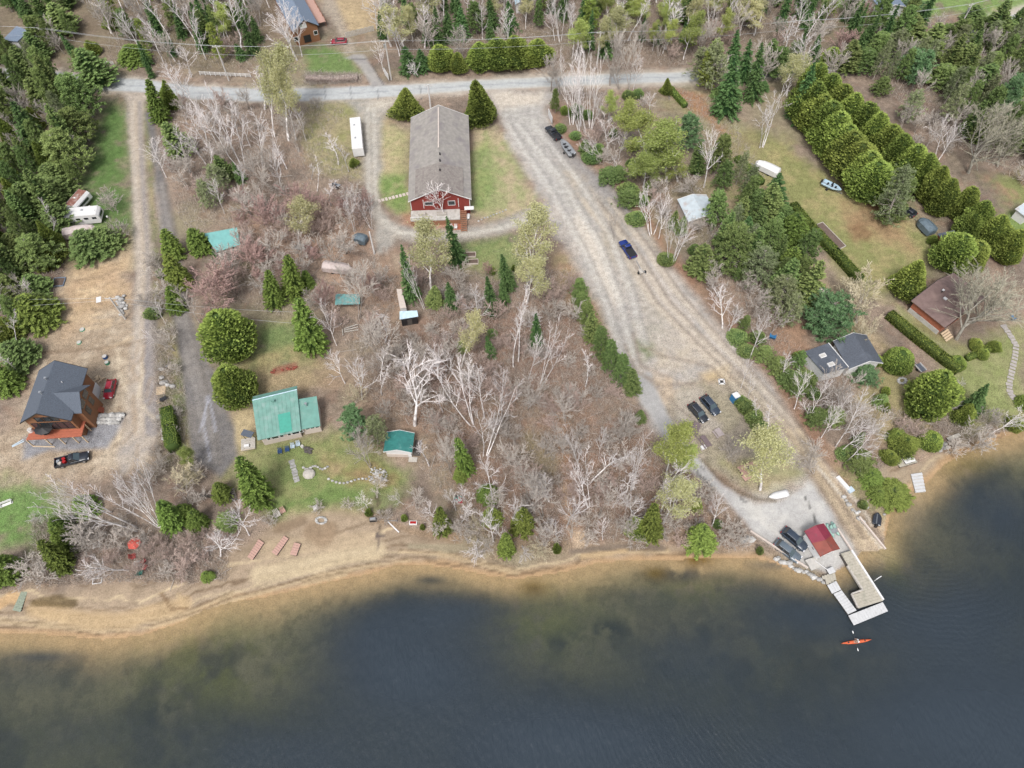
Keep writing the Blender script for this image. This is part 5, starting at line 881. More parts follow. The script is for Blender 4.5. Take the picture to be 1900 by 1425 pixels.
M_TURQ = mat('turquoise_metal', (.16,.37,.35), .45, .1, 1); M_CABG = mat('cabin_green_metal', (.035,.17,.155), .45, .18, 1, dirt=((.14,.28,.26), .9, .6)); M_DULLT = mat('faded_teal_metal', (.12,.27,.26), .6, .2, 2, dirt=((.2,.2,.17), 1.5, .5))
M_PALEB = mat('pale_metal_roof', (.45,.58,.66), .4, .12, 1.5); M_WSHED = mat('pale_grey_roof', (.42,.47,.50), .6, .12, .8, dirt=((.36,.31,.29), .5, .52))
M_RED = mat('red_wood_siding', (.20,.030,.022), .8, .2, 4, stretch=(1,1,6)); M_BROWNW = mat('brown_siding', (.21,.095,.045), .75, .15, 4, stretch=(1,1,8)); M_ORW = mat('orange_brown_siding', (.30,.10,.055), .8, .15, 3)
M_WHITE = mat('white_paint', (.62,.61,.60), .5, .05, 2); M_CREAM = mat('cream_siding', (.50,.43,.38), .75, .08, 2, stretch=(1,1,6)); M_CONC = mat('concrete', (.42,.40,.37), .9, .14, 1.5, bump=.2, dirt=((.28,.26,.22), .8, .55))
M_GLASS = mat('window_glass', (.02,.025,.03), .08, .1, 2, spec=.8); M_BLK = mat('black_trim', (.018,.018,.02), .5, .1, 3); M_DARKW = mat('dark_weathered_wood', (.075,.065,.058), .85, .25, 5)
M_DECKO = mat('orange_stained_deck', (.34,.10,.055), .7, .12, 4); M_WOOD = mat('pale_lumber', (.52,.40,.27), .8, .15, 5); M_GWOOD = mat('grey_weathered_wood', (.40,.37,.33), .88, .18, 5, dirt=((.28,.25,.2), 2, .55)); M_PINKW = mat('pinkish_planks', (.42,.26,.21), .8, .14, 6); M_BRW = mat('brown_stained_wood', (.25,.12,.07), .8, .2, 5)
M_DOCKW = mat('bleached_dock_boards', (.47,.47,.47), .7, .09, 3, dirt=((.36,.355,.34), 1.5, .58)); M_DOCKT = mat('tan_dock_boards', (.36,.33,.27), .85, .12, 3, dirt=((.25,.24,.19), 1.2, .52))
M_REDR = mat('crimson_roof', (.20,.02,.042), .55, .2, .8, dirt=((.11,.05,.055), .9, .56)); M_ORR = mat('faded_red_roof', (.22,.052,.036), .6, .2, .8, dirt=((.13,.065,.055), .9, .56)); M_STONE = mat('field_stone', (.42,.41,.39), .9, .2, 2, bump=.3); M_STONEB = mat('pale_boulder', (.30,.29,.275), .9, .25, 1.5, bump=.3)
M_METAL = mat('bare_metal', (.45,.46,.47), .35, .1, 3, metal=.7); M_SOIL = mat('dug_soil', (.115,.08,.062), .95, .25, 6, bump=.4)
def rect(p1, p2, p3, z):
    a, b, c = (np.array(G(p[0], p[1], z)) for p in (p1, p2, p3)); L = np.linalg.norm(b-a); d = (b-a)/L; n = np.array([d[1], -d[0]])   # n points right
    w = (c-a) @ n; ctr = a+d*L/2+n*w/2; return Vector((ctr[0], ctr[1], 0)), L, abs(w), math.atan2(d[1], d[0])
def window(parent, side, L, W, u, z, w, h, fm=None, name='window', proud=0.0):
    """side F/K gable ends (-x,+x), S/T long sides (-y = right, +y = left); u to the right as seen from outside"""
    fm = fm or M_WHITE; m = MB(); fr = .11
    def P(a, d0, d1, zz, ww, hh):
        # a: centre along wall, d0..d1: out of wall
        dc, dd = (d0+d1)/2, d1-d0
        if side == 'F': return ((-L/2-dc, -a, zz), (dd, ww, hh))
        if side == 'K': return ((L/2+dc, a, zz), (dd, ww, hh))
        if side == 'S': return ((a, -W/2-dc, zz), (ww, dd, hh))
        return ((-a, W/2+dc, zz), (ww, dd, hh))
    for a, zz, ww, hh in ((u, z+h/2, w+2*fr, fr), (u, z-h/2, w+2*fr, fr), (u-w/2-fr/2, z, fr, h), (u+w/2+fr/2, z, fr, h)):
        m.box(*P(a, proud, proud+.07, zz, ww, hh))
    fo = m.build(name, fm, parent); g = MB(); g.box(*P(u, proud, proud+.03, z, w, h)); g.build('pane', M_GLASS, fo); return fo
def gable(name, label, cat, R_, eave, ridge, wallm, roofm, over=.5, base=None, trim=None, wallbase=0.0, seams=None, ridge_off=0.0, th=.16):
    c, L, W, a = R_; z0 = hz(c.x, c.y) if base is None else base; root = empty(name, (c.x, c.y, z0), a, label, cat)
    e, r = eave-z0, ridge-z0; m = MB(); lw, ww = L-2*over, W-2*over; hw = ww/2; rr = r-(r-e)*(over/(W/2))*0-.12; ez = e+(r-e)*over/(W/2)-.14; ro = ridge_off
    prof = [(-hw, wallbase), (hw, wallbase), (hw, ez), (ro, rr-.05), (-hw, ez)]
    vs = [(-lw/2, y, z) for y, z in prof]+[(lw/2, y, z) for y, z in prof]
    m.add(vs, [(0,4,3,2,1), (5,6,7,8,9)]+[(i, (i+1) % 5, 5+(i+1) % 5, 5+i) for i in range(5)]); m.build('wall', wallm, root)
    rf = MB()
    for s in (-1, 1):
        rf.slab([(-L/2, s*W/2, e), (L/2, s*W/2, e), (L/2, ro, r), (-L/2, ro, r)], th)
    ro_ = rf.build('roof', roofm, root)
    if trim:
        t = MB()
        for s in (-1, 1):
            for x in (-L/2, L/2):
                xx = x+(.05 if x > 0 else -.05); A_ = Vector((xx, s*W/2, e-.06)); B_ = Vector((xx, ro, r-.06)); t.add([A_+Vector((-.04,0,-.14)), A_+Vector((.04,0,-.14)), A_+Vector((.04,0,.09)), A_+Vector((-.04,0,.09)), B_+Vector((-.04,0,-.14)), B_+Vector((.04,0,-.14)), B_+Vector((.04,0,.09)), B_+Vector((-.04,0,.09))], [(0,1,2,3), (7,6,5,4), (0,4,5,1), (1,5,6,2), (2,6,7,3), (3,7,4,0)])
        t.build('fascia', trim, ro_)
    if seams:
        t = MB(); n = int(L/seams)
        for s in (-1, 1):
            for i in range(1, n):
                x = -L/2+L*i/n; t.slab([(x-.03, s*W/2, e+.045), (x+.03, s*W/2, e+.045), (x+.03, ro, r+.045), (x-.03, ro, r+.045)], .05)
        tag(t.build('roof_seam', roofm, ro_), kind='stuff')
    return root, L, W, z0
def inset(pts, d):
    c = sum((Vector((p.x, p.y)) for p in pts), Vector((0, 0)))/len(pts); out = []
    for p in pts:
        v = Vector((p.x, p.y))-c; out.append(c+v*max(.1, (v.length-d*1.35)/v.length))
    return out
def shed(name, label, cat, corners, wallm, roofm, seams=None, posts=False, over=.35, wallz=None, th=.12):
    """single-slope roof given by its corners (px, py, z); walls or posts below"""
    pts = [V3p(*c) for c in corners]; cx = sum(p.x for p in pts)/len(pts); cy = sum(p.y for p in pts)/len(pts); z0 = hz(cx, cy); root = empty(name, (cx, cy, z0), 0, label, cat)
    loc = [Vector((p.x-cx, p.y-cy, p.z-z0)) for p in pts]; rf = MB(); rf.slab(loc, th); ro = rf.build('roof', roofm, root)
    ins = inset(loc, over)
    if posts:
        for q, p in zip(ins, loc): m = MB(); m.box((q.x, q.y, (p.z-th)/2), (.14, .14, p.z-th)); m.build('post', wallm, root)
    else:
        n = len(ins); vs = [(q.x, q.y, -.1) for q in ins]+[(q.x, q.y, p.z-th-.01) for q, p in zip(ins, loc)]
        m = MB(); m.add(vs, [tuple(range(n)), tuple(range(2*n-1, n-1, -1))]+[(i, n+i, n+(i+1) % n, (i+1) % n) for i in range(n)]); m.build('wall', wallm, root)
    if seams and len(loc) == 4:
        t = MB(); w = (loc[1]-loc[0]).length; n = int(w/seams)
        for i in range(1, n):
            f = i/n; a = loc[0].lerp(loc[1], f); b = loc[3].lerp(loc[2], f); d = (loc[1]-loc[0]).normalized()*.03; up = Vector((0,0,.04)); t.slab([a-d+up, a+d+up, b+d+up, b-d+up], .04)
        tag(t.build('roof_seam', roofm, ro), kind='stuff')
    return root, loc, ro
# ---- the long hall
R1 = rect((757,374), (762,219), (875,371), 5.0)
hall, L, W, z0 = gable('village_hall', 'long red-walled hall with a weathered grey-brown gable roof beside the gravel lot', 'building', R1, 5.0, 8.5, M_RED, M_SH_GREY, .5, trim=M_WHITE)
mark('the long grey-roofed hall', 815, 300)
m = MB(); m.slab([(-L/2-.02, 5.6, 5+.93+.10), (-L/2+9.5, 5.6, 5.93+.10), (-L/2+8.6, 0, 8.60), (-L/2-.02, 0, 8.60)], .08); m.slab([(-L/2-.02, -5.6, 6.03), (-L/2+9.5, -5.6, 6.03), (-L/2+8.6, 0, 8.60), (-L/2-.02, 0, 8.60)], .08); rp = m.build('roof_patch', M_SH_OLD, hall)
m = MB(); m.box((6.5, 0, 8.56), (15, .28, .10)); m.build('ridge_cap', M_CREAM, hall)
for x in (-L/2+9.3, -L/2+11.6, -L/2+6.0): m = MB(); m.tube((x, -.35, 8.2), (x, -.35, 8.95), .17, n=8); m.build('vent_pipe', M_BLK, hall)
window(hall, 'F', L-1, W-1, -2.6, 3.7, 1.9, 1.0); window(hall, 'F', L-1, W-1, 2.6, 3.6, 1.5, 1.3)
for u in (-3.9, 4.2): m = MB(); m.box((-L/2+.46, -u, 3.6), (.08, .14, 2.6)); m.build('wall_batten', M_WHITE, hall)
for y in (-W/2+.48, W/2-.48): m = MB(); m.box((-L/2+.47, y, 3.6), (.1, .16, 3.2)); m.build('corner_trim', M_WHITE, hall)
tz = 1.7; m = MB(); m.box((-L/2-1.2, 1.3, tz-.12), (3.3, 11.4, .24)); dk = m.build('terrace', M_CONC, hall); m = MB(); m.box((-L/2-2.72, 1.3, .7), (.2, 11.4, 1.55)); m.build('terrace_wall', M_BRW, hall)
m = MB(); m.box((-L/2-1.0, 4.4, tz+.35), (.9, 1.7, .7)); m.box((-L/2-1.2, -.2, tz+.25), (.8, 2.2, .5)); m.build('terrace_bench', M_GWOOD, hall)
for y in (7.0, 4, 1, -2, -4.3): m = MB(); m.box((-L/2-2.7, y, tz+.45), (.1, .1, .9)); m.build('rail_post', M_WHITE, hall)
m = MB(); m.box((-L/2-2.7, 5.5, tz+.9), (.07, 3, .07)); m.build('handrail', M_WHITE, hall)
st = empty('wooden_stairs', (0, 0, 0)); st.parent = hall; st.name = 'staircase'
for i in range(11): m = MB(); m.box((-L/2-.9-i*.42, -5.2, 2.3-i*.205), (.34, 1.25, .07)); m.build('tread', M_BRW, st)
for s in (-1, 1):
    m = MB(); y = -5.2+s*.68; a = Vector((-L/2-.6, y, 2.35)); b = Vector((-L/2-5.4, y, .1)); m.add([a+Vector((0,-.04,-.2)), a+Vector((0,.04,-.2)), a+Vector((0,.04,.06)), a+Vector((0,-.04,.06)), b+Vector((0,-.04,-.2)), b+Vector((0,.04,-.2)), b+Vector((0,.04,.06)), b+Vector((0,-.04,.06))], [(0,1,2,3), (7,6,5,4), (0,4,5,1), (1,5,6,2), (2,6,7,3), (3,7,4,0)]); m.build('stringer', M_BRW, st)
m = MB(); m.box((-L/2-.35, -6.6, 2.6), (1.1, 2.2, .12)); m.build('side_canopy', M_WHITE, hall); m = MB(); m.box((-L/2-3.4, -3.2, .06), (2.4, 2.6, .1)); m.build('ground_deck', M_ORW, hall)
# ---- the new brown house at the left
R2 = rect((37,785), (72,688), (133,776), 6.6)
h2, L, W, z0 = gable('brown_house', 'new brown house with dark shingle roof and orange wraparound deck, far left', 'house', R2, 6.6, 9.7, M_BROWNW, M_SH_DARK, .55, trim=M_BLK)
mark('the brown house with the orange deck', 100, 735)
for (x, y) in ((L/2-4.2, .25), (-L/2+4.2, .3)): m = MB(); m.tube((x, y, 9.4), (x, y, 10.1), .12, n=8); m.box((x, y, 10.2), (.4, .4, .15)); m.build('roof_vent', M_METAL, h2)
m = MB(); m.tube((1.5, -2.0, 8.4), (1.5, -2.0, 8.8), .08, n=6); m.build('vent_pipe', M_WHITE, h2)
for i, u in enumerate((-2.9, -1.35, .1, 1.5, 2.9)):
    window(h2, 'F', L-1.1, W-1.1, u, 4.2, 1.15, 2.3, M_BLK)
    if i in (1, 2, 3): window(h2, 'F', L-1.1, W-1.1, u, 6.6, 1.1, 1.4, M_BLK)
# right cross wing
m = MB(); wy = -W/2-.9; x0, x1, xm = -3.6, 1.6, -1.0; vs = []
for y in (-1.0, wy): vs += [(x0, y, 0), (x1, y, 0), (x1, y, 6.5), (xm, y, 8.6), (x0, y, 6.5)]
m.add(vs, [(0,4,3,2,1), (5,6,7,8,9)]+[(i, (i+1) % 5, 5+(i+1) % 5, 5+i) for i in range(5)]); wing = m.build('wing', M_BROWNW, h2)
m = MB()
for xe in (x0-.5, x1+.5): m.slab([(xe, wy-.5, 6.35), (xe, -.4, 6.35+.01), (xm, -.4, 8.85), (xm, wy-.5, 8.85)], .15)
m.build('wing_roof', M_SH_DARK, h2)
for sx in (-1.05, 1.05):
    m = MB(); m.box((xm+sx, wy-.03, 6.3), (1.7, .05, 1.5)); m.build('gable_window', M_GLASS, h2); m = MB(); m.box((xm+sx, wy-.04, 4.0), (1.1, .05, 2.0)); m.build('glass_door', M_GLASS, h2)
m = MB(); m.box((L/2-3.6, -W/2+.5, 1.1), (6.4, .25, 2.2)); m.build('foundation_wall', M_WHITE, h2)
# deck with its boards and posts
dpx = [(48,816),(151,809),(168,745),(157,745),(142,784),(60,793)]; dz = 2.6
Md = h2.matrix_world.inverted() if False else (Matrix.Translation(h2.location) @ Matrix.Rotation(h2.rotation_euler[2], 4, 'Z')).inverted()
dl = [Md @ V3p(a, b, dz) for a, b in dpx]; m = MB(); m.prism([(p.x, p.y) for p in dl], dl[0].z-.22, dl[0].z-.05); deck = m.build('deck', M_DECKO, h2)
def boards(poly, direction, step, z, th, gap, name, mt, parent, maxn=300, jit=0.0, dark=None):
    """cut a polygon (local xy) into boards: each one an object"""
    d = Vector(direction).normalized(); n = Vector((-d.y, d.x)); P = [Vector((p[0], p[1])) for p in poly]; lo = min(p @ n for p in P); hi = max(p @ n for p in P); k = int((hi-lo)/step); out = []
    for i in range(k):
        a0, a1 = lo+(hi-lo)*i/k+gap/2, lo+(hi-lo)*(i+1)/k-gap/2; ts = []
        am = (a0+a1)/2
        for j in range(len(P)):
            p, q = P[j], P[(j+1) % len(P)]; u, v = p @ n, q @ n
            if (u-am)*(v-am) < 0: t = (am-u)/(v-u); ts.append((p+(q-p)*t) @ d)
        ts.sort()
        for s in range(0, len(ts)-1, 2):
            m = MB(); t0, t1 = ts[s]+.01, ts[s+1]-.01; zz = z+random.Random(i).uniform(-jit, jit); c = d*((t0+t1)/2)+n*am
            m.box((c.x, c.y, zz-th/2), (t1-t0, a1-a0, th), math.atan2(d.y, d.x)); out.append(m.build(name, mt, parent))
    return out
dd = (dl[1]-dl[0]); boards([(p.x, p.y) for p in dl], (dd.x, dd.y), .55, dl[0].z, .05, .03, 'deck_board', M_DECKO, deck)
for a, b in ((168,797),(161,821),(146,821),(118,824),(93,826),(64,829)):
    q = Md @ GP(a, b); near = min(((Vector((dl[i].x, dl[i].y)).lerp(Vector((dl[i+1].x, dl[i+1].y)), t)) for i in (0, 1) for t in [k/12 for k in range(13)]), key=lambda v: (v-Vector((q.x, q.y))).length)
    m = MB(); m.box((near.x, near.y, (dl[0].z-.2+q.z)/2), (.18, .18, dl[0].z-.2-q.z)); m.build('deck_post', M_WOOD, h2)
ds = empty('deck_stairs', (0, 0, 0)); ds.parent = h2
p0, p1 = Md @ V3p(168, 752, dz), Md @ GP(193, 762)
for i in range(8): f = (i+.5)/8; q = p0.lerp(p1, f); m = MB(); m.box(tuple(q), (.34, 1.3, .06), math.atan2((p1-p0).y, (p1-p0).x)); m.build('tread', M_DECKO, ds)
# ---- green-roofed cottage
def cottage():
    root, loc, ro = shed('cottage', 'cream cottage with a pale green metal roof and white-framed windows', 'house', [(468,743,5.0),(551,723,5.0),(558.5,799,3.1),(478,817,3.1)], M_CREAM, M_GREEN, seams=.75, over=.5)
    z0 = root.location.z; O = root.location
    def lp(px, py, z): p = V3p(px, py, z); return Vector((p.x-O.x, p.y-O.y, p.z-z0))
    a, b = loc[0], loc[1]; bk = (loc[0]-loc[3]); bk.z = 0; bk.normalize(); m = MB(); m.slab([a+Vector((0,0,.03)), b+Vector((0,0,.03)), b+bk*1.3+Vector((0,0,-.6)), a+bk*1.3+Vector((0,0,-.6))], .12); m.build('back_roof', M_GREEN, root)
    m = MB(); m.tube(a+Vector((0,0,.06)), b+Vector((0,0,.06)), .09, n=6); m.build('ridge_cap', M_PALEB, root)
    q = [loc[3].lerp(loc[2], .52).lerp(loc[0].lerp(loc[1], .52), .04), loc[3].lerp(loc[2], .80).lerp(loc[0].lerp(loc[1], .80), .04), loc[3].lerp(loc[2], .80).lerp(loc[0].lerp(loc[1], .80), .5), loc[3].lerp(loc[2], .52).lerp(loc[0].lerp(loc[1], .52), .5)]
    m = MB(); m.slab([v+Vector((0,0,.07)) for v in q], .04); m.build('roof_panel', M_GREENP, root)
    w = [lp(551,741,4.1), lp(587.5,735,4.1), lp(594.5,790,2.8), lp(558,797,2.8)]; m = MB(); m.slab(w, .12); wr = m.build('wing_roof', M_GREEN2, root)
    ins = inset(w, .35); vs = [(p.x, p.y, -.1) for p in ins]+[(p.x, p.y, v.z-.13) for p, v in zip(ins, w)]; m = MB(); m.add(vs, [(0,1,2,3), (7,6,5,4)]+[(i, 4+i, 4+(i+1) % 4, (i+1) % 4) for i in range(4)]); m.build('wing', M_CREAM, root)
    p = w[0].lerp(w[1], .62).lerp(w[3], .28); m = MB(); m.tube(p, p+Vector((0,0,.9)), .13, n=8); m.tube(p+Vector((0,0,.9)), p+Vector((0,0,1.1)), .24, .24, n=8); m.build('chimney', M_METAL, root)
    p = a.lerp(b, .45)-bk*1.2; m = MB(); m.box((p.x, p.y, p.z+.1), (.7, .35, .4)); m.build('roof_vent', M_GREEN2, root)
    ii_ = inset(loc, .5); fa, fb = Vector((ii_[3].x, ii_[3].y, 0)), Vector((ii_[2].x, ii_[2].y, 0)); d = (fb-fa).normalized(); ang = math.atan2(d.y, d.x); nrm = Vector((d.y, -d.x, 0)); Lw = (fb-fa).length
    def win(base, dirv, t, wdt, hgt, zc):
        c = base+dirv*t+nrm*.03; f = MB(); f.box((c.x, c.y, zc), (wdt+.26, .06, hgt+.26), ang); fo = f.build('window', M_WHITE, root); g = MB(); c2 = c+nrm*.035; g.box((c2.x, c2.y, zc), (wdt, .04, hgt), ang); g.build('pane', M_GLASS, fo)
    for t, wd in ((1.3,.55),(2.5,1.15),(3.7,.55),(5.1,.5),(6.3,1.2),(7.4,.5)): win(fa, d, t, wd, .85, 2.2)
    ga, gb = Vector((ins[3].x, ins[3].y, 0)), Vector((ins[2].x, ins[2].y, 0))
    for t in (.9, 1.8, 2.7): win(ga, (gb-ga).normalized(), t, .62, .5, 2.1)
    return root
cot = cottage(); mark('the green-roofed cottage', 530, 775)
# ---- small green cabin by the garden
cab, L, W, z0 = gable('garden_cabin', 'small cabin with a dark green metal gable roof and whitewashed front', 'cabin', rect((711,838), (716.5,802), (765,836.5), 2.6), 2.6, 3.6, M_WHITE, M_CABG, .35, trim=M_WHITE, seams=.5)
mark('the small green-roofed cabin', 740, 830)
m = MB(); m.box((-L/2+.30, .3, .55), (.08, W-1.4, 1.0)); m.build('front_panel', M_CREAM, cab); window(cab, 'S', L-.7, W-.7, .3, 1.5, .8, .6)
m = MB(); m.box((.2, -W/2-.5, .12), (L*.8, 1.3, .12)); m.build('side_deck', M_DARKW, cab); m = MB(); m.box((-L/2-.2, -W/2+.1, .12), (1.0, 1.6, .12)); m.build('step', M_GWOOD, cab)
# ---- sheds
shed('storage_shed', 'turquoise metal-roofed shed beside the asphalt driveway, partly behind bare shrubs', 'shed', [(377.7,433.5,3.1),(439.6,422,3.1),(446,454,2.4),(401.7,467,2.4)], M_CREAM, M_TURQ, seams=.8); mark('the turquoise-roofed shed', 412, 447)
shed('lean_to', 'low grey lean-to along the front of the turquoise-roofed shed', 'shed', [(404,470,2.1),(450,457,2.1),(454,463,1.9),(407,477,1.9)], M_CREAM, M_GWOOD)
shed('open_shelter', 'open shelter with a faded teal roof among the bare trees', 'shelter', [(622.5,545,2.7),(668,546,2.7),(668,564,2.3),(621.5,565.5,2.3)], M_DARKW, M_DULLT, seams=.6, posts=True); mark('the faded teal-roofed shelter', 645, 556)
sh7, lc, _ = shed('tool_shed', 'little black-walled shed with a pale blue metal roof', 'shed', [(741.5,577.5,2.9),(774,576,2.9),(776,587,2.6),(741.5,592.5,2.6)], M_BLK, M_PALEB, seams=.5, over=.2); mark('the black shed with the pale blue roof', 758, 590)
i7 = inset(lc, .2); a7, b7 = i7[3], i7[2]; d7 = (b7-a7).normalized(); c7 = a7.lerp(b7, .5); m = MB(); m.box((c7.x+d7.y*.04, c7.y-d7.x*.04, .95), (1.0, .06, 1.7), math.atan2(d7.y, d7.x)); m.build('door', M_DARKW, sh7)
shed('flat_trailer', 'long pale box trailer beside the tall spruce, above the black shed', 'trailer', [(735.5,536,2.2),(745,536,2.2),(754,571,2.2),(742,572,2.2)], M_WHITE, M_CREAM, over=.1)
gable('grey_garage', 'garage with a pale grey gable roof behind the bare birches', 'garage', rect((1277,411), (1257,370), (1328,394), 3.0), 3.0, 3.9, M_CREAM, M_WSHED, .35, trim=M_WHITE)[0]; mark('the pale grey garage', 1290, 380)
b10, L10, W10, _ = gable('dark_roofed_house', 'house with slate-dark roof and white gutters beside the clipped dome cedar', 'house', rect((1575,685), (1546,633), (1636,669), 3.1), 3.1, 4.9, M_WHITE, M_SH_SLATE, .45, trim=M_WHITE); mark('the slate-roofed house', 1560, 660)
w10, l10, r10 = shed('house_extension', 'flat dark-roofed extension with two white skylights, left of the slate roof', 'house', [(1492.6,652,3.3),(1537,636.5,3.3),(1574.5,681.5,3.4),(1530,694,3.3)], M_WHITE, M_SH_SLATE, over=.3)
for fx, fy in ((.36,.36),(.38,.74)):
    p = l10[0].lerp(l10[1], fx+.1).lerp(l10[3].lerp(l10[2], fx+.1), fy); ang = math.atan2((l10[1]-l10[0]).y, (l10[1]-l10[0]).x); m = MB(); m.box((p.x, p.y, p.z+.1), (1.35, .9, .22), ang); sk = m.build('skylight', M_WHITE, w10); m = MB(); m.box((p.x, p.y, p.z+.23), (1.0, .6, .04), ang); m.build('pane', M_CONC, sk)
m = MB(); m.tube(l10[1]+Vector((0,0,.08)), l10[2]+Vector((0,0,.08)), .09, n=6); m.build('gutter', M_WHITE, w10)
b11, L11, W11, _ = gable('brown_roofed_house', 'house with a broad brown shingle roof and rust-coloured wall at the far right', 'house', rect((1753.5,608), (1691,558), (1831,552), 3.2), 3.2, 5.3, M_ORW, M_SH_BROWN, .5, trim=M_BLK); mark('the brown-roofed house', 1745, 560)
m = MB(); m.box((0, W11/2-.42, .55), (L11-1.0, .1, 1.1)); m.build('foundation', M_CONC, b11); window(b11, 'T', L11-1, W11-1, -1.5, .9, .9, .4, M_BLK)
p = (0.5, 1.6, 4.6); m = MB(); m.tube((1.8, 1.5, 4.3), (1.8, 1.5, 5.4), .12, n=8); m.build('chimney', M_BLK, b11); m = MB(); m.box((1.8, 1.5, 5.5), (.45, .45, .15)); m.build('chimney_cap', M_WHITE, b11); m = MB(); m.box((.3, 2.2, 4.72), (.75, .6, .2)); m.build('roof_vent', M_WHITE, b11)
s11 = empty('porch_steps', (0, 0, 0)); s11.parent = b11
for i in range(4): m = MB(); m.box((-L11/2-.2-i*.5, W11/2-1.6, .8-i*.22), (.4, 2.2, .1)); m.build('tread', M_WOOD, s11)
shed('woodshed', 'small dark-roofed shed beneath the cedars behind the brown-roofed house', 'shed', [(1739.5,433.5,2.6),(1771,427,2.6),(1778,443,2.3),(1756,454,2.3)], M_ORW, M_SH_SLATE, over=.3); mark('the small dark-roofed shed', 1758, 442)
b13, L13, W13, _ = gable('roadside_house', 'brown house with blue-grey roof across the road, a sign in its gable', 'house', rect((543,60), (500,-22), (597,56), 4.6), 4.6, 7.2, M_BROWNW, M_SH_BLUE, .5, trim=M_BLK); mark('the brown house across the road', 565, 50)
m = MB(); m.box((-L13/2+.44, .55, 5.35), (.08, 2.0, 1.25)); m.build('gable_sign', M_WHITE, b13); m = MB(); m.tube((-L13/2+.40, 1.0, 5.45), (-L13/2+.37, 1.0, 5.45), .22, n=10); m.build('sign_emblem', mat('sign_green', (.12,.30,.10), .6), b13)
m = MB(); m.box((-L13/2+.44, .2, 1.5), (.08, 2.0, 2.1)); m.build('door', M_BLK, b13); window(b13, 'F', L13-1, W13-1, 2.5, 2.6, 1.0, 1.2); window(b13, 'F', L13-1, W13-1, -3.3, 2.2, 1.2, 1.2)
m = MB(); m.box((1.5, -W13/2-1.5, 1.7), (L13*.62, 3.4, .16)); dk13 = m.build('side_deck', M_PINKW, b13)
for x in (-6, -3.5, -1, 1.5, 4, 6.5, 9): m = MB(); m.box((x, -W13/2-3.1, 1.2), (.12, .12, 2.6)); m.build('rail_post', M_BRW, dk13)
m = MB(); m.box((1.5, -W13/2-3.1, 2.5), (L13*.62, .12, .1)); m.build('handrail', M_BRW, dk13)
shed('blue_roofed_house', 'blue-roofed house corner behind the pines, top left', 'house', [(4,74,3.6),(31,48,3.6),(54,57,3.8),(32,77,3.8)], M_WHITE, M_SH_BLUE)
gable('white_trimmed_garage', 'grey-roofed garage with white eave trim at the top edge, right of centre', 'garage', rect((1636,18), (1606,-16), (1678,8), 3.3), 3.3, 4.4, M_WHITE, M_SH_BLUE, .35, trim=M_WHITE); mark('the garage at the top edge', 1645, 0)
gable('edge_shed', 'pale metal-roofed shed at the right edge beyond the cedars', 'shed', rect((1906,404), (1884,388), (1930,386), 2.6), 2.6, 3.2, M_WHITE, M_WSHED, .3, trim=M_WHITE)
gable('edge_cabin', 'grey-roofed cabin at the left edge among the pines', 'cabin', rect((-6,418), (-10,394), (9,414), 2.8), 2.8, 3.5, M_GWOOD, M_WSHED, .3)
gable('far_cottage', 'white-roofed cottage peeking over the trees at the top edge', 'cabin', rect((956,8), (952,-14), (978,6), 3.0), 3.0, 3.8, M_WHITE, M_PALEB, .3)
shed('small_red_shed', 'small white-roofed playhouse with red stripe behind the round pine', 'playhouse', [(1506,541,2.2),(1516,530,2.2),(1538,538,2.2),(1526,552,2.2)], M_RED, M_CREAM, over=.15)
# ---- boathouse kiosk and dock
kio, LK, WK, zk = gable('boat_kiosk', 'white kiosk with a faded crimson and orange-red roof at the dock', 'kiosk', rect((1522,1032), (1493,986), (1558,1017), 2.6), 2.6, 3.5, M_WHITE, M_ORR, .3, base=-.1, trim=M_ORR); mark('the red-roofed kiosk', 1525, 1005)
m = MB(); e_, r_k = 2.7, 3.6
for s in (-1, 1): m.slab([(LK*.02, s*(WK/2+.02), e_+.05), (LK/2+.02, s*(WK/2+.02), e_+.05), (LK/2+.02, 0, r_k+.05), (-LK*.08, 0, r_k+.05)], .05)
m.build('roof_upper_half', M_REDR, kio)
m = MB(); m.box((-LK/2+.28, 1.2, 1.1), (.06, .8, 1.9)); m.build('door', M_WHITE, kio); m = MB(); m.box((-.5, WK/2-.28, 1.4), (.5, .06, .12)); m.build('door_handle', M_BLK, kio); m = MB(); m.tube((-LK/2, WK/2, .3), (-LK/2-2.4, WK/2-.8, 1.0), .07, n=6); m.build('flag_staff', M_WHITE, kio)
def dock(name, label, cat, corners, z, boardm, step, along='short', frame=M_DARKW, th=.35, group=None, name_b='board', gap=.02, maxb=300):
    pts = [V3p(a, b, z) for a, b in corners]; cx = sum(p.x for p in pts)/len(pts); cy = sum(p.y for p in pts)/len(pts); root = empty(name, (cx, cy, z-th), 0, label, cat, group)
    loc = [(p.x-cx, p.y-cy) for p in pts]; m = MB(); ins = [(x*.985, y*.985) for x, y in loc]; m.prism(ins, 0, th-.05); m.build('frame', frame, root)
    e = [Vector((loc[(i+1) % len(loc)][0]-loc[i][0], loc[(i+1) % len(loc)][1]-loc[i][1])) for i in range(2)]; d = min(e, key=lambda v: v.length) if along == 'short' else max(e, key=lambda v: v.length)
    boards(loc, (d.x, d.y), step, th, .05, gap, name_b, boardm, root, jit=.004); return root
DZ = -.25
dock('floating_dock', 'bleached floating dock section nearest the gangway at the kiosk', 'dock', [(1535,1086),(1551.5,1077.5),(1561,1094),(1546,1101)], DZ, M_DOCKW, .42, group='floating dock sections')
dock('floating_dock', 'long bleached floating dock section leading out from the kiosk', 'dock', [(1546.5,1102),(1561.5,1095),(1588.8,1131.5),(1573.8,1140)], DZ, M_DOCKW, .42, group='floating dock sections')
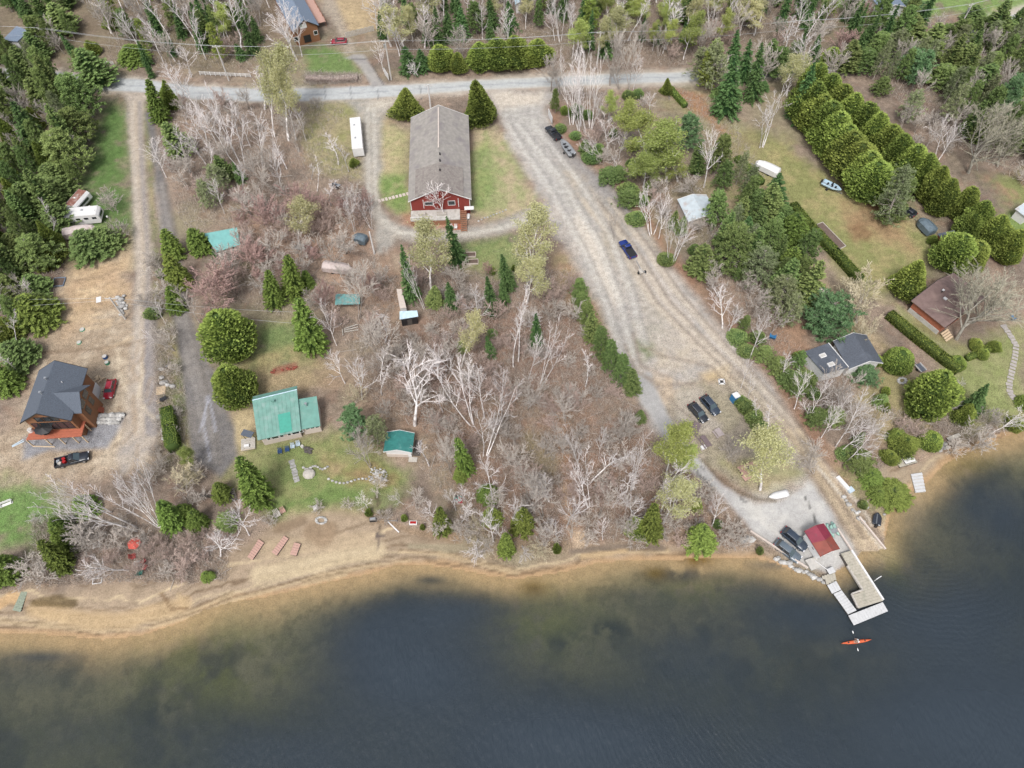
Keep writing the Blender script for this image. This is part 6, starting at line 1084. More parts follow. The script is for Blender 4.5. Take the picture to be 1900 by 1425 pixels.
dock('floating_dock', 'wide bleached floating dock platform at the outer end of the pier', 'dock', [(1574,1142),(1638,1117),(1648,1134),(1585.5,1160)], DZ, M_DOCKW, .5, group='floating dock sections'); mark('the floating dock', 1600, 1130)
dock('gangway', 'tan board gangway from the rocky shore to the floating dock', 'gangway', [(1525,1069),(1549,1061),(1552,1075.5),(1535,1085)], DZ+.1, M_DOCKT, .4)
pier = dock('fixed_pier', 'wide tan-boarded fixed pier with a white kerb beam beside the boat ramp', 'pier', [(1560,1027),(1580,1021),(1638.5,1113),(1593,1129),(1579,1102),(1601,1094.5)], .05, M_DOCKT, .45, th=.8)
def beam(name, a, b, z0_, z1_, w, h, mt, parent=None, label=None, cat=None):
    p, q = V3p(*a, z0_), V3p(*b, z1_); m = MB(); c = (p+q)/2; d = q-p; root = None
    Mx = Matrix.Rotation(math.atan2(d.y, d.x), 4, 'Z') @ Matrix.Rotation(-math.atan2(d.z, math.hypot(d.x, d.y)), 4, 'Y'); hx, hy, hh = d.length/2, w/2, h/2
    m.add([Mx @ Vector(v) for v in [(-hx,-hy,-hh),(hx,-hy,-hh),(hx,hy,-hh),(-hx,hy,-hh),(-hx,-hy,hh),(hx,-hy,hh),(hx,hy,hh),(-hx,hy,hh)]], [(0,3,2,1),(4,5,6,7),(0,1,5,4),(1,2,6,5),(2,3,7,6),(3,0,4,7)])
    if parent: c = c-parent.location
    o = m.build(name, mt, parent, c); 
    if label: tag(o, label, cat)
    return o
beam('kerb_beam', (1580,1021), (1639,1113), .2, .2, .3, .3, M_WHITE, pier); beam('edge_rail', (1572,1050), (1600,1094), -.1, -.1, .35, .4, M_GWOOD, pier)
beam('end_rail', (1580,1102), (1601,1094.5), .2, .2, .25, .3, M_GWOOD, pier); beam('corner_rail', (1580,1102), (1592,1127), .2, .2, .25, .3, M_GWOOD, pier)
beam('kerb_beam', (1554,981), (1580,1021), .15, .15, .28, .35, M_CREAM, None, 'pale timber kerb between the kiosk and the boat ramp', 'kerb'); beam('kerb_beam', (1594,959), (1643,1019), .1, -.6, .28, .4, M_CREAM, None, 'long pale timber kerb along the outer side of the boat ramp', 'kerb')
beam('kerb_beam', (1392,985), (1499,1054), .15, .1, .28, .35, M_CREAM, None, 'pale timber kerb along the water side of the paved lot', 'kerb')
dock('entry_steps', 'grey concrete step pad beside the kiosk above the gangway', 'step pad', [(1494,1039),(1511,1033.5),(1527,1050),(1507,1058)], .1, M_CONC, 1.1, th=.5, frame=M_CONC, name_b='step')
dock('concrete_pad', 'bleached landing platform at the top of the gangway', 'platform', [(1534,1056),(1545,1051),(1551,1061),(1539,1066)], .0, M_DOCKW, .6, th=.4, name_b='panel')
# ---- boards hauled up on the beach and other small docks
BZ = -.3
for lab, c in (('pinkish dock section lying on the sand, leftmost of the three', [(480,1000),(490,1007),(469,1038),(459,1033)]), ('long pinkish dock section lying on the sand, middle of the three', [(527,993.5),(535.5,999.5),(513,1031),(504,1024)]), ('short pinkish dock section lying on the sand, rightmost of the three', [(546,1006),(558,1009),(549.5,1031.5),(538,1028)])):
    dock('dock_section', lab, 'dock section', c, BZ+.5, M_PINKW, .42, th=.3, group='dock sections stored on the beach', gap=.04)
mark('the pink dock sections', 508, 1015)
dock('small_dock', 'narrow greenish dock on the sand at the far left shore', 'dock', [(44,1087),(54,1089.5),(38.5,1134),(23,1132)], -.35, mat('algae_boards', (.22,.25,.19), .8, .2, 4), .5, th=.5); mark('the small green dock', 38, 1110)
dock('swim_raft', 'white slatted raft floating in the shallows at the right-hand beach', 'raft', [(1690,879),(1711,876),(1718,912),(1699,913.5)], -.45, M_DOCKW, .6, th=.4, gap=.16, frame=M_CONC); mark('the white raft', 1704, 895)
dock('beach_platform', 'weathered grey platform on the sand above the white raft', 'platform', [(1662.5,852),(1693,844.5),(1703,857.5),(1670,867)], -.2, M_DOCKT, .5, th=.35); dock('mossy_dock', 'short mossy grey dock among the shore stones at the right', 'dock', [(1756,812),(1779,803),(1784,809),(1762,818)], -.3, M_GWOOD, .5, th=.35)
dock('bench_top', 'pale box lid lying on the weathered beach platform', 'box', [(1676,852),(1694,847),(1699,855),(1681,861)], .12, M_WHITE, .9, th=.25, name_b='panel')
dock('picnic_platform', 'square pinkish wooden platform in the grass beside the pale budding tree', 'platform', [(1368,866),(1400,855),(1416,875),(1383,893)], .3, M_PINKW, .4, th=.3, name_b='board'); mark('the wooden picnic platform', 1390, 873)
# ================================================================== VEHICLES AND BOATS
def paintm(name, c): return mat(name, c, .25, .05, 2, spec=.6)
P_BLACK = paintm('black_car_paint', (.022,.026,.034)); P_DBLUE = paintm('blue_black_paint', (.032,.045,.066)); P_SILVER = paintm('slate_silver_paint', (.10,.125,.15)); P_RED = paintm('red_car_paint', (.30,.015,.03)); P_BLUE = paintm('blue_car_paint', (.012,.03,.17)); P_MAR = paintm('maroon_paint', (.24,.02,.035))  # dark paints lifted to blue-grey: sky reflection put into the base colour
M_RUB = mat('tyre_rubber', (.015,.015,.015), .9, .1, 5); M_LIGHT = mat('lamp_lens', (.6,.6,.62), .15, .05, 3); M_TAIL = mat('tail_lens', (.3,.01,.01), .2, .05, 3)
M_CARG = mat('tinted_glass', (.015,.018,.022), .06, .1, 2, spec=1.0); M_SCREEN = mat('windscreen', (.05,.075,.085), .08, .1, 2, spec=1.0)
def ringb(x, zb, zt, hw): return [(x,-hw*.9,zb),(x,-hw,zb+.12),(x,-hw,zt-.16),(x,-hw*.84,zt),(x,hw*.84,zt),(x,hw,zt-.16),(x,hw,zb+.12),(x,hw*.9,zb)]
def frame_on(rear, front, name, label, cat, z=0.6, length=None, group=None):
    a, b = V3p(*rear, z), V3p(*front, z); c = (a+b)/2; g = hz(c.x, c.y); root = empty(name, (c.x, c.y, g+.01), math.atan2((b-a).y, (b-a).x), label, cat, group); return root
def wheels(root, xs_, hw, r, parent_name='wheel'):
    for x in xs_:
        for s in (-1, 1):
            m = MB(); m.tube((x, s*(hw-.02), r), (x, s*(hw-.25), r), r, n=14); w = m.build('wheel', M_RUB, root); m = MB(); m.tube((x, s*(hw-.0), r), (x, s*(hw-.05), r), r*.58, n=10); m.build('rim', M_METAL, w)
def lights(root, L, hw, z, top=None):
    for s in (-1, 1):
        m = MB(); m.box((L/2-.10, s*hw*.72, z), (.22, .34, .16)); m.build('headlight', M_LIGHT, root); m = MB(); m.box((-L/2+.05, s*hw*.82, z+.1), (.12, .2, .4)); m.build('tail_light', M_TAIL, root)
        m = MB(); m.box((L*.17, s*(hw+.1), 1.08), (.16, .2, .14)); m.build('mirror', M_BLK, root)
def cabin(root, base, top, z1, z2, hw1, hw2, paint):
    """glazed upper body: base (x0, x1), top (x0, x1)"""
    m = MB(); m.add([(base[0],-hw1,z1),(base[1],-hw1,z1),(base[1],hw1,z1),(base[0],hw1,z1),(top[0],-hw2,z2),(top[1],-hw2,z2),(top[1],hw2,z2),(top[0],hw2,z2)], [(0,3,2,1),(4,5,6,7),(0,1,5,4),(1,2,6,5),(2,3,7,6),(3,0,4,7)]); m.build('side_windows', M_CARG, root)
    m = MB(); e = .04
    a = Vector((base[1]+e, 0, z1+.02)); b = Vector((top[1]+e, 0, z2-.03)); m.add([(a.x,-hw1*.9,a.z),(a.x,hw1*.9,a.z),(b.x,hw2*.88,b.z),(b.x,-hw2*.88,b.z),(a.x-.06,-hw1*.9,a.z),(a.x-.06,hw1*.9,a.z),(b.x-.06,hw2*.88,b.z),(b.x-.06,-hw2*.88,b.z)], [(0,1,2,3),(7,6,5,4),(0,4,5,1),(1,5,6,2),(2,6,7,3),(3,7,4,0)]); m.build('windscreen', M_SCREEN, root)
    m = MB(); m.smooth = True; t0, t1 = top; r = []
    for x, zz, w in ((t0-.06, z2-.03, hw2*.9), (t0+.12, z2+.05, hw2), ((t0+t1)/2, z2+.09, hw2*1.01), (t1-.12, z2+.05, hw2), (t1+.05, z2-.02, hw2*.92)): r.append([(x,-w,zz-.06),(x,-w*.8,zz+.01),(x,w*.8,zz+.01),(x,w,zz-.06)])
    m.loft(r); m.build('roof', paint, root)
    for s in (-1, 1):
        m = MB(); m.tube((t0+.2, s*hw2*.86, z2+.1), (t1-.2, s*hw2*.86, z2+.1), .03, n=5); m.build('roof_rail', M_METAL, root)
        for x0, x1 in (((base[0]), top[0]), (((base[0]+base[1])/2-.1), (top[0]+top[1])/2-.05), (base[1], top[1])): m = MB(); m.tube((x0, s*(hw1+.01), z1), (x1, s*(hw2+.01), z2), .05, n=5); m.build('pillar', paint, root)
def suv(rear, front, label, paint, L=4.7, hw=.93, cat='car', h=1.68, hood=.22):
    r = frame_on(rear, front, 'parked_car', label, cat); m = MB(); m.smooth = True; x = L/2; m.loft([ringb(-x, .45, .85, hw*.86), ringb(-x+.12, .3, 1.02, hw*.95), ringb(-x+.6, .28, 1.06, hw), ringb(0, .26, 1.04, hw), ringb(x*.42, .26, 1.02, hw), ringb(x*.72, .28, .96, hw*.98), ringb(x-.18, .32, .84, hw*.92), ringb(x, .42, .66, hw*.78)]); body = m.build('body', paint, r)
    for yy in (-.42, .42): m = MB(); m.box((x*.68, yy, .985), (L*hood, .04, .03)); m.build('hood_crease', paint, r)
    cabin(r, (-x+.25, x*.44), (-x+.75, x*.16), 1.0, h-.06, hw*.9, hw*.72, paint); wheels(r, (-x*.62, x*.64), hw, .36); lights(r, L, hw, .74); return r
def pickup(rear, front, label, paint, L=5.7, hw=.99, load=None, cover=None):
    r = frame_on(rear, front, 'pickup_truck', label, 'pickup truck'); x = L/2; cr = -x*.12; m = MB(); m.smooth = True
    m.loft([ringb(cr, .35, 1.12, hw), ringb(0, .34, 1.12, hw), ringb(x*.45, .34, 1.12, hw), ringb(x*.8, .36, 1.08, hw*.98), ringb(x-.15, .4, .98, hw*.93), ringb(x, .48, .75, hw*.84)]); m.build('body', paint, r)
    m = MB(); m.box(((-x+cr)/2, 0, .62), (x+cr-.02, 2*hw-.1, .22)); m.build('bed_floor', M_BLK, r)
    for s in (-1, 1): m = MB(); m.box(((-x+cr)/2, s*(hw-.07), .82), (x+cr, .14, .62)); m.build('bed_side', paint, r)
    m = MB(); m.box((-x+.05, 0, .82), (.1, 2*hw-.3, .6)); m.build('tailgate', paint, r)
    cabin(r, (cr+.02, x*.48), (cr+.18, x*.2), 1.08, 1.76, hw*.88, hw*.72, paint); wheels(r, (-x*.62, x*.66), hw, .4); lights(r, L, hw, .82)
    if load:
        for i, (dx, dy, c) in enumerate(load): m = MB(); m.box(((-x+cr)/2+dx, dy, 1.0), (.55, .55, .5), i*.4); m.build('cargo_box', c, r)
    if cover: m = MB(); m.box(((-x+cr)/2, 0, 1.14), (x+cr-.1, 2*hw-.16, .06)); m.build('bed_cover', cover, r)
    return r
c = suv((1281.5,750), (1309,782), 'black parked SUV, the left one of the pair above the picnic tables', P_BLACK); mark('the pair of black SUVs', 1305, 767)
suv((1304,737), (1331,768), 'black parked SUV, the right one of the pair, nearer the blue toilet cabin', P_DBLUE)
suv((1458,984), (1494,1014), 'dark blue-black SUV parked next to the red-roofed kiosk', P_DBLUE, 4.9); suv((1445,1006), (1482,1034), 'slate-silver SUV parked beside the timber kerb, left of the darker one', P_SILVER, 4.9)
mark('the two cars by the kiosk', 1465, 1008)
pickup((1176,480), (1153,446), 'bright blue pickup truck with black bed parked on the gravel lot', P_BLUE, 5.6, cover=M_BLK); mark('the blue pickup truck', 1164, 463)
pickup((1037,259), (1016,236), 'black pickup truck hitched to a boat trailer at the edge of the gravel lot', P_BLACK); mark('the black pickup truck', 1027, 247)
suv((208,708), (200.5,737), 'pinkish-red car parked beside the brown house', P_RED, 4.4, h=1.5); mark('the red car beside the brown house', 204, 722)
pickup((104,861), (165,846), 'black pickup truck with a red and white load, parked below the orange deck', P_BLACK, 6.0, load=((-.6,.1,M_METAL), (.35,.35,M_TAIL), (.45,-.3,M_TAIL), (-.3,-.4,M_GWOOD))); mark('the loaded black pickup', 134, 854)
suv((644,77), (614,78), 'small crimson-red car in the driveway across the road', P_MAR, 4.5, h=1.45); mark('the red car across the road', 629, 78)
# caravans
def camper(corners, z, name, label, cat, wallm, roofm, h0=.5, windows=3, vents=0):
    pts = [V3p(a, b, z) for a, b in corners]; cx = sum(p.x for p in pts)/4; cy = sum(p.y for p in pts)/4; g = hz(cx, cy); e = pts[1]-pts[0]; a = math.atan2(e.y, e.x); L = (pts[1]-pts[0]).length; W = (pts[2]-pts[1]).length; root = empty(name, (cx, cy, g), a, label, cat)
    H = z-g; m = MB(); m.add([(-L/2,-W/2,h0),(L/2-.5,-W/2,h0),(L/2,-W/2,h0+.7),(L/2-.15,-W/2,H-.5),(L/2-.6,-W/2,H),(-L/2+.15,-W/2,H),(-L/2,-W/2,H-.3)]+[(-L/2,W/2,h0),(L/2-.5,W/2,h0),(L/2,W/2,h0+.7),(L/2-.15,W/2,H-.5),(L/2-.6,W/2,H),(-L/2+.15,W/2,H),(-L/2,W/2,H-.3)], [tuple(range(7)), tuple(range(13, 6, -1))]+[(i, 7+i, 7+(i+1) % 7, (i+1) % 7) for i in range(7)]); m.build('body', wallm, root)
    m = MB(); m.box((-.25, 0, H+.03), (L-1.0, W-.1, .05)); m.build('roof', roofm, root)
    for i in range(vents): m = MB(); m.box((-L/2+1.2+i*(L-2.4)/max(1, vents-1), (.3 if i % 2 else -.2), H+.12), (.45, .4, .16)); m.build('roof_vent', M_METAL if i % 2 else M_WHITE, root)
    for s in (-1, 1):
        for i in range(windows): m = MB(); m.box((-L/2+1.1+i*(L-2.4)/max(1, windows-1), s*(W/2+.01), h0+(H-h0)*.62), (.95, .03, .55)); m.build('window', M_GLASS, root)
    m = MB(); m.box((L/2-.03, 0, H-1.0), (.08, W*.6, .6)); m.build('front_window', M_GLASS, root)
    for x in (-.5, .5):
        for s in (-1, 1): m = MB(); m.tube((x, s*(W/2-.02), .34), (x, s*(W/2-.24), .34), .34, n=12); m.build('wheel', M_RUB, root)
    m = MB(); m.box((L/2+.5, 0, .5), (1.3, .12, .1)); m.build('hitch', M_BLK, root); m = MB(); m.blob((L/2+.75, 0, .75), (.25,.3,.3), 1, 1, .02); m.build('gas_bottle', M_WHITE, root); return root
M_RUST = mat('rusty_roof', (.22,.10,.075), .9, .25, 2, dirt=((.42,.35,.32), 1.2, .52)); M_TARPP = mat('pinkish_tarp', (.46,.39,.37), .7, .14, 2, dirt=((.36,.28,.24), 1.5, .55)); M_TARPG = mat('slate_tarp', (.10,.135,.16), .6, .2, 2)
camper([(653,275),(648.5,216),(668,214),(673,273)], 3.1, 'motorhome', 'long white motorhome parked beside the gravel driveway, roof vents along it', 'motorhome', M_WHITE, M_WHITE, .45, 5, 5); mark('the white motorhome', 661, 245)
camper([(121,402),(186,396),(179,381.5),(120,389)], 3.0, 'caravan', 'long white caravan on the grass, middle one of the three under the pines', 'caravan', M_WHITE, M_WHITE, .45, 4, 3); mark('the long white caravan', 157, 397)
camper([(129,379),(150,384),(156,354),(133,352)], 2.8, 'caravan', 'small old caravan with a rust-brown roof, uppermost of the three', 'caravan', M_WHITE, M_RUST, .45, 2, 1); mark('the rusty-roofed caravan', 145, 367)
# covered boats and trailers
def covered(rear, front, W, H, name, label, cat, m_, peak=.35, nose=.35):
    r = frame_on(rear, front, name, label, cat, 1.0); a, b = V3p(*rear, 1.0), V3p(*front, 1.0); L = (b-a).length; m = MB(); m.smooth = False
    R_ = []
    for x, w, h in ((-L/2, .8, .8), (-L/2+.3, 1, 1), (-L*.1, 1, 1.06), (L*.22, .95, 1.02), (L/2-nose*1.6, .72, .92), (L/2, .22, .72)): R_.append([(x,-W/2*w,.5), (x,-W/2*w,H*h-peak), (x,-W*.12*w,H*h), (x,W*.12*w,H*h), (x,W/2*w,H*h-peak), (x,W/2*w,.5)])
    m.loft(R_); m.build('cover', m_, r); m = MB(); m.box((0, 0, .42), (L*.9, .12, .12)); m.build('trailer_frame', M_METAL, r); m = MB(); m.box((L/2+.5, 0, .42), (1.3, .1, .1)); m.build('tongue', M_METAL, r)
    for s in (-1, 1): m = MB(); m.tube((-L*.15, s*(W/2-.1), .32), (-L*.15, s*(W/2-.32), .32), .32, n=12); m.build('wheel', M_RUB, r)
    return r
covered((119,436), (180,426), 2.5, 2.6, 'covered_boat', 'tarpaulin-covered boat, lowest of the three under the pines, pinkish cover', 'covered boat', M_TARPP, .6); mark('the tarp-covered boat under the pines', 150, 430)
covered((599,494), (653,501), 2.4, 2.2, 'covered_boat', 'long pinkish-white covered boat among the bare maples', 'covered boat', M_TARPP, .5); mark('the long covered boat in the shrubs', 627, 497)
covered((1445,323), (1402,303), 2.5, 2.3, 'covered_boat', 'white shrink-wrapped boat on a trailer beside the short hedge', 'covered boat', M_WHITE, .5); mark('the white wrapped boat', 1422, 312)
covered((680,447), (655,440), 2.2, 2.1, 'covered_trailer', 'small slate-grey covered trailer by the white lamp post', 'trailer', M_TARPG, .4)
covered((1730,433), (1705,408), 2.7, 2.3, 'covered_trailer', 'slate tarp-covered trailer below the row of cedars', 'trailer', M_TARPG, .5); mark('the slate tarp trailer', 1718, 420)
suv((1696,400), (1677,388), 'small black car in the shade of the cedars above the tarp trailer', P_BLACK, 3.4, h=1.45)
# open boats
def hull(L, W, H, n=9, bow=.55):
    R_ = []
    for i in range(n):
        t = i/(n-1); x = -L/2+L*t; w = W/2*(1 if t < bow else max(.04, math.cos((t-bow)/(1-bow)*math.pi/2)**.8)); k = .35*max(0, t-.6)/.4
        R_.append((x, w, k*H))
    return R_
def boat(rear, front, name, label, cat, hm, im, W=1.9, H=.9, trailer=True, bits=True, z=.9, upside=False):
    r = frame_on(rear, front, name, label, cat, z); a, b = V3p(*rear, z), V3p(*front, z); L = (b-a).length; z0 = .45 if trailer else .02; st = hull(L, W, H)
    m = MB(); m.smooth = True
    if upside: m.loft([[(x,-w,z0),(x,-w*.8,z0+H*.6),(x,-w*.3,z0+H*.8),(x,0,z0+H*.88),(x,w*.3,z0+H*.8),(x,w*.8,z0+H*.6),(x,w,z0)] for x, w, k in st]); m.build('hull', hm, r); return r
    m.loft([[(x,-w,z0+H),(x,-w*.8,z0+H*.3+k),(x,0,z0+k),(x,w*.8,z0+H*.3+k),(x,w,z0+H),(x,w*.84,z0+H),(x,0,z0+H*.55),(x,-w*.84,z0+H)] for x, w, k in st]); m.build('hull', hm, r)
    m = MB()
    m.prism([(x, -w*.8) for x, w, k in st[:-1]]+[(x, w*.8) for x, w, k in st[:-1]][::-1], z0+H*.50, z0+H*.62); m.build('deck', im, r)
    if bits:
        for x in (-L*.22, .02*L, L*.2): m = MB(); m.box((x, 0, z0+H*.72), (.4, W*.66, .2)); m.build('seat', M_BLK if hm is not M_WHITE else M_CONC, r)
        m = MB(); m.box((-L*.02, W*.22, z0+H*1.0), (.35, .5, .5)); m.build('console', M_BLK, r)
    m = MB(); m.box((-L/2-.2, 0, z0+H*.85), (.5, .42, .75), top=(.7,.8)); m.build('outboard_motor', M_BLK, r)
    if trailer:
        m = MB(); m.box((.2, 0, .36), (L+.8, .14, .12)); m.box((-.5, 0, .36), (.12, W+.1, .12)); m.build('trailer_frame', M_METAL, r)
        for s in (-1, 1): m = MB(); m.tube((-L*.12, s*(W/2+.12), .3), (-L*.12, s*(W/2-.1), .3), .3, n=12); m.build('wheel', M_RUB, r)
    return r
M_BOATI = mat('boat_interior', (.10,.11,.12), .8, .2, 3); M_LBLUE = mat('light_blue_hull', (.34,.46,.54), .4, .1, 2); M_ALU = mat('aluminium_hull', (.27,.28,.29), .45, .15, 2, metal=.3)
boat((1062,289), (1041,261), 'fishing_boat', 'dark fishing boat with grey rim on a trailer behind the black pickup', 'boat', M_ALU, M_BOATI, 2.2, 1.0); mark('the boat behind the black pickup', 1052, 275)
boat((549,455), (581,460), 'rowing_boat', 'grey aluminium rowing boat on the ground among bare shrubs', 'boat', M_ALU, M_CONC, 1.7, .7, False); mark('the aluminium boat', 565, 457)
boat((1526,338), (1560,354), 'fishing_boat', 'pale blue open boat on a trailer at the foot of the cedar row', 'boat', M_LBLUE, M_ALU, 2.0, .9); mark('the pale blue boat', 1543, 346)
boat((1462,914), (1426,922), 'upturned_boat', 'white boat lying upturned at the edge of the paved lot', 'boat', M_WHITE, M_WHITE, 1.5, .6, False, upside=True, z=.3); mark('the upturned white boat', 1444, 918)
boat((1627,973), (1630,950), 'black_punt', 'small black flat boat pulled up on the sand beside the ramp', 'boat', P_BLACK, M_BOATI, 1.5, .5, False, False, z=-.1); mark('the black punt', 1628, 961)
boat((848,924), (858,934), 'canoe', 'red canoe lying under the starburst birch near the beach', 'canoe', P_RED, M_TAIL, 1.0, .4, False, False, z=.2); boat((845,928), (857,922), 'canoe', 'small turquoise-green boat lying beside the red canoe', 'canoe', M_GREENP, M_GREENP, 1.1, .4, False, False, z=.3)
# pedal boat on the pavement
pb = frame_on((1543,972), (1552,988), 'pedal_boat', 'old pale green pedal boat beside the boat ramp kerb', 'pedal boat', .4); M_PB = mat('faded_green_plastic', (.26,.40,.35), .6, .15, 2)
for s in (-.5, .5): m = MB(); m.smooth = True; m.loft([[(x, s-w, .05), (x, s-w, .38), (x, s, .45), (x, s+w, .38), (x, s+w, .05)] for x, w in ((-1.3,.15),(-.9,.28),(.7,.28),(1.3,.08))]); m.build('float', M_PB, pb)
m = MB(); m.box((0, 0, .5), (1.5, 1.2, .1)); m.build('deck', M_ALU, pb)
for s in (-.3, .3): m = MB(); m.box((-.3, s, .65), (.5, .42, .2)); m.box((-.55, s, .9), (.12, .42, .5)); m.build('seat', M_PB, pb)
# utility trailer behind the blue pickup, ATV in the brush
ut = frame_on((1196,515), (1181,484), 'boat_trailer', 'empty rusty boat trailer behind the blue pickup truck', 'trailer', .4)
m = MB(); m.tube((2.6,0,.5), (.4,0,.45), .06); m.build('tongue', M_METAL, ut)
for s in (-1, 1): m = MB(); m.tube((.4,0,.45), (-1.8, s*.7, .45), .05); m.build('frame_rail', M_METAL, ut); m = MB(); m.tube((-.9, s*.95, .32), (-.9, s*.72, .32), .32, n=12); m.build('wheel', M_RUB, ut)
m = MB(); m.box((-.9, 0, .4), (.12, 1.7, .1)); m.build('axle', M_METAL, ut); m = MB(); m.box((-.8, .3, .62), (1.2, .7, .3)); m.build('toolbox', M_GWOOD, ut)
at_ = frame_on((631,348), (615,340), 'quad_bike', 'dark quad bike with pale canopy frame in the leaf litter', 'quad bike', .5); m = MB(); m.smooth = True; m.loft([ringb(-1.1,.4,.8,.35), ringb(-.3,.35,.95,.45), ringb(.4,.35,.95,.45), ringb(1.1,.45,.75,.3)]); m.build('body', P_BLACK, at_)
m = MB(); m.box((-.2,0,1.05), (.9,.4,.16)); m.build('seat', M_SH_SLATE, at_); wheels(at_, (-.75,.8), .65, .32); m = MB(); m.box((-1.0,0,1.0), (.7,.9,.08)); m.build('cargo_rack', M_METAL, at_); m = MB(); m.tube((.5,-.4,1.1), (.5,.4,1.1), .03); m.build('handlebar', M_METAL, at_); mark('the quad bike', 623, 344)
tr2 = frame_on((1713,690), (1697,672), 'utility_trailer', 'small open utility trailer between the hedge and the big bushy cedar', 'trailer', .4); m = MB(); m.box((-.3,0,.5), (1.9,1.3,.08)); m.build('trailer_bed', M_SH_SLATE, tr2)
for s in (-1, 1): m = MB(); m.box((-.3,s*.66,.68), (1.9,.06,.3)); m.build('side_rail', M_WHITE, tr2); m = MB(); m.tube((-.4,s*.85,.3), (-.4,s*.68,.3), .3, n=12); m.build('wheel', M_RUB, tr2)
m = MB(); m.tube((.6,0,.5), (1.8,0,.45), .05); m.build('tongue', M_METAL, tr2)
# ---- kayak and paddler
ky = frame_on((1616,1187), (1561,1194), 'sea_kayak', 'long orange-red sea kayak crossing the dark water below the dock', 'kayak', WATER+.15); ky.location.z = WATER-.08
a, b = V3p(1616,1187,WATER+.15), V3p(1561,1194,WATER+.15); KL = (b-a).length; M_KAY = mat('orange_kayak', (.52,.10,.035), .35, .08, 2); m = MB(); m.smooth = True
m.loft([[(x,-w*.5,0), (x,-w,.2+k), (x,-w*.6,.32+k), (x,0,.37+k), (x,w*.6,.32+k), (x,w,.2+k), (x,w*.5,0)] for x, w, k in ((-KL/2,.02,.14),(-KL*.4,.16,.05),(-KL*.25,.26,0),(0,.31,0),(KL*.25,.25,0),(KL*.4,.14,.06),(KL/2,.02,.16))]); m.build('hull', M_KAY, ky)
m = MB(); m.tube((-.15,0,.36), (-.15,0,.42), .30, .27, 14); m.build('cockpit_rim', M_BLK, ky); 
for x in (-1.45, 1.35): m = MB(); m.tube((x,0,.34), (x,0,.385), .14, n=12); m.build('hatch_cover', M_BLK, ky)
def person_skin(name, pts, edges, rad, mt, parent=None, loc=(0,0,0), rz=0):
    me = bpy.data.meshes.new(name); me.from_pydata(pts, edges, []); o = bpy.data.objects.new(name, me); COL.objects.link(o); o.location = loc; o.rotation_euler = (0,0,rz)
    if parent: o.parent = parent
    sk = o.modifiers.new('skin', 'SKIN'); sk.use_smooth_shade = True; o.modifiers.new('sub', 'SUBSURF').levels = 1; o.modifiers['sub'].render_levels = 1
    for v, r in zip(me.skin_vertices[0].data if len(me.skin_vertices) else [], rad): v.radius = (r, r)
    me.materials.append(mt); return o
def ensure_skin(me, rad):
    pass
import bmesh
def skin_mesh(name, pts, edges, rad, mt, parent, root=0):
    bm = bmesh.new(); lay = bm.verts.layers.skin.verify(); vs = [bm.verts.new(p) for p in pts]
    for v, r in zip(vs, rad): v[lay].radius = (r, r)
    vs[root][lay].use_root = True
    for a, b in edges: bm.edges.new((vs[a], vs[b]))
    me = bpy.data.meshes.new(name); bm.to_mesh(me); bm.free(); me.materials.append(mt); o = bpy.data.objects.new(name, me); COL.objects.link(o)
    if parent: o.parent = parent
    s = o.modifiers.new('skin', 'SKIN'); s.use_smooth_shade = True; q = o.modifiers.new('sub', 'SUBSURF'); q.levels = q.render_levels = 2; return o
M_SKIN = mat('skin', (.42,.26,.19), .6, .05, 5); M_SHIRT = mat('white_shirt', (.62,.62,.62), .85, .06, 6); M_HAIR = mat('dark_hair', (.03,.02,.016), .8, .1, 10)
pr = bpy.data.objects.new('person', None); COL.objects.link(pr); pr.location = ky.location; pr.rotation_euler = ky.rotation_euler; tag(pr, 'person in a white top seated in the orange kayak holding a double-bladed paddle', 'person')
pts = [(-.2,0,.38),(-.22,0,.55),(-.20,0,.72),(-.18,0,.86),(-.17,0,.96),(-.15,0,1.08),(-.15,.17,.86),(.02,.30,.70),(.22,.26,.66),(.30,.24,.66),(-.15,-.17,.86),(.04,-.32,.74),(.24,-.34,.80),(.32,-.35,.81),(.05,.1,.36),(.5,.12,.40),(.05,-.1,.36),(.5,-.12,.40)]
ed = [(0,1),(1,2),(2,3),(3,4),(4,5),(3,6),(6,7),(7,8),(8,9),(3,10),(10,11),(11,12),(12,13),(0,14),(14,15),(0,16),(16,17)]
rd_ = [.15,.14,.16,.13,.055,.10,.075,.05,.038,.035,.075,.05,.038,.035,.09,.07,.09,.07]
skin_mesh('body', pts, ed, rd_, M_SKIN, pr)
tp = [(-.2,0,.40),(-.22,0,.56),(-.20,0,.73),(-.18,0,.87),(-.15,.17,.86),(-.02,.27,.73),(-.15,-.17,.86),(0,-.29,.76)]; skin_mesh('shirt', tp, [(0,1),(1,2),(2,3),(3,4),(4,5),(3,6),(6,7)], [.17,.16,.18,.14,.10,.075,.10,.075], M_SHIRT, pr)
m = MB(); m.smooth = True; m.blob((-.17,0,1.13), (.105,.09,.10), 2, 2, .03); m.build('hair', M_HAIR, pr)
m = MB(); m.smooth = True; m.blob((-.055,0,1.08), (.022,.018,.03), 2, 1, .02); m.build('nose', M_SKIN, pr)
for s, base in ((1, (.30,.24,.66)), (-1, (.32,-.35,.81))):
    for k in range(4): y = base[1]+(k-1.5)*.022; m = MB(); m.smooth = True; m.tube((base[0]-.01, y, base[2]+.03), (base[0]+.045, y, base[2]+.02), .010, .009, 6); m.tube((base[0]+.045, y, base[2]+.02), (base[0]+.04, y, base[2]-.03), .009, .008, 6); m.build('finger', M_SKIN, pr)
    m = MB(); m.tube((base[0]-.01, base[1]-.04*s, base[2]), (base[0]+.03, base[1]-.05*s, base[2]-.02), .011, .009, 6); m.build('thumb', M_SKIN, pr)
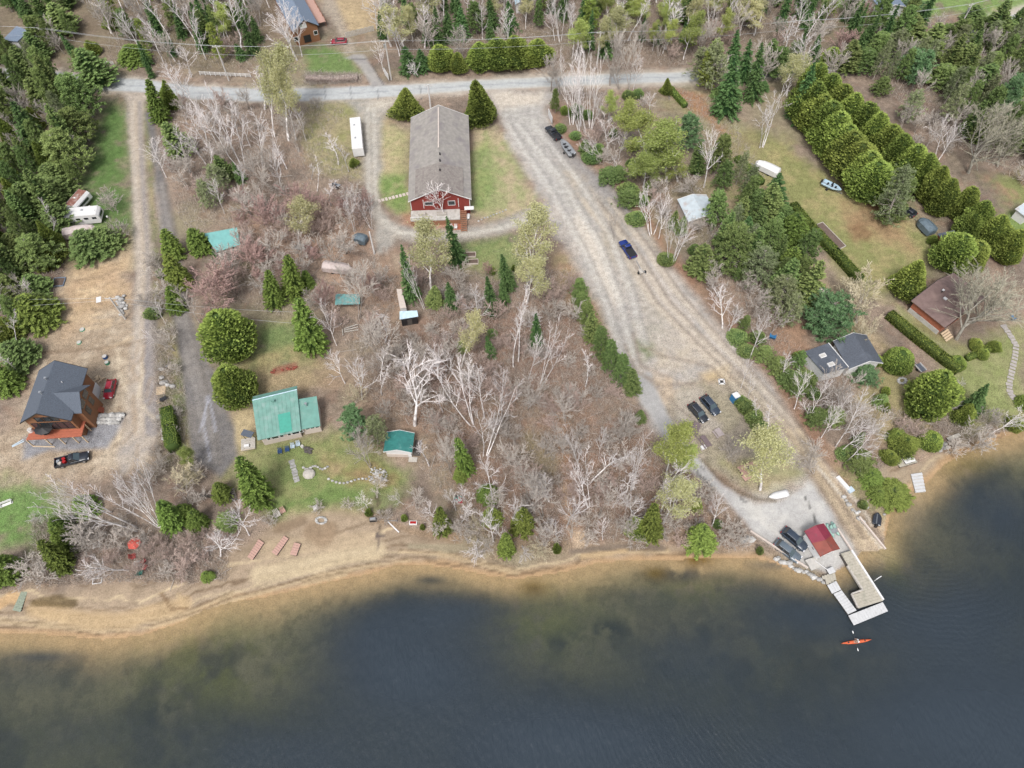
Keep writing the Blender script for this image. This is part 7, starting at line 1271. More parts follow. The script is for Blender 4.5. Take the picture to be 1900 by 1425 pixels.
pdl = bpy.data.objects.new('kayak_paddle', None); COL.objects.link(pdl); pdl.location = ky.location; pdl.rotation_euler = ky.rotation_euler; tag(pdl, 'double-bladed paddle held across the orange kayak', 'paddle')
A_, B_ = Vector((.28,1.05,.45)), Vector((.36,-1.15,1.02)); m = MB(); m.tube(A_, B_, .017, n=6); m.build('shaft', M_BLK, pdl)
for p, d in ((A_, (A_-B_).normalized()), (B_, (B_-A_).normalized())): m = MB(); m.smooth = True; m.loft([[tuple(p+d*t+Vector((w,0,.012))), tuple(p+d*t+Vector((-w,0,.012))), tuple(p+d*t+Vector((-w,0,-.012))), tuple(p+d*t+Vector((w,0,-.012)))] for t, w in ((-.05,.02),(.1,.08),(.35,.09),(.45,.04))]); m.build('blade', M_WHITE, pdl)
mark('the orange kayak', 1588, 1190)
# ================================================================== POLES, FENCES, STONES, SMALL THINGS
M_POLE = mat('grey_pole_wood', (.46,.44,.41), .9, .12, 3); M_WIRE = mat('wire', (.40,.41,.42), .5, .05, 2)
def pole_h(base, top):
    B = GP(*base); d = np.array(ray(*top)); dxy = d[:2]; r = np.array([B.x, B.y]); t = (r @ dxy)/(dxy @ dxy); return B, max(7, min(17, CAM_H+d[2]*t-B.z))
PT = {}
def pole(key, base, top, label, az=0, arm=True, transformer=False, mt=None):
    B, h = pole_h(base, top); r = empty('utility_pole', tuple(B), az, label, 'utility pole'); m = MB(); m.tube((0,0,-.2), (0,0,h), .22, .15, 8); m.build('pole_shaft', mt or M_POLE, r)
    if arm:
        m = MB(); m.box((0,0,h-.4), (.14,2.2,.14)); ca = m.build('crossarm', M_POLE, r)
        for y in (-1,0,1): m = MB(); m.tube((0,y,h-.33), (0,y,h-.1), .05, n=6); m.build('insulator', M_WHITE, ca)
    if transformer: m = MB(); m.tube((.0,.38,h-2.2), (0,.38,h-1.2), .24, n=10); m.build('transformer', M_METAL, r)
    PT[key] = (B, h, az); mark('the utility pole at ('+key+')', *base) if False else None; return r
pole('a', (103,97), (77,51), 'utility pole with crossarm behind the pines at the top left', R(92), True, True); pole('b', (425,150), (401,84), 'utility pole standing by the white rail fence', R(92)); pole('c', (726,148), (716,74), 'utility pole beside the roadside sign board', R(90), True, True)
pole('d', (1108,118), (1109,58), 'utility pole in the bare trees above the gravel lot entrance', R(93)); pole('e', (1453,82), (1463,46), 'utility pole in the brush above the cedar rows', R(100)); pole('f', (1772,66), (1800,5), 'utility pole leaning over the road at the top right', R(115), True, True)
pole('g', (233,592), (203,552), 'utility pole beside the pile of pale boulders', R(90), True); pole('h', (799,200), (796,165), 'white-painted pole at the roadside behind the hall', R(90), True, mt=M_WHITE)
pole('i', (695,471), (686,439), 'white lamp post in a ring of stones, left of the track', 0, False, mt=M_WHITE)
for k, ph in (('a','the utility pole at top left'), ('b','the utility pole by the rail fence'), ('c','the utility pole by the roadside sign'), ('d','the utility pole above the lot entrance'), ('e','the utility pole above the cedar rows'), ('f','the utility pole at top right'), ('g','the utility pole by the boulders'), ('i','the white lamp post')):
    B, h, az = PT[k]; mark(ph, *proj(B.x, B.y, B.z+h*.4))
# the 'c' and 'a' trunk ends of each span
def wire(p, q, sag, label, r=.022):
    S_ = []; n = 10
    P_ = [p.lerp(q, i/n)-Vector((0, 0, sag*4*(i/n)*(1-i/n))) for i in range(n+1)]
    for i in range(n): S_.append([*P_[i], *P_[i+1], r, r])
    v_, f_ = tubes_np(S_, 4); o = bpy.data.objects.new('power_line', fast_mesh('power_line', v_, f_, [M_WIRE])); COL.objects.link(o); tag(o, label, 'wire', 'overhead wires'); return o
def ptop(k, y, dz=-.1):
    B, h, az = PT[k]; return B+Vector((-math.sin(az)*y, math.cos(az)*y, h+dz))
far_l = Vector((-260, ptop('a',0).y+8, 11)); far_r = Vector((260, ptop('f',0).y+52, 12))
names = ['left', 'second', 'third', 'fourth', 'fifth', 'sixth', 'right']
seq = ['a','b','c','d','e','f']; nm_ = {'a':'top-left','b':'rail-fence','c':'roadside-sign','d':'lot-entrance','e':'cedar-row','f':'top-right'}
for y, dz, w in ((-1,-.1,'lowest in view'), (0,-.1,'middle'), (1,-.1,'upper'), (0.05,-2.6,'thick lower')):
    for i in range(len(seq)-1): wire(ptop(seq[i], y, dz), ptop(seq[i+1], y, dz), .8, f'{w} overhead wire between the {nm_[seq[i]]} pole and the {nm_[seq[i+1]]} pole', .03 if dz < -1 else .022)
    wire(far_l+Vector((0,y,dz)), ptop('a', y, dz), .8, f'{w} overhead wire leaving the frame left of the top-left pole'); wire(ptop('f', y, dz), far_r+Vector((0,y,dz)), 1, f'{w} overhead wire leaving the frame beyond the top-right pole')
L1 = V3p(-200, 562, 7); H1 = V3p(546, 579, 6.5); H2 = V3p(546, 600, 6)
for y, dz, w in ((-.9,-.1,'upper'), (.9,-.9,'lower')):
    wire(L1+Vector((0,-y*1.5,dz)), ptop('g', y, dz), .5, f'{w} wire running in from the left edge to the pole by the boulders'); wire(ptop('g', y, dz), (H1 if y < 0 else H2), .7, f'{w} wire from the pole by the boulders towards the pointed cedar')
# ---- fences
def rail_fence(a, b, n, label, mt=M_WHITE, h=1.1):
    p, q = GP(*a), GP(*b); c = p; r = empty('rail_fence', tuple(p), 0, label, 'fence'); d = q-p
    for i in range(n+1): v = d*i/n; m = MB(); m.box((v.x, v.y, h/2), (.16, .16, h)); m.build('post', mt, r)
    for z in (.35, .7, 1.02):
        for i in range(n): u, v = d*i/n, d*(i+1)/n; m = MB(); m.tube((u.x,u.y,z), (v.x,v.y,z), .06, n=4); m.build('rail', mt, r)
    return r
rail_fence((372,139), (466,144), 10, 'white rail fence along the road, beside the utility pole'); rail_fence((150,117), (212,121), 6, 'white rail fence half hidden behind the pines at the left'); mark('the white rail fence', 420, 141)
fb = empty('board_fence', tuple(GP(643,70)), 0, 'grey fence of upright weathered boards beside the driveway across the road', 'fence'); p, q = GP(643,70), GP(696,57); d = q-p; n = int(d.length/.42)
for i in range(n): v = d*i/n; m = MB(); m.box((v.x, v.y, .8), (.36, .06, 1.6+.1*((i*7) % 3)), math.atan2(d.y, d.x)); m.build('board', M_GWOOD, fb)
mark('the grey board fence', 668, 62)
# roadside boards
def board_sign(a, b, h, z, label, mt=M_WHITE, name='sign_board'):
    p, q = GP(*a), GP(*b); d = q-p; r = empty(name, tuple(p), math.atan2(d.y, d.x), label, 'sign'); L = d.length; m = MB(); m.box((L/2, 0, z+h/2), (L, .08, h)); m.build('panel', mt, r)
    for x in (.15, L-.15): m = MB(); m.box((x, .1, (z+h)/2), (.12, .12, z+h)); m.build('post', M_GWOOD, r)
    return r
board_sign((714,140), (722,152), 1.8, .6, 'white roadside sign board at the end of the driveway'); board_sign((1017,216), (1024,232), 1.9, .5, 'large white notice board at the edge of the gravel lot, above the pickup'); mark('the white notice board', 1020, 214)
board_sign((1650,-2), (1655,6), 1.2, .4, 'small white board in front of the garage at the top edge')
# ---- stones
def rocks(name, label, cat, pts, mt, group=None):
    r = empty(name, tuple(GP(pts[0][0], pts[0][1])), 0, label, cat, group); o = r.location
    for i, (a, b, s) in enumerate(pts):
        p = GP(a, b)-o; m = MB(); m.blob((p.x, p.y, p.z+s*.25), (s*.62, s*.5, s*.42), i+int(a), 1, .2); m.build('stone', mt if i % 3 else M_STONE, r)
    return r
rq = random.Random(12)
rocks('boulder_pile', 'pile of pale grey boulders beside the gravel driveway', 'boulder pile', [(219,553,1.0),(226,557,1.3),(223,564,1.1),(230,563,.9),(228,570,1.4),(222,572,1.0),(234,574,.9),(226,578,1.0),(231,550,.8),(235,568,.7),(229,583,.8),(218,560,.7),(224,585,.7)], M_STONEB); mark('the boulder pile', 226, 568)
wall_pts = [(168+i*6.6, 773+(i % 2)*1.2-i*.2, 1.25) for i in range(10)]+[(171+i*6.4, 779, 1.15) for i in range(9)]+[(170+i*7, 785, 1.0) for i in range(8)]
rocks('stone_retaining_wall', 'dry-laid boulder wall between the deck stairs and the grey gravel pad', 'stone wall', wall_pts, M_STONEB); mark('the boulder wall', 200, 778)
rocks('rock_group', 'scattered pale stones between the two driveways above the tall hedge', 'stones', [(300,686,1.1),(301,702,1.0),(303,712,1.2),(312,715,1.0),(321,718,1.1),(308,709,.8),(310,680,.6),(298,776,1.3),(307,800,1.3),(308,815,1.2)], M_STONEB)
rocks('shore_stones', 'line of broken stones and rubble along the shore below the paved lot', 'stones', [(1440+i*4.6+rq.uniform(-1,1), 1037+i*2.2+rq.uniform(-3,3), rq.uniform(.6,1.1)) for i in range(20)]+[(1385+rq.uniform(-8,8), 1003+rq.uniform(-4,4), rq.uniform(.5,1.4)) for i in range(8)], M_STONEB)
rocks('shore_stones', 'pale stones and rubble on the narrow strip beside the boat ramp', 'stones', [(1565+i*4, 925+i*5+rq.uniform(-3,3), rq.uniform(.5,.9)) for i in range(10)]+[(1607,942,.8),(1607,932,.6),(1594,950,.6),(1640,955,.5)], M_STONEB)
rocks('shore_stones', 'stones at the water edge beside the mossy dock at the right', 'stones', [(1748+rq.uniform(-10,10), 830+rq.uniform(-7,7), rq.uniform(.5,1.0)) for i in range(10)], M_STONEB)
rocks('rock_garden', 'rock garden stones spilling down the slope below the small green cabin', 'stones', [(685+rq.uniform(0,34), 868+rq.uniform(0,24), rq.uniform(.3,.55)) for i in range(46)], M_STONEB)
rocks('garden_edging', 'curved stone edging round the planted bed below the cottage lawn', 'stones', [(610+i*7, 889+6*math.sin(i*.5)+i*.6, .5) for i in range(13)], M_STONEB); rocks('garden_edging', 'short stone edging beside the stepping stones below the cottage', 'stones', [(563+i*4.5, 868+3*math.sin(i), .5) for i in range(11)], M_STONEB)
rocks('garden_edging', 'loose pale stones along the gravel loop right of the hall', 'stones', [(888+i*5.6, 410-i*2.2+rq.uniform(-1,1), .45) for i in range(10)], M_STONEB)
rocks('fire_ring', 'stone fire pit on the lawn beside the big bushy cedar', 'fire pit', [(1673+7*math.cos(k), 707+5*math.sin(k), .6) for k in np.arange(0, 6.28, .7)], M_STONE); rocks('planter_ring', 'round stone-edged planting bed on the sand', 'planting bed', [(596+9*math.cos(k), 966+6*math.sin(k), .5) for k in np.arange(0, 6.28, .5)], M_STONEB); mark('the round planting bed on the sand', 596, 966)
def slabs(name, label, pts, w, l, mt, cat='path'):
    r = empty(name, tuple(GP(*pts[0])), 0, label, cat); o = r.location
    for i in range(len(pts)):
        a = GP(*pts[max(0, i-1)]); b = GP(*pts[min(len(pts)-1, i+1)]); d = b-a; p = GP(*pts[i])-o; m = MB(); m.box((p.x, p.y, p.z+.06+.01*(i % 3)), (l*(1+.1*math.sin(i*2.1)), w*(1+.1*math.cos(i*3.3)), .09), math.atan2(d.y, d.x)+.07*math.sin(i*5)); m.build('paving_slab', mt, r)
    return r
def along(pts, n):
    P = [Vector(p) for p in pts]; L = [(P[i+1]-P[i]).length for i in range(len(P)-1)]; T_ = sum(L); out = []
    for k in range(n):
        s = T_*k/(n-1); i = 0
        while i < len(L)-1 and s > L[i]: s -= L[i]; i += 1
        q = P[i].lerp(P[i+1], min(1, s/L[i])); out.append((q.x, q.y))
    return out
M_SLAB = mat('grey_paving', (.33,.30,.28), .9, .15, 2); slabs('slab_walk', 'curving walk of square grey slabs down the lawn at the right edge', along([(1862,605),(1874,622),(1885,641),(1883,662),(1877,690),(1872,715),(1874,730),(1886,746)], 26), 1.15, .62, M_SLAB); mark('the slab walk', 1877, 680)
slabs('board_walk', 'pale plank walk from the driveway to the hall', along([(704,373),(756,360)], 9), .95, .62, M_CREAM); slabs('stepping_stones', 'pale stepping stones running down the bank below the cottage lawn', along([(541,856),(544,866),(547,876),(549,886),(551,892)], 8), 1.0, .5, M_STONEB); mark('the stepping stones', 546, 872)
# ---- picnic tables
def picnic(a, b, label, mt=None, w=.75, tilt=0, seats=True, group='picnic tables'):
    mt = mt or M_PICN; p, q = GP(*a), GP(*b); c = (p+q)/2; d = q-p; L = max(1.6, d.length); r = empty('picnic_table', (c.x, c.y, c.z), math.atan2(d.y, d.x), label, 'picnic table', group)
    for k in range(4): m = MB(); m.box((0, (k-1.5)*w/4, .76), (L, w/4-.025, .05)); m.build('tabletop_plank', mt, r)
    for s in (-1, 1):
        if seats:
            for k in (0, 1): m = MB(); m.box((0, s*(.62+k*.15), .45), (L, .13, .045)); m.build('seat_plank', mt, r)
        for x in (-L*.36, L*.36):
            m = MB(); m.tube((x, s*.55, 0), (x, s*.2, .74), .045, n=4); m.build('leg', mt, r)
    for x in (-L*.36, L*.36): m = MB(); m.box((x, 0, .40), (.09, 1.5, .09)); m.build('brace', mt, r)
    return r
M_PICN = mat('mauve_brown_boards', (.16,.12,.125), .85, .18, 4); M_PICP = mat('pale_pinkish_boards', (.34,.29,.28), .85, .14, 4)
picnic((1292,787), (1284,811), 'dark picnic table, leftmost of the three, below the black SUVs', w=1.0); picnic((1300,812), (1314,832), 'dark picnic table with a white box lid beside it, lowest of the three'); picnic((1327,799), (1337,812), 'pale picnic table, rightmost of the three in the dry grass', M_PICP, w=1.1); mark('the picnic tables', 1308, 808)
m = MB(); m.box((0,0,.2), (.95,.8,.4), .4); o = m.build('cooler_box', M_WHITE, None, tuple(GP(1304.5,831))); tag(o, 'white box standing on the ground against the lowest picnic table', 'box')
picnic((1386,871), (1396,878), 'small grey table in the middle of the wooden platform', M_PICN, w=.8, seats=False)
# ---- portable toilet
pt = empty('portable_toilet', tuple(GP(1361,743)), .45, 'bright blue portable toilet cabin with a white roof at the end of the shrubs', 'portable toilet'); M_PT = mat('blue_plastic', (.015,.16,.36), .45, .1, 2)
m = MB(); m.box((0,0,1.05), (1.2,1.2,2.1)); m.build('cabin', M_PT, pt); m = MB(); m.box((0,0,2.18), (1.28,1.28,.2), top=(.8,.8)); m.build('roof', M_WHITE, pt); m = MB(); m.box((0,-.62,1.0), (.8,.04,1.8)); m.build('door', mat('darker_blue_plastic', (.01,.10,.26), .5, .1, 2), pt); m = MB(); m.tube((.4,.4,2.2), (.4,.4,2.6), .06, n=6); m.build('vent_pipe', M_BLK, pt); mark('the blue portable toilet', 1361, 737)
rg = empty('fire_grill', tuple(GP(1338.5,709)), 0, 'pale square concrete fire ring in the gravel above the black SUVs', 'fire ring')
for x, y, a in ((.5,0,0),(-.5,0,0),(0,.5,1.57),(0,-.5,1.57)): m = MB(); m.box((x,y,.15), (.25,1.2,.3), a); m.build('kerb_block', M_WHITE, rg)
m = MB(); m.tube((0,0,.01), (0,0,.1), .35, n=10); m.build('ash_bed', M_BLK, rg); mark('the concrete fire ring', 1338, 709)
# ---- chairs
M_REDP = mat('rust_red_mulch', (.22,.06,.04), .9, .3, 8)
def chair(px, label, mt, rz=0, group=None, s=1.0):
    r = empty('garden_chair', tuple(GP(*px)), rz, label, 'chair', group)
    for k in range(3): m = MB(); m.box((0, (k-1)*.2*s, .36*s), (.6*s, .17*s, .04)); m.build('seat_slat', mt, r)
    for k in range(4): m = MB(); a = Vector((-.28*s, (k-1.5)*.16*s, .36*s)); m.tube(a, a+Vector((-.28*s, (k-1.5)*.04, .62*s)), .07*s, .06*s, 4); m.build('back_slat', mt, r)
    for sy in (-1, 1):
        m = MB(); m.box((0, sy*.34*s, .55*s), (.66*s, .12*s, .04)); m.build('armrest', mt, r)
        for sx in (-.25, .28): m = MB(); m.box((sx*s, sy*.32*s, .27*s), (.07, .07, .54*s)); m.build('leg', mt, r)
    return r
M_CHB = mat('blue_chair_paint', (.02,.06,.17), .6, .1, 4); M_CHW = mat('white_blue_chair_paint', (.42,.50,.56), .6, .1, 4); M_CHR = mat('red_chair_paint', (.36,.03,.03), .6, .1, 4)
chair((520.5,840), 'dark blue garden chair, far left of the row on the cottage lawn', M_CHB, -1.4); chair((534,836.5), 'dark blue garden chair, second from left on the cottage lawn', M_CHB, -1.4); chair((544,830.5), 'pale garden chair, second from right on the cottage lawn', M_CHW, -1.4); chair((554,826.5), 'pale garden chair, rightmost in the row on the cottage lawn', M_CHW, -1.4); mark('the row of garden chairs', 538, 833)
chair((838,424), 'white garden chair nearer the spruce below the hall deck', M_WHITE, -1.2); chair((845.5,424), 'white garden chair nearer the stairs below the hall deck', M_WHITE, -1.6); chair((1432,628), 'bright blue lounge chair beneath the pines right of the lot', M_PT, 1.2, s=1.6); chair((1877,592), 'blue chair under the big ash-grey tree at the right edge', M_PT, .3, s=1.2)
chair((250,1034), 'red chair at the campfire spot near the left beach', M_CHR, .3, s=1.1); chair((268,1043), 'red chair facing the other one near the left beach', M_CHR, 2.6, s=1.1); chair((270,1054), 'dark red chair nearest the water at the left campfire spot', M_CHR, 2.9, s=1.1); chair((262,1064), 'green bench chair nearest the sand at the campfire spot', mat('dark_green_paint', (.03,.14,.11), .6, .1, 3), 1.6, s=1.2); mark('the red chairs near the left beach', 262, 1045)
chair((516,957), 'white-framed dark chair at the grassy edge of the beach', M_GWOOD, -1, s=1.4); chair((526,950), 'small tan chair at the grassy edge of the beach', M_PINKW, -1, s=1.1)
rocks('campfire_ring', 'round campfire ring of dark stones between the red chairs', 'fire pit', [(256+6*math.cos(k), 1046+4*math.sin(k), .5) for k in np.arange(0, 6.28, .8)], M_STONE)
# red canopy
rc = empty('beach_umbrella', tuple(GP(258,1016)), 0, 'faded red fabric canopy among the bare shrubs near the left beach', 'canopy'); M_CAN = mat('faded_red_fabric', (.42,.07,.05), .8, .12, 2); m = MB(); q = [(1.2,.2),(.5,1.1),(-.6,1.0),(-1.2,.1),(-.7,-.9),(.6,-1.0)]; n = len(q)
m.add([(0,0,2.5)]+[(x,y,1.95) for x, y in q]+[(0,0,2.44)]+[(x,y,1.90) for x, y in q], [(0,1+i,1+(i+1) % n) for i in range(n)]+[(n+1,n+2+(i+1) % n,n+2+i) for i in range(n)]+[(1+i,n+2+i,n+2+(i+1) % n,1+(i+1) % n) for i in range(n)]); m.build('canopy', M_CAN, rc); m = MB(); m.tube((0,0,0), (0,0,2.5), .04, n=6); m.build('mast', M_METAL, rc); mark('the faded red canopy', 254, 1008)
# patio set on the orange deck
pu = V3p(90,805,2.65); ps = empty('patio_umbrella', tuple(pu), .1, 'black patio umbrella over a table on the orange deck', 'umbrella'); m = MB(); q = [(1.7*math.cos(k*math.pi/4), 1.25*math.sin(k*math.pi/4)) for k in range(8)]; n = 8
m.add([(0,0,2.2)]+[(x,y,1.8) for x, y in q]+[(0,0,2.14)]+[(x,y,1.75) for x, y in q], [(0,1+i,1+(i+1) % n) for i in range(n)]+[(n+1,n+2+(i+1) % n,n+2+i) for i in range(n)]+[(1+i,n+2+i,n+2+(i+1) % n,1+(i+1) % n) for i in range(n)]); m.build('canopy', M_BLK, ps); m = MB(); m.tube((0,0,0), (0,0,2.2), .04, n=6); m.build('mast', M_METAL, ps); m = MB(); m.tube((0,0,.68), (0,0,.73), .7, n=16); m.build('table_top', M_BLK, ps)
def simple(name, px, label, cat, fn, rz=0, z=None, group=None):
    p = GP(*px) if z is None else V3p(*px, z); r = empty(name, tuple(p), rz, label, cat, group); fn(r); return r
def drum(rad, h, mt, nm='drum'):
    def f(r): m = MB(); m.tube((0,0,0), (0,0,h), rad, rad*.95, 14); m.build(nm, mt, r); m = MB(); m.tube((0,0,h), (0,0,h+.04), rad*.85, n=14); m.build('lid', M_CONC, r)
    return f
simple('patio_table', (58,800), 'round white table at the left end of the orange deck', 'table', drum(.45,.7,M_WHITE,'table_top'), z=2.65); simple('deck_heater', (149,762), 'white heater with wooden base on the right side of the deck', 'heater', drum(.3,1.1,M_WHITE,'heater_body'), z=2.65)
def tank(r):
    m = MB(); m.smooth = True; R_ = []
    for x, w in ((-.85,.08),(-.75,.3),(-.5,.42),(.5,.42),(.75,.3),(.85,.08)): R_.append([(x, w*math.cos(t), .62+w*math.sin(t)) for t in np.linspace(0, 2*math.pi, 12, endpoint=False)])
    m.loft(R_); m.build('tank', M_WHITE, r)
    for x in (-.45,.45): m = MB(); m.box((x,0,.12), (.15,.7,.24)); m.build('support', M_CONC, r)
simple('propane_tank', (869,405), 'white propane tank beside the hall stairs', 'propane tank', tank, 1.5); mark('the white propane tank', 869, 402)
def bed(lx, ly, rows=3):
    def f(r):
        for a, b, c, d in ((0,ly/2,lx,.1),(0,-ly/2,lx,.1),(lx/2,0,.1,ly-.1),(-lx/2,0,.1,ly-.1)): m = MB(); m.box((a,b,.22), (c,d,.44)); m.build('side_board', M_CREAM, r)
        m = MB(); m.box((0,0,.17), (lx-.12,ly-.12,.3)); m.build('soil', M_SOIL, r)
    return f
simple('raised_bed', (872,474), 'raised garden bed with dark soil, the upper of two', 'garden bed', bed(2.6,1.3), .05); simple('raised_bed', (876.5,487), 'raised garden bed with dark soil, the lower of two', 'garden bed', bed(2.6,1.3), .05); mark('the raised garden beds', 874, 480)
vb = [GP(1509,420), GP(1526,413), GP(1569,457), GP(1547,468)]; cc = sum(vb, Vector())/4; r = empty('vegetable_plot', tuple(cc), 0, 'long rectangular plot of bare brown soil beside the clipped hedge', 'garden bed'); m = MB(); m.prism([(p.x-cc.x, p.y-cc.y) for p in vb], 0, .14); m.build('soil', mat('brown_tilled_soil', (.125,.088,.07), .95, .2, 3), r)
for i in range(4): a, b = vb[i]-cc, vb[(i+1) % 4]-cc; d = b-a; m = MB(); m.box(((a.x+b.x)/2, (a.y+b.y)/2, .1), (d.length, .14, .24), math.atan2(d.y, d.x)); m.build('edging_board', M_GWOOD, r)
mark('the vegetable plot', 1540, 440)
simple('water_barrel', (1553,467), 'small black barrel at the lower end of the vegetable plot', 'barrel', drum(.35,.8,M_BLK)); simple('septic_lid', (153,612), 'round green lid in the dirt yard, the upper of two', 'lid', drum(.55,.2,mat('green_lid', (.08,.26,.17), .6, .1, 3),'lid_body')); simple('septic_lid', (147,636), 'round green lid in the dirt yard, the lower of two', 'lid', drum(.5,.2,mat('green_lid_b', (.05,.28,.16), .6, .1, 3),'lid_body'))
mark('the green lids in the dirt yard', 150, 624)
def slabf(lx, ly, h, mt, nm='panel', ribs=0):
    def f(r):
        m = MB(); m.box((0,0,h/2), (lx,ly,h)); m.build(nm, mt, r)
        for i in range(ribs): m = MB(); m.box((-lx/2+lx*(i+1)/(ribs+1),0,h+.03), (.08,ly,.06)); m.build('batten', mt, r)
    return f
simple('white_float', (1563.5,897), 'long white plastic float lying in the grass beside the boat ramp', 'float', slabf(3.0,.75,.35,M_WHITE,'float_body',2), -1.05); simple('white_crate', (1577,910), 'folded pale plastic crate lying just below the long white float', 'crate', slabf(1.1,1.0,.45,M_CHW,'crate_body',1), .5)
simple('white_bench', (12,936), 'white bench table on the grass at the far left edge', 'bench', lambda r: [slabf(2.2,.5,.08,M_WHITE,'seat')(r)]+[box_part('leg', (x,0,.2), (.1,.5,.4), M_WHITE, r) for x in (-.9,.9)]+[box_part('backrest', (0,.35,.5), (2.2,.08,.5), M_WHITE, r)], .45); mark('the white bench', 12, 935)
def box_(lx, ly, h, mt): return slabf(lx, ly, h, mt, 'box_body')
simple('rowing_tub', (767,971), 'small white-rimmed tub with things in it at the top of the beach', 'tub', lambda r: (slabf(1.4,.7,.4,M_WHITE,'tub_body')(r), box_part('contents', (0,0,.42), (1.1,.45,.06), M_TAIL, r)), 0); simple('white_stool', (586,943), 'white plastic stool at the top of the sand', 'stool', slabf(.8,.8,.45,M_WHITE,'stool_body'), .4); mark('the white stool on the sand', 586, 943)
def goal(r):
    m = MB(); m.tube((-1.1,0,.7), (1.1,0,.7), .05); m.build('crossbar', M_ALU, r)
    for x in (-1.1,1.1): m = MB(); m.tube((x,0,0), (x,0,.7), .05); m.build('post', M_ALU, r); m = MB(); m.tube((x,0,.7), (x,.7,0), .04); m.build('brace', M_ALU, r)
simple('boat_stand', (726,969), 'low white metal frame standing at the top of the beach', 'frame', goal); mark('the white metal frame on the beach', 726, 968)
simple('loose_plank', (729,977), 'long white plank lying aslant on the sand below the metal frame', 'plank', slabf(3.2,.22,.1,M_WHITE,'plank_body'), -.75); simple('barbecue', (693,966), 'dark barbecue on the beach beside the clipped ball shrub', 'barbecue', lambda r: (slabf(1.2,.6,.8,M_BLK,'grill_body')(r), box_part('grill_lid', (0,0,.9), (1.1,.55,.25), M_METAL, r, top=(.8,.7))), .1)
simple('pallet', (180,1012), 'white wire frame crate among the shrubs near the red canopy', 'crate', lambda r: [box_part('slat', (0,(k-1.5)*.3,.3), (1.3,.12,.05), M_WHITE, r) for k in range(4)]+[box_part('rail', (x,0,.15), (.1,1.2,.3), M_WHITE, r) for x in (-.5,.5)], .3)
simple('lying_frame', (181,1078), 'small white rectangular frame lying at the top of the left beach', 'frame', lambda r: [box_part('bar', c, d, M_WHITE, r) for c, d in (((0,.45,.1),(1.5,.1,.12)),((0,-.45,.1),(1.5,.1,.12)),((.72,0,.1),(.1,.8,.12)),((-.72,0,.1),(.1,.8,.12)))], .15)  # four white bars lying flat as a plain rectangular frame
simple('scrap_pallet', (299,725), 'tan wooden frame with a coil of brush lying beside the driveway stones', 'scrap', lambda r: [box_part('board', (0,(k-2)*.4,.12), (1.8,.3,.1), M_WOOD, r) for k in range(5)], .2); simple('wheelbarrow', (305,743), 'dark wheelbarrow beside the stones above the tall hedge', 'wheelbarrow', lambda r: [box_part('tray', (0,0,.55), (1.1,.7,.3), M_BLK, r, top=(1.2,1.2)), box_part('wheel', (.7,0,.2), (.4,.12,.4), M_RUB, r), box_part('handle', (-.9,.25,.5), (1.0,.06,.06), M_WOOD, r), box_part('handle', (-.9,-.25,.5), (1.0,.06,.06), M_WOOD, r), box_part('leg', (-.4,.2,.2), (.06,.06,.4), M_METAL, r), box_part('leg', (-.4,-.2,.2), (.06,.06,.4), M_METAL, r)], .6)
simple('rope_coil', (183,556), 'pale sheet lying in the dirt yard left of the utility pole', 'sheet', slabf(1.0,1.6,.05,M_WHITE,'sheet_body'), .3); simple('rain_tub', (196,664), 'dark blue tub beside the green one behind the red car', 'tub', drum(.5,.6,M_CHB,'tub_body')); simple('garden_tub', (200,675), 'green tub beside the dark blue one behind the red car', 'tub', drum(.45,.6,mat('green_tub', (.05,.2,.12), .6, .1, 3),'tub_body'))
simple('lumber_pile', (184,705), 'untidy pile of fresh pale lumber against the white foundation wall', 'lumber', lambda r: [box_part('plank', (math.sin(i*2.3)*.6, math.cos(i*1.7)*.5, .1+i*.05), (2.2-.15*i, .16, .07), M_WOOD, r, i*.7) for i in range(9)])
simple('open_crate', (110,524), 'grey sandbox with a low timber edge at the forest edge', 'sandbox', lambda r: [box_part('side_board', c, d, M_SH_BLUE, r) for c, d in (((0,1.2,.15),(2.4,.14,.3)),((0,-1.2,.15),(2.4,.14,.3)),((1.2,0,.15),(.14,2.3,.3)),((-1.2,0,.15),(.14,2.3,.3)))]+[box_part('sand', (0,0,.06), (2.3,2.3,.1), M_SOIL, r)], .1)
def stairs(r, n=6):
    for i in range(n): box_part('tread', (0,-i*.36,(n-i)*.17), (1.1,.32,.06), M_DARKW, r)
    for s in (-1,1): box_part('side_rail', (s*.58,-n*.18,n*.1+.5), (.06,n*.36,.06), M_DARKW, r)
simple('porch', (462,826), 'small dark wooden porch with a white seat at the left end of the cottage', 'porch', lambda r: [box_part('floor_board', (0,(k-3)*.38,.5), (2.6,.34,.07), M_GWOOD, r) for k in range(7)]+[box_part('canopy', (.4,1.2,2.3), (2.2,1.3,.1), M_SH_DARK, r, -.5), box_part('rail', (0,-1.4,.9), (2.6,.06,.06), M_WOOD, r), box_part('bench', (-.2,-.5,.75), (.9,.5,.4), M_WHITE, r)]+[box_part('post', (x,1.2,1.4), (.1,.1,1.8), M_DARKW, r) for x in (-.5,1.2)], .2); mark('the small dark porch', 462, 825)
simple('wooden_stairs', (432,913), 'dark wooden steps down the bank left of the pointed cedar', 'stairs', stairs, .4); mark('the dark wooden steps on the bank', 432, 913)
simple('retaining_fence', (402,922), 'low dark timber retaining fence on the bank left of the wooden steps', 'fence', lambda r: [box_part('board', (i*.5-3,.18*math.sin(i),.45), (.46,.08,.9), M_DARKW, r) for i in range(13)], .05)
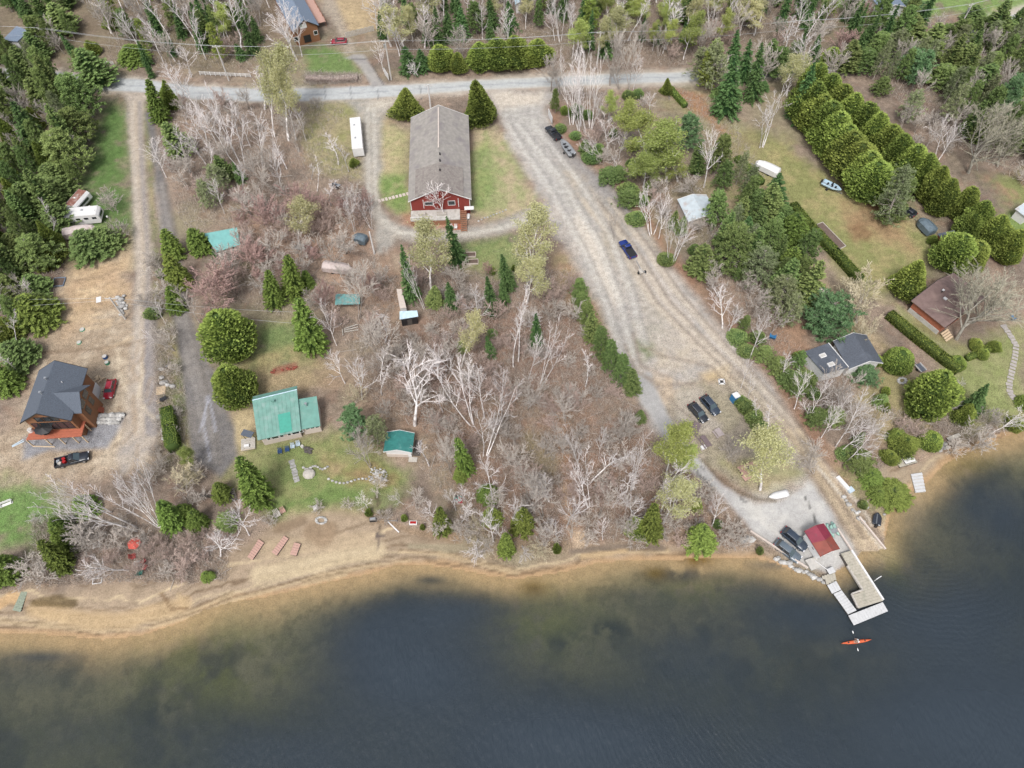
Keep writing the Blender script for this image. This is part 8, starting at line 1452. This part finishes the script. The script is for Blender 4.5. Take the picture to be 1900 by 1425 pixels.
simple('sawhorse', (652,612), 'pale weathered stack of beams beside the open shelter', 'beams', lambda r: [box_part('beam', (0,(k-1)*.5,.3+.1*k), (3.0,.2,.2), M_GWOOD, r, .1*k) for k in range(3)]+[box_part('beam', (-1.8,-.5,.3), (.2,1.6,.2), M_GWOOD, r)], .2)
simple('flower_bed', (528,686), 'bed of red flowers and mulch on the lawn above the cottage', 'flower bed', lambda r: [(lambda m: (m.blob((rq.uniform(-2.6,2.6), rq.uniform(-.4,.4)+i*.0, .12), (.35,.28,.22), i, 1, .2), m.build('red_plant', M_REDP, r)))(MB()) for i in range(14)], .2); mark('the red flower bed', 528, 686)
simple('ladder', (258,858-60), 'short grey ladder leaning by the tall hedge', 'ladder', lambda r: [box_part('rung', (0,0,.3+k*.3), (.5,.05,.05), M_METAL, r) for k in range(5)]+[box_part('side_rail', (s*.27,0,.9), (.05,.06,1.8), M_METAL, r) for s in (-1,1)]) if False else None
simple('plank_bundle', (34,824), 'pale loose boards lying left of the orange deck', 'boards', lambda r: [box_part('board', (0,k*.3,.05+.03*k), (2.2,.2,.06), M_CHW, r, .1*k) for k in range(2)], .6); simple('under_deck_beam', (82,829), 'long pale beam lying under the front of the orange deck', 'beam', slabf(4.2,.16,.16,M_WOOD,'beam_body'), -.03)
simple('egret_perch', (1622,1078), 'white signpost arm on the outer side of the fixed pier', 'signpost', lambda r: [box_part('post', (0,0,.6), (.1,.1,1.4), M_WHITE, r), box_part('arm', (.35,.2,1.2), (1.1,.12,.12), M_WHITE, r, .5)], 0, .05)
simple('bird_bath', (548,930), 'small grey bird bath on the lawn by the stepping stones', 'bird bath', drum(.3,.5,M_STONE,'basin')) if False else None
simple('stone_pot', (561,829), 'white pot at the right end of the chair row', 'pot', drum(.3,.4,M_WHITE,'pot')); simple('dark_mound', (570,836), 'dark heap of cut brush on the cottage lawn', 'brush heap', lambda r: [(lambda m: (m.blob((rq.uniform(-.7,.7), rq.uniform(-.5,.5), .15), (.5,.4,.25), i+9, 1, .3), m.build('brush', M_DARKW, r)))(MB()) for i in range(6)])
simple('round_mound', (574,880), 'smooth round grey-brown mound in the garden bed', 'mound', lambda r: (lambda m: (m.blob((0,0,.2), (1.2,1.1,.7), 4, 2, .03), m.build('mound_body', M_GWOOD, r)))(MB()))
# ================================================================== labels for the trees, one by one
KP = {'F':'feathery green cedar','B':'white bare birch','M':'multi-stemmed white birch','T':'tall thin bare birch','G':'grey bare tree','U':'broad ash-grey bare tree','R':'reddish-brown bare shrub','K':'low grey bare shrub','D':'red-budded maple','A':'tan budding shrub','Y':'yellow-green leafing poplar','L':'pale yellow budding birch','C':'dense rounded cedar','N':'pointed dense cedar','O':'clipped dome-shaped cedar','Q':'small dark evergreen shrub','V':'round blue-green pine','S':'narrow dark spruce','P':'bushy green pine','Z':'blue-green pine','E':'thin-crowned grey-green pine','W':'light green larch'}
CT = {'birch_tree':'tree','bare_tree':'tree','bare_shrub':'shrub','maple_tree':'tree','budding_tree':'tree','poplar_tree':'tree','budding_birch_tree':'tree','cedar_tree':'tree','clipped_cedar':'shrub','evergreen_shrub':'shrub','pine_tree':'tree','spruce_tree':'tree','larch_tree':'tree'}
GRP = {'F':'feathery cedars','B':'bare white birches','M':'bare white birches','T':'bare white birches','G':'bare grey trees','U':'bare grey trees','R':'bare reddish shrubs','K':'low bare shrubs','D':'red-budded maples','A':'tan budding shrubs','Y':'yellow-green poplars','L':'budding birches','C':'dense cedars','N':'dense cedars','O':'clipped cedars','Q':'evergreen shrubs','V':'pines','S':'spruces','P':'pines','Z':'pines','E':'pines','W':'larches'}
for a in (('the pointed cedar left of the hall', 755, 195), ('the double cedar row', 1590, 250), ('the planted pine row', 1110, 630), ('the big pair of cedars by the driveway', 425, 670), ('the road bend at left', 230, 155), ('the road centre', 850, 155), ('the road near the right woods', 1250, 142), ('the top left corner', 10, 10), ('the top edge above the hall', 830, 5), ('the top edge above the gravel lot', 1080, 5), ('the top edge above the big poplars', 1300, 5), ('the top right corner', 1890, 10), ('the left edge beside the bright lawn', 60, 260), ('the left edge beside the dirt yard', 40, 560), ('the footpath through the thicket', 1060, 900), ('the footpath end at the beach', 1078, 1000), ('the small beach path in the woods', 880, 950), ('the left beach', 200, 1090), ('the right-hand beach', 1690, 850), ('the boat ramp', 1560, 930), ('the right edge beyond the cedars', 1880, 300), ('the bend of the asphalt driveway', 345, 600), ('the bright lawn by the driveway', 205, 310), ('the dirt track below the loop', 725, 550), ('the wide gravel lot', 1130, 560), ('the mid-woods clearing', 980, 640), ('the east side of the lot', 1330, 590), ('the thicket centre', 1020, 780), ('the garden slope', 640, 900), ('the north end of the lot', 960, 190), ('the gravel loop', 880, 430), ('the brush left of the motorhome', 560, 280), ('the birch clump beside the driveways', 400, 240), ('the maple thicket', 500, 480)): mark(*a)
ML = np.array([(a[1], a[2]) for a in MARKS]); seen = {}
recs = []
for t in TREES:
    root, k, x, y, z, h, w = t; px, py = proj(x, y, z+h*.5); i = int(np.argmin(((ML-np.array([px, py]))**2).sum(1))); d = np.array([px, py])-ML[i]
    side = ('right of' if d[0] > 0 else 'left of') if abs(d[0]) > abs(d[1]) else ('below' if d[1] > 0 else 'above'); recs.append([KP[k], MARKS[i][0], side, float(np.hypot(*d)), t])
recs.sort(key=lambda r: r[3]); ORD = ['nearest', 'second nearest', 'third nearest', 'fourth nearest', 'fifth nearest', 'sixth nearest', 'seventh nearest', 'eighth nearest']
tot = {}
for r in recs: tot[(r[0], r[1], r[2])] = tot.get((r[0], r[1], r[2]), 0)+1
for kp, mk, side, dist, t in recs:
    key = (kp, mk, side); n = seen.get(key, 0); seen[key] = n+1; root, k, h = t[0], t[1], t[5]
    if tot[key] == 1: lab = f'{kp} {side} {mk}'
    elif n < 8: lab = f'{kp} {side} {mk}, {ORD[n]}'
    else: lab = f'{kp} {side} {mk}, farther off'
    tag(root, lab, CT[KNAME[k]], GRP[k])
bpy.context.view_layer.update()
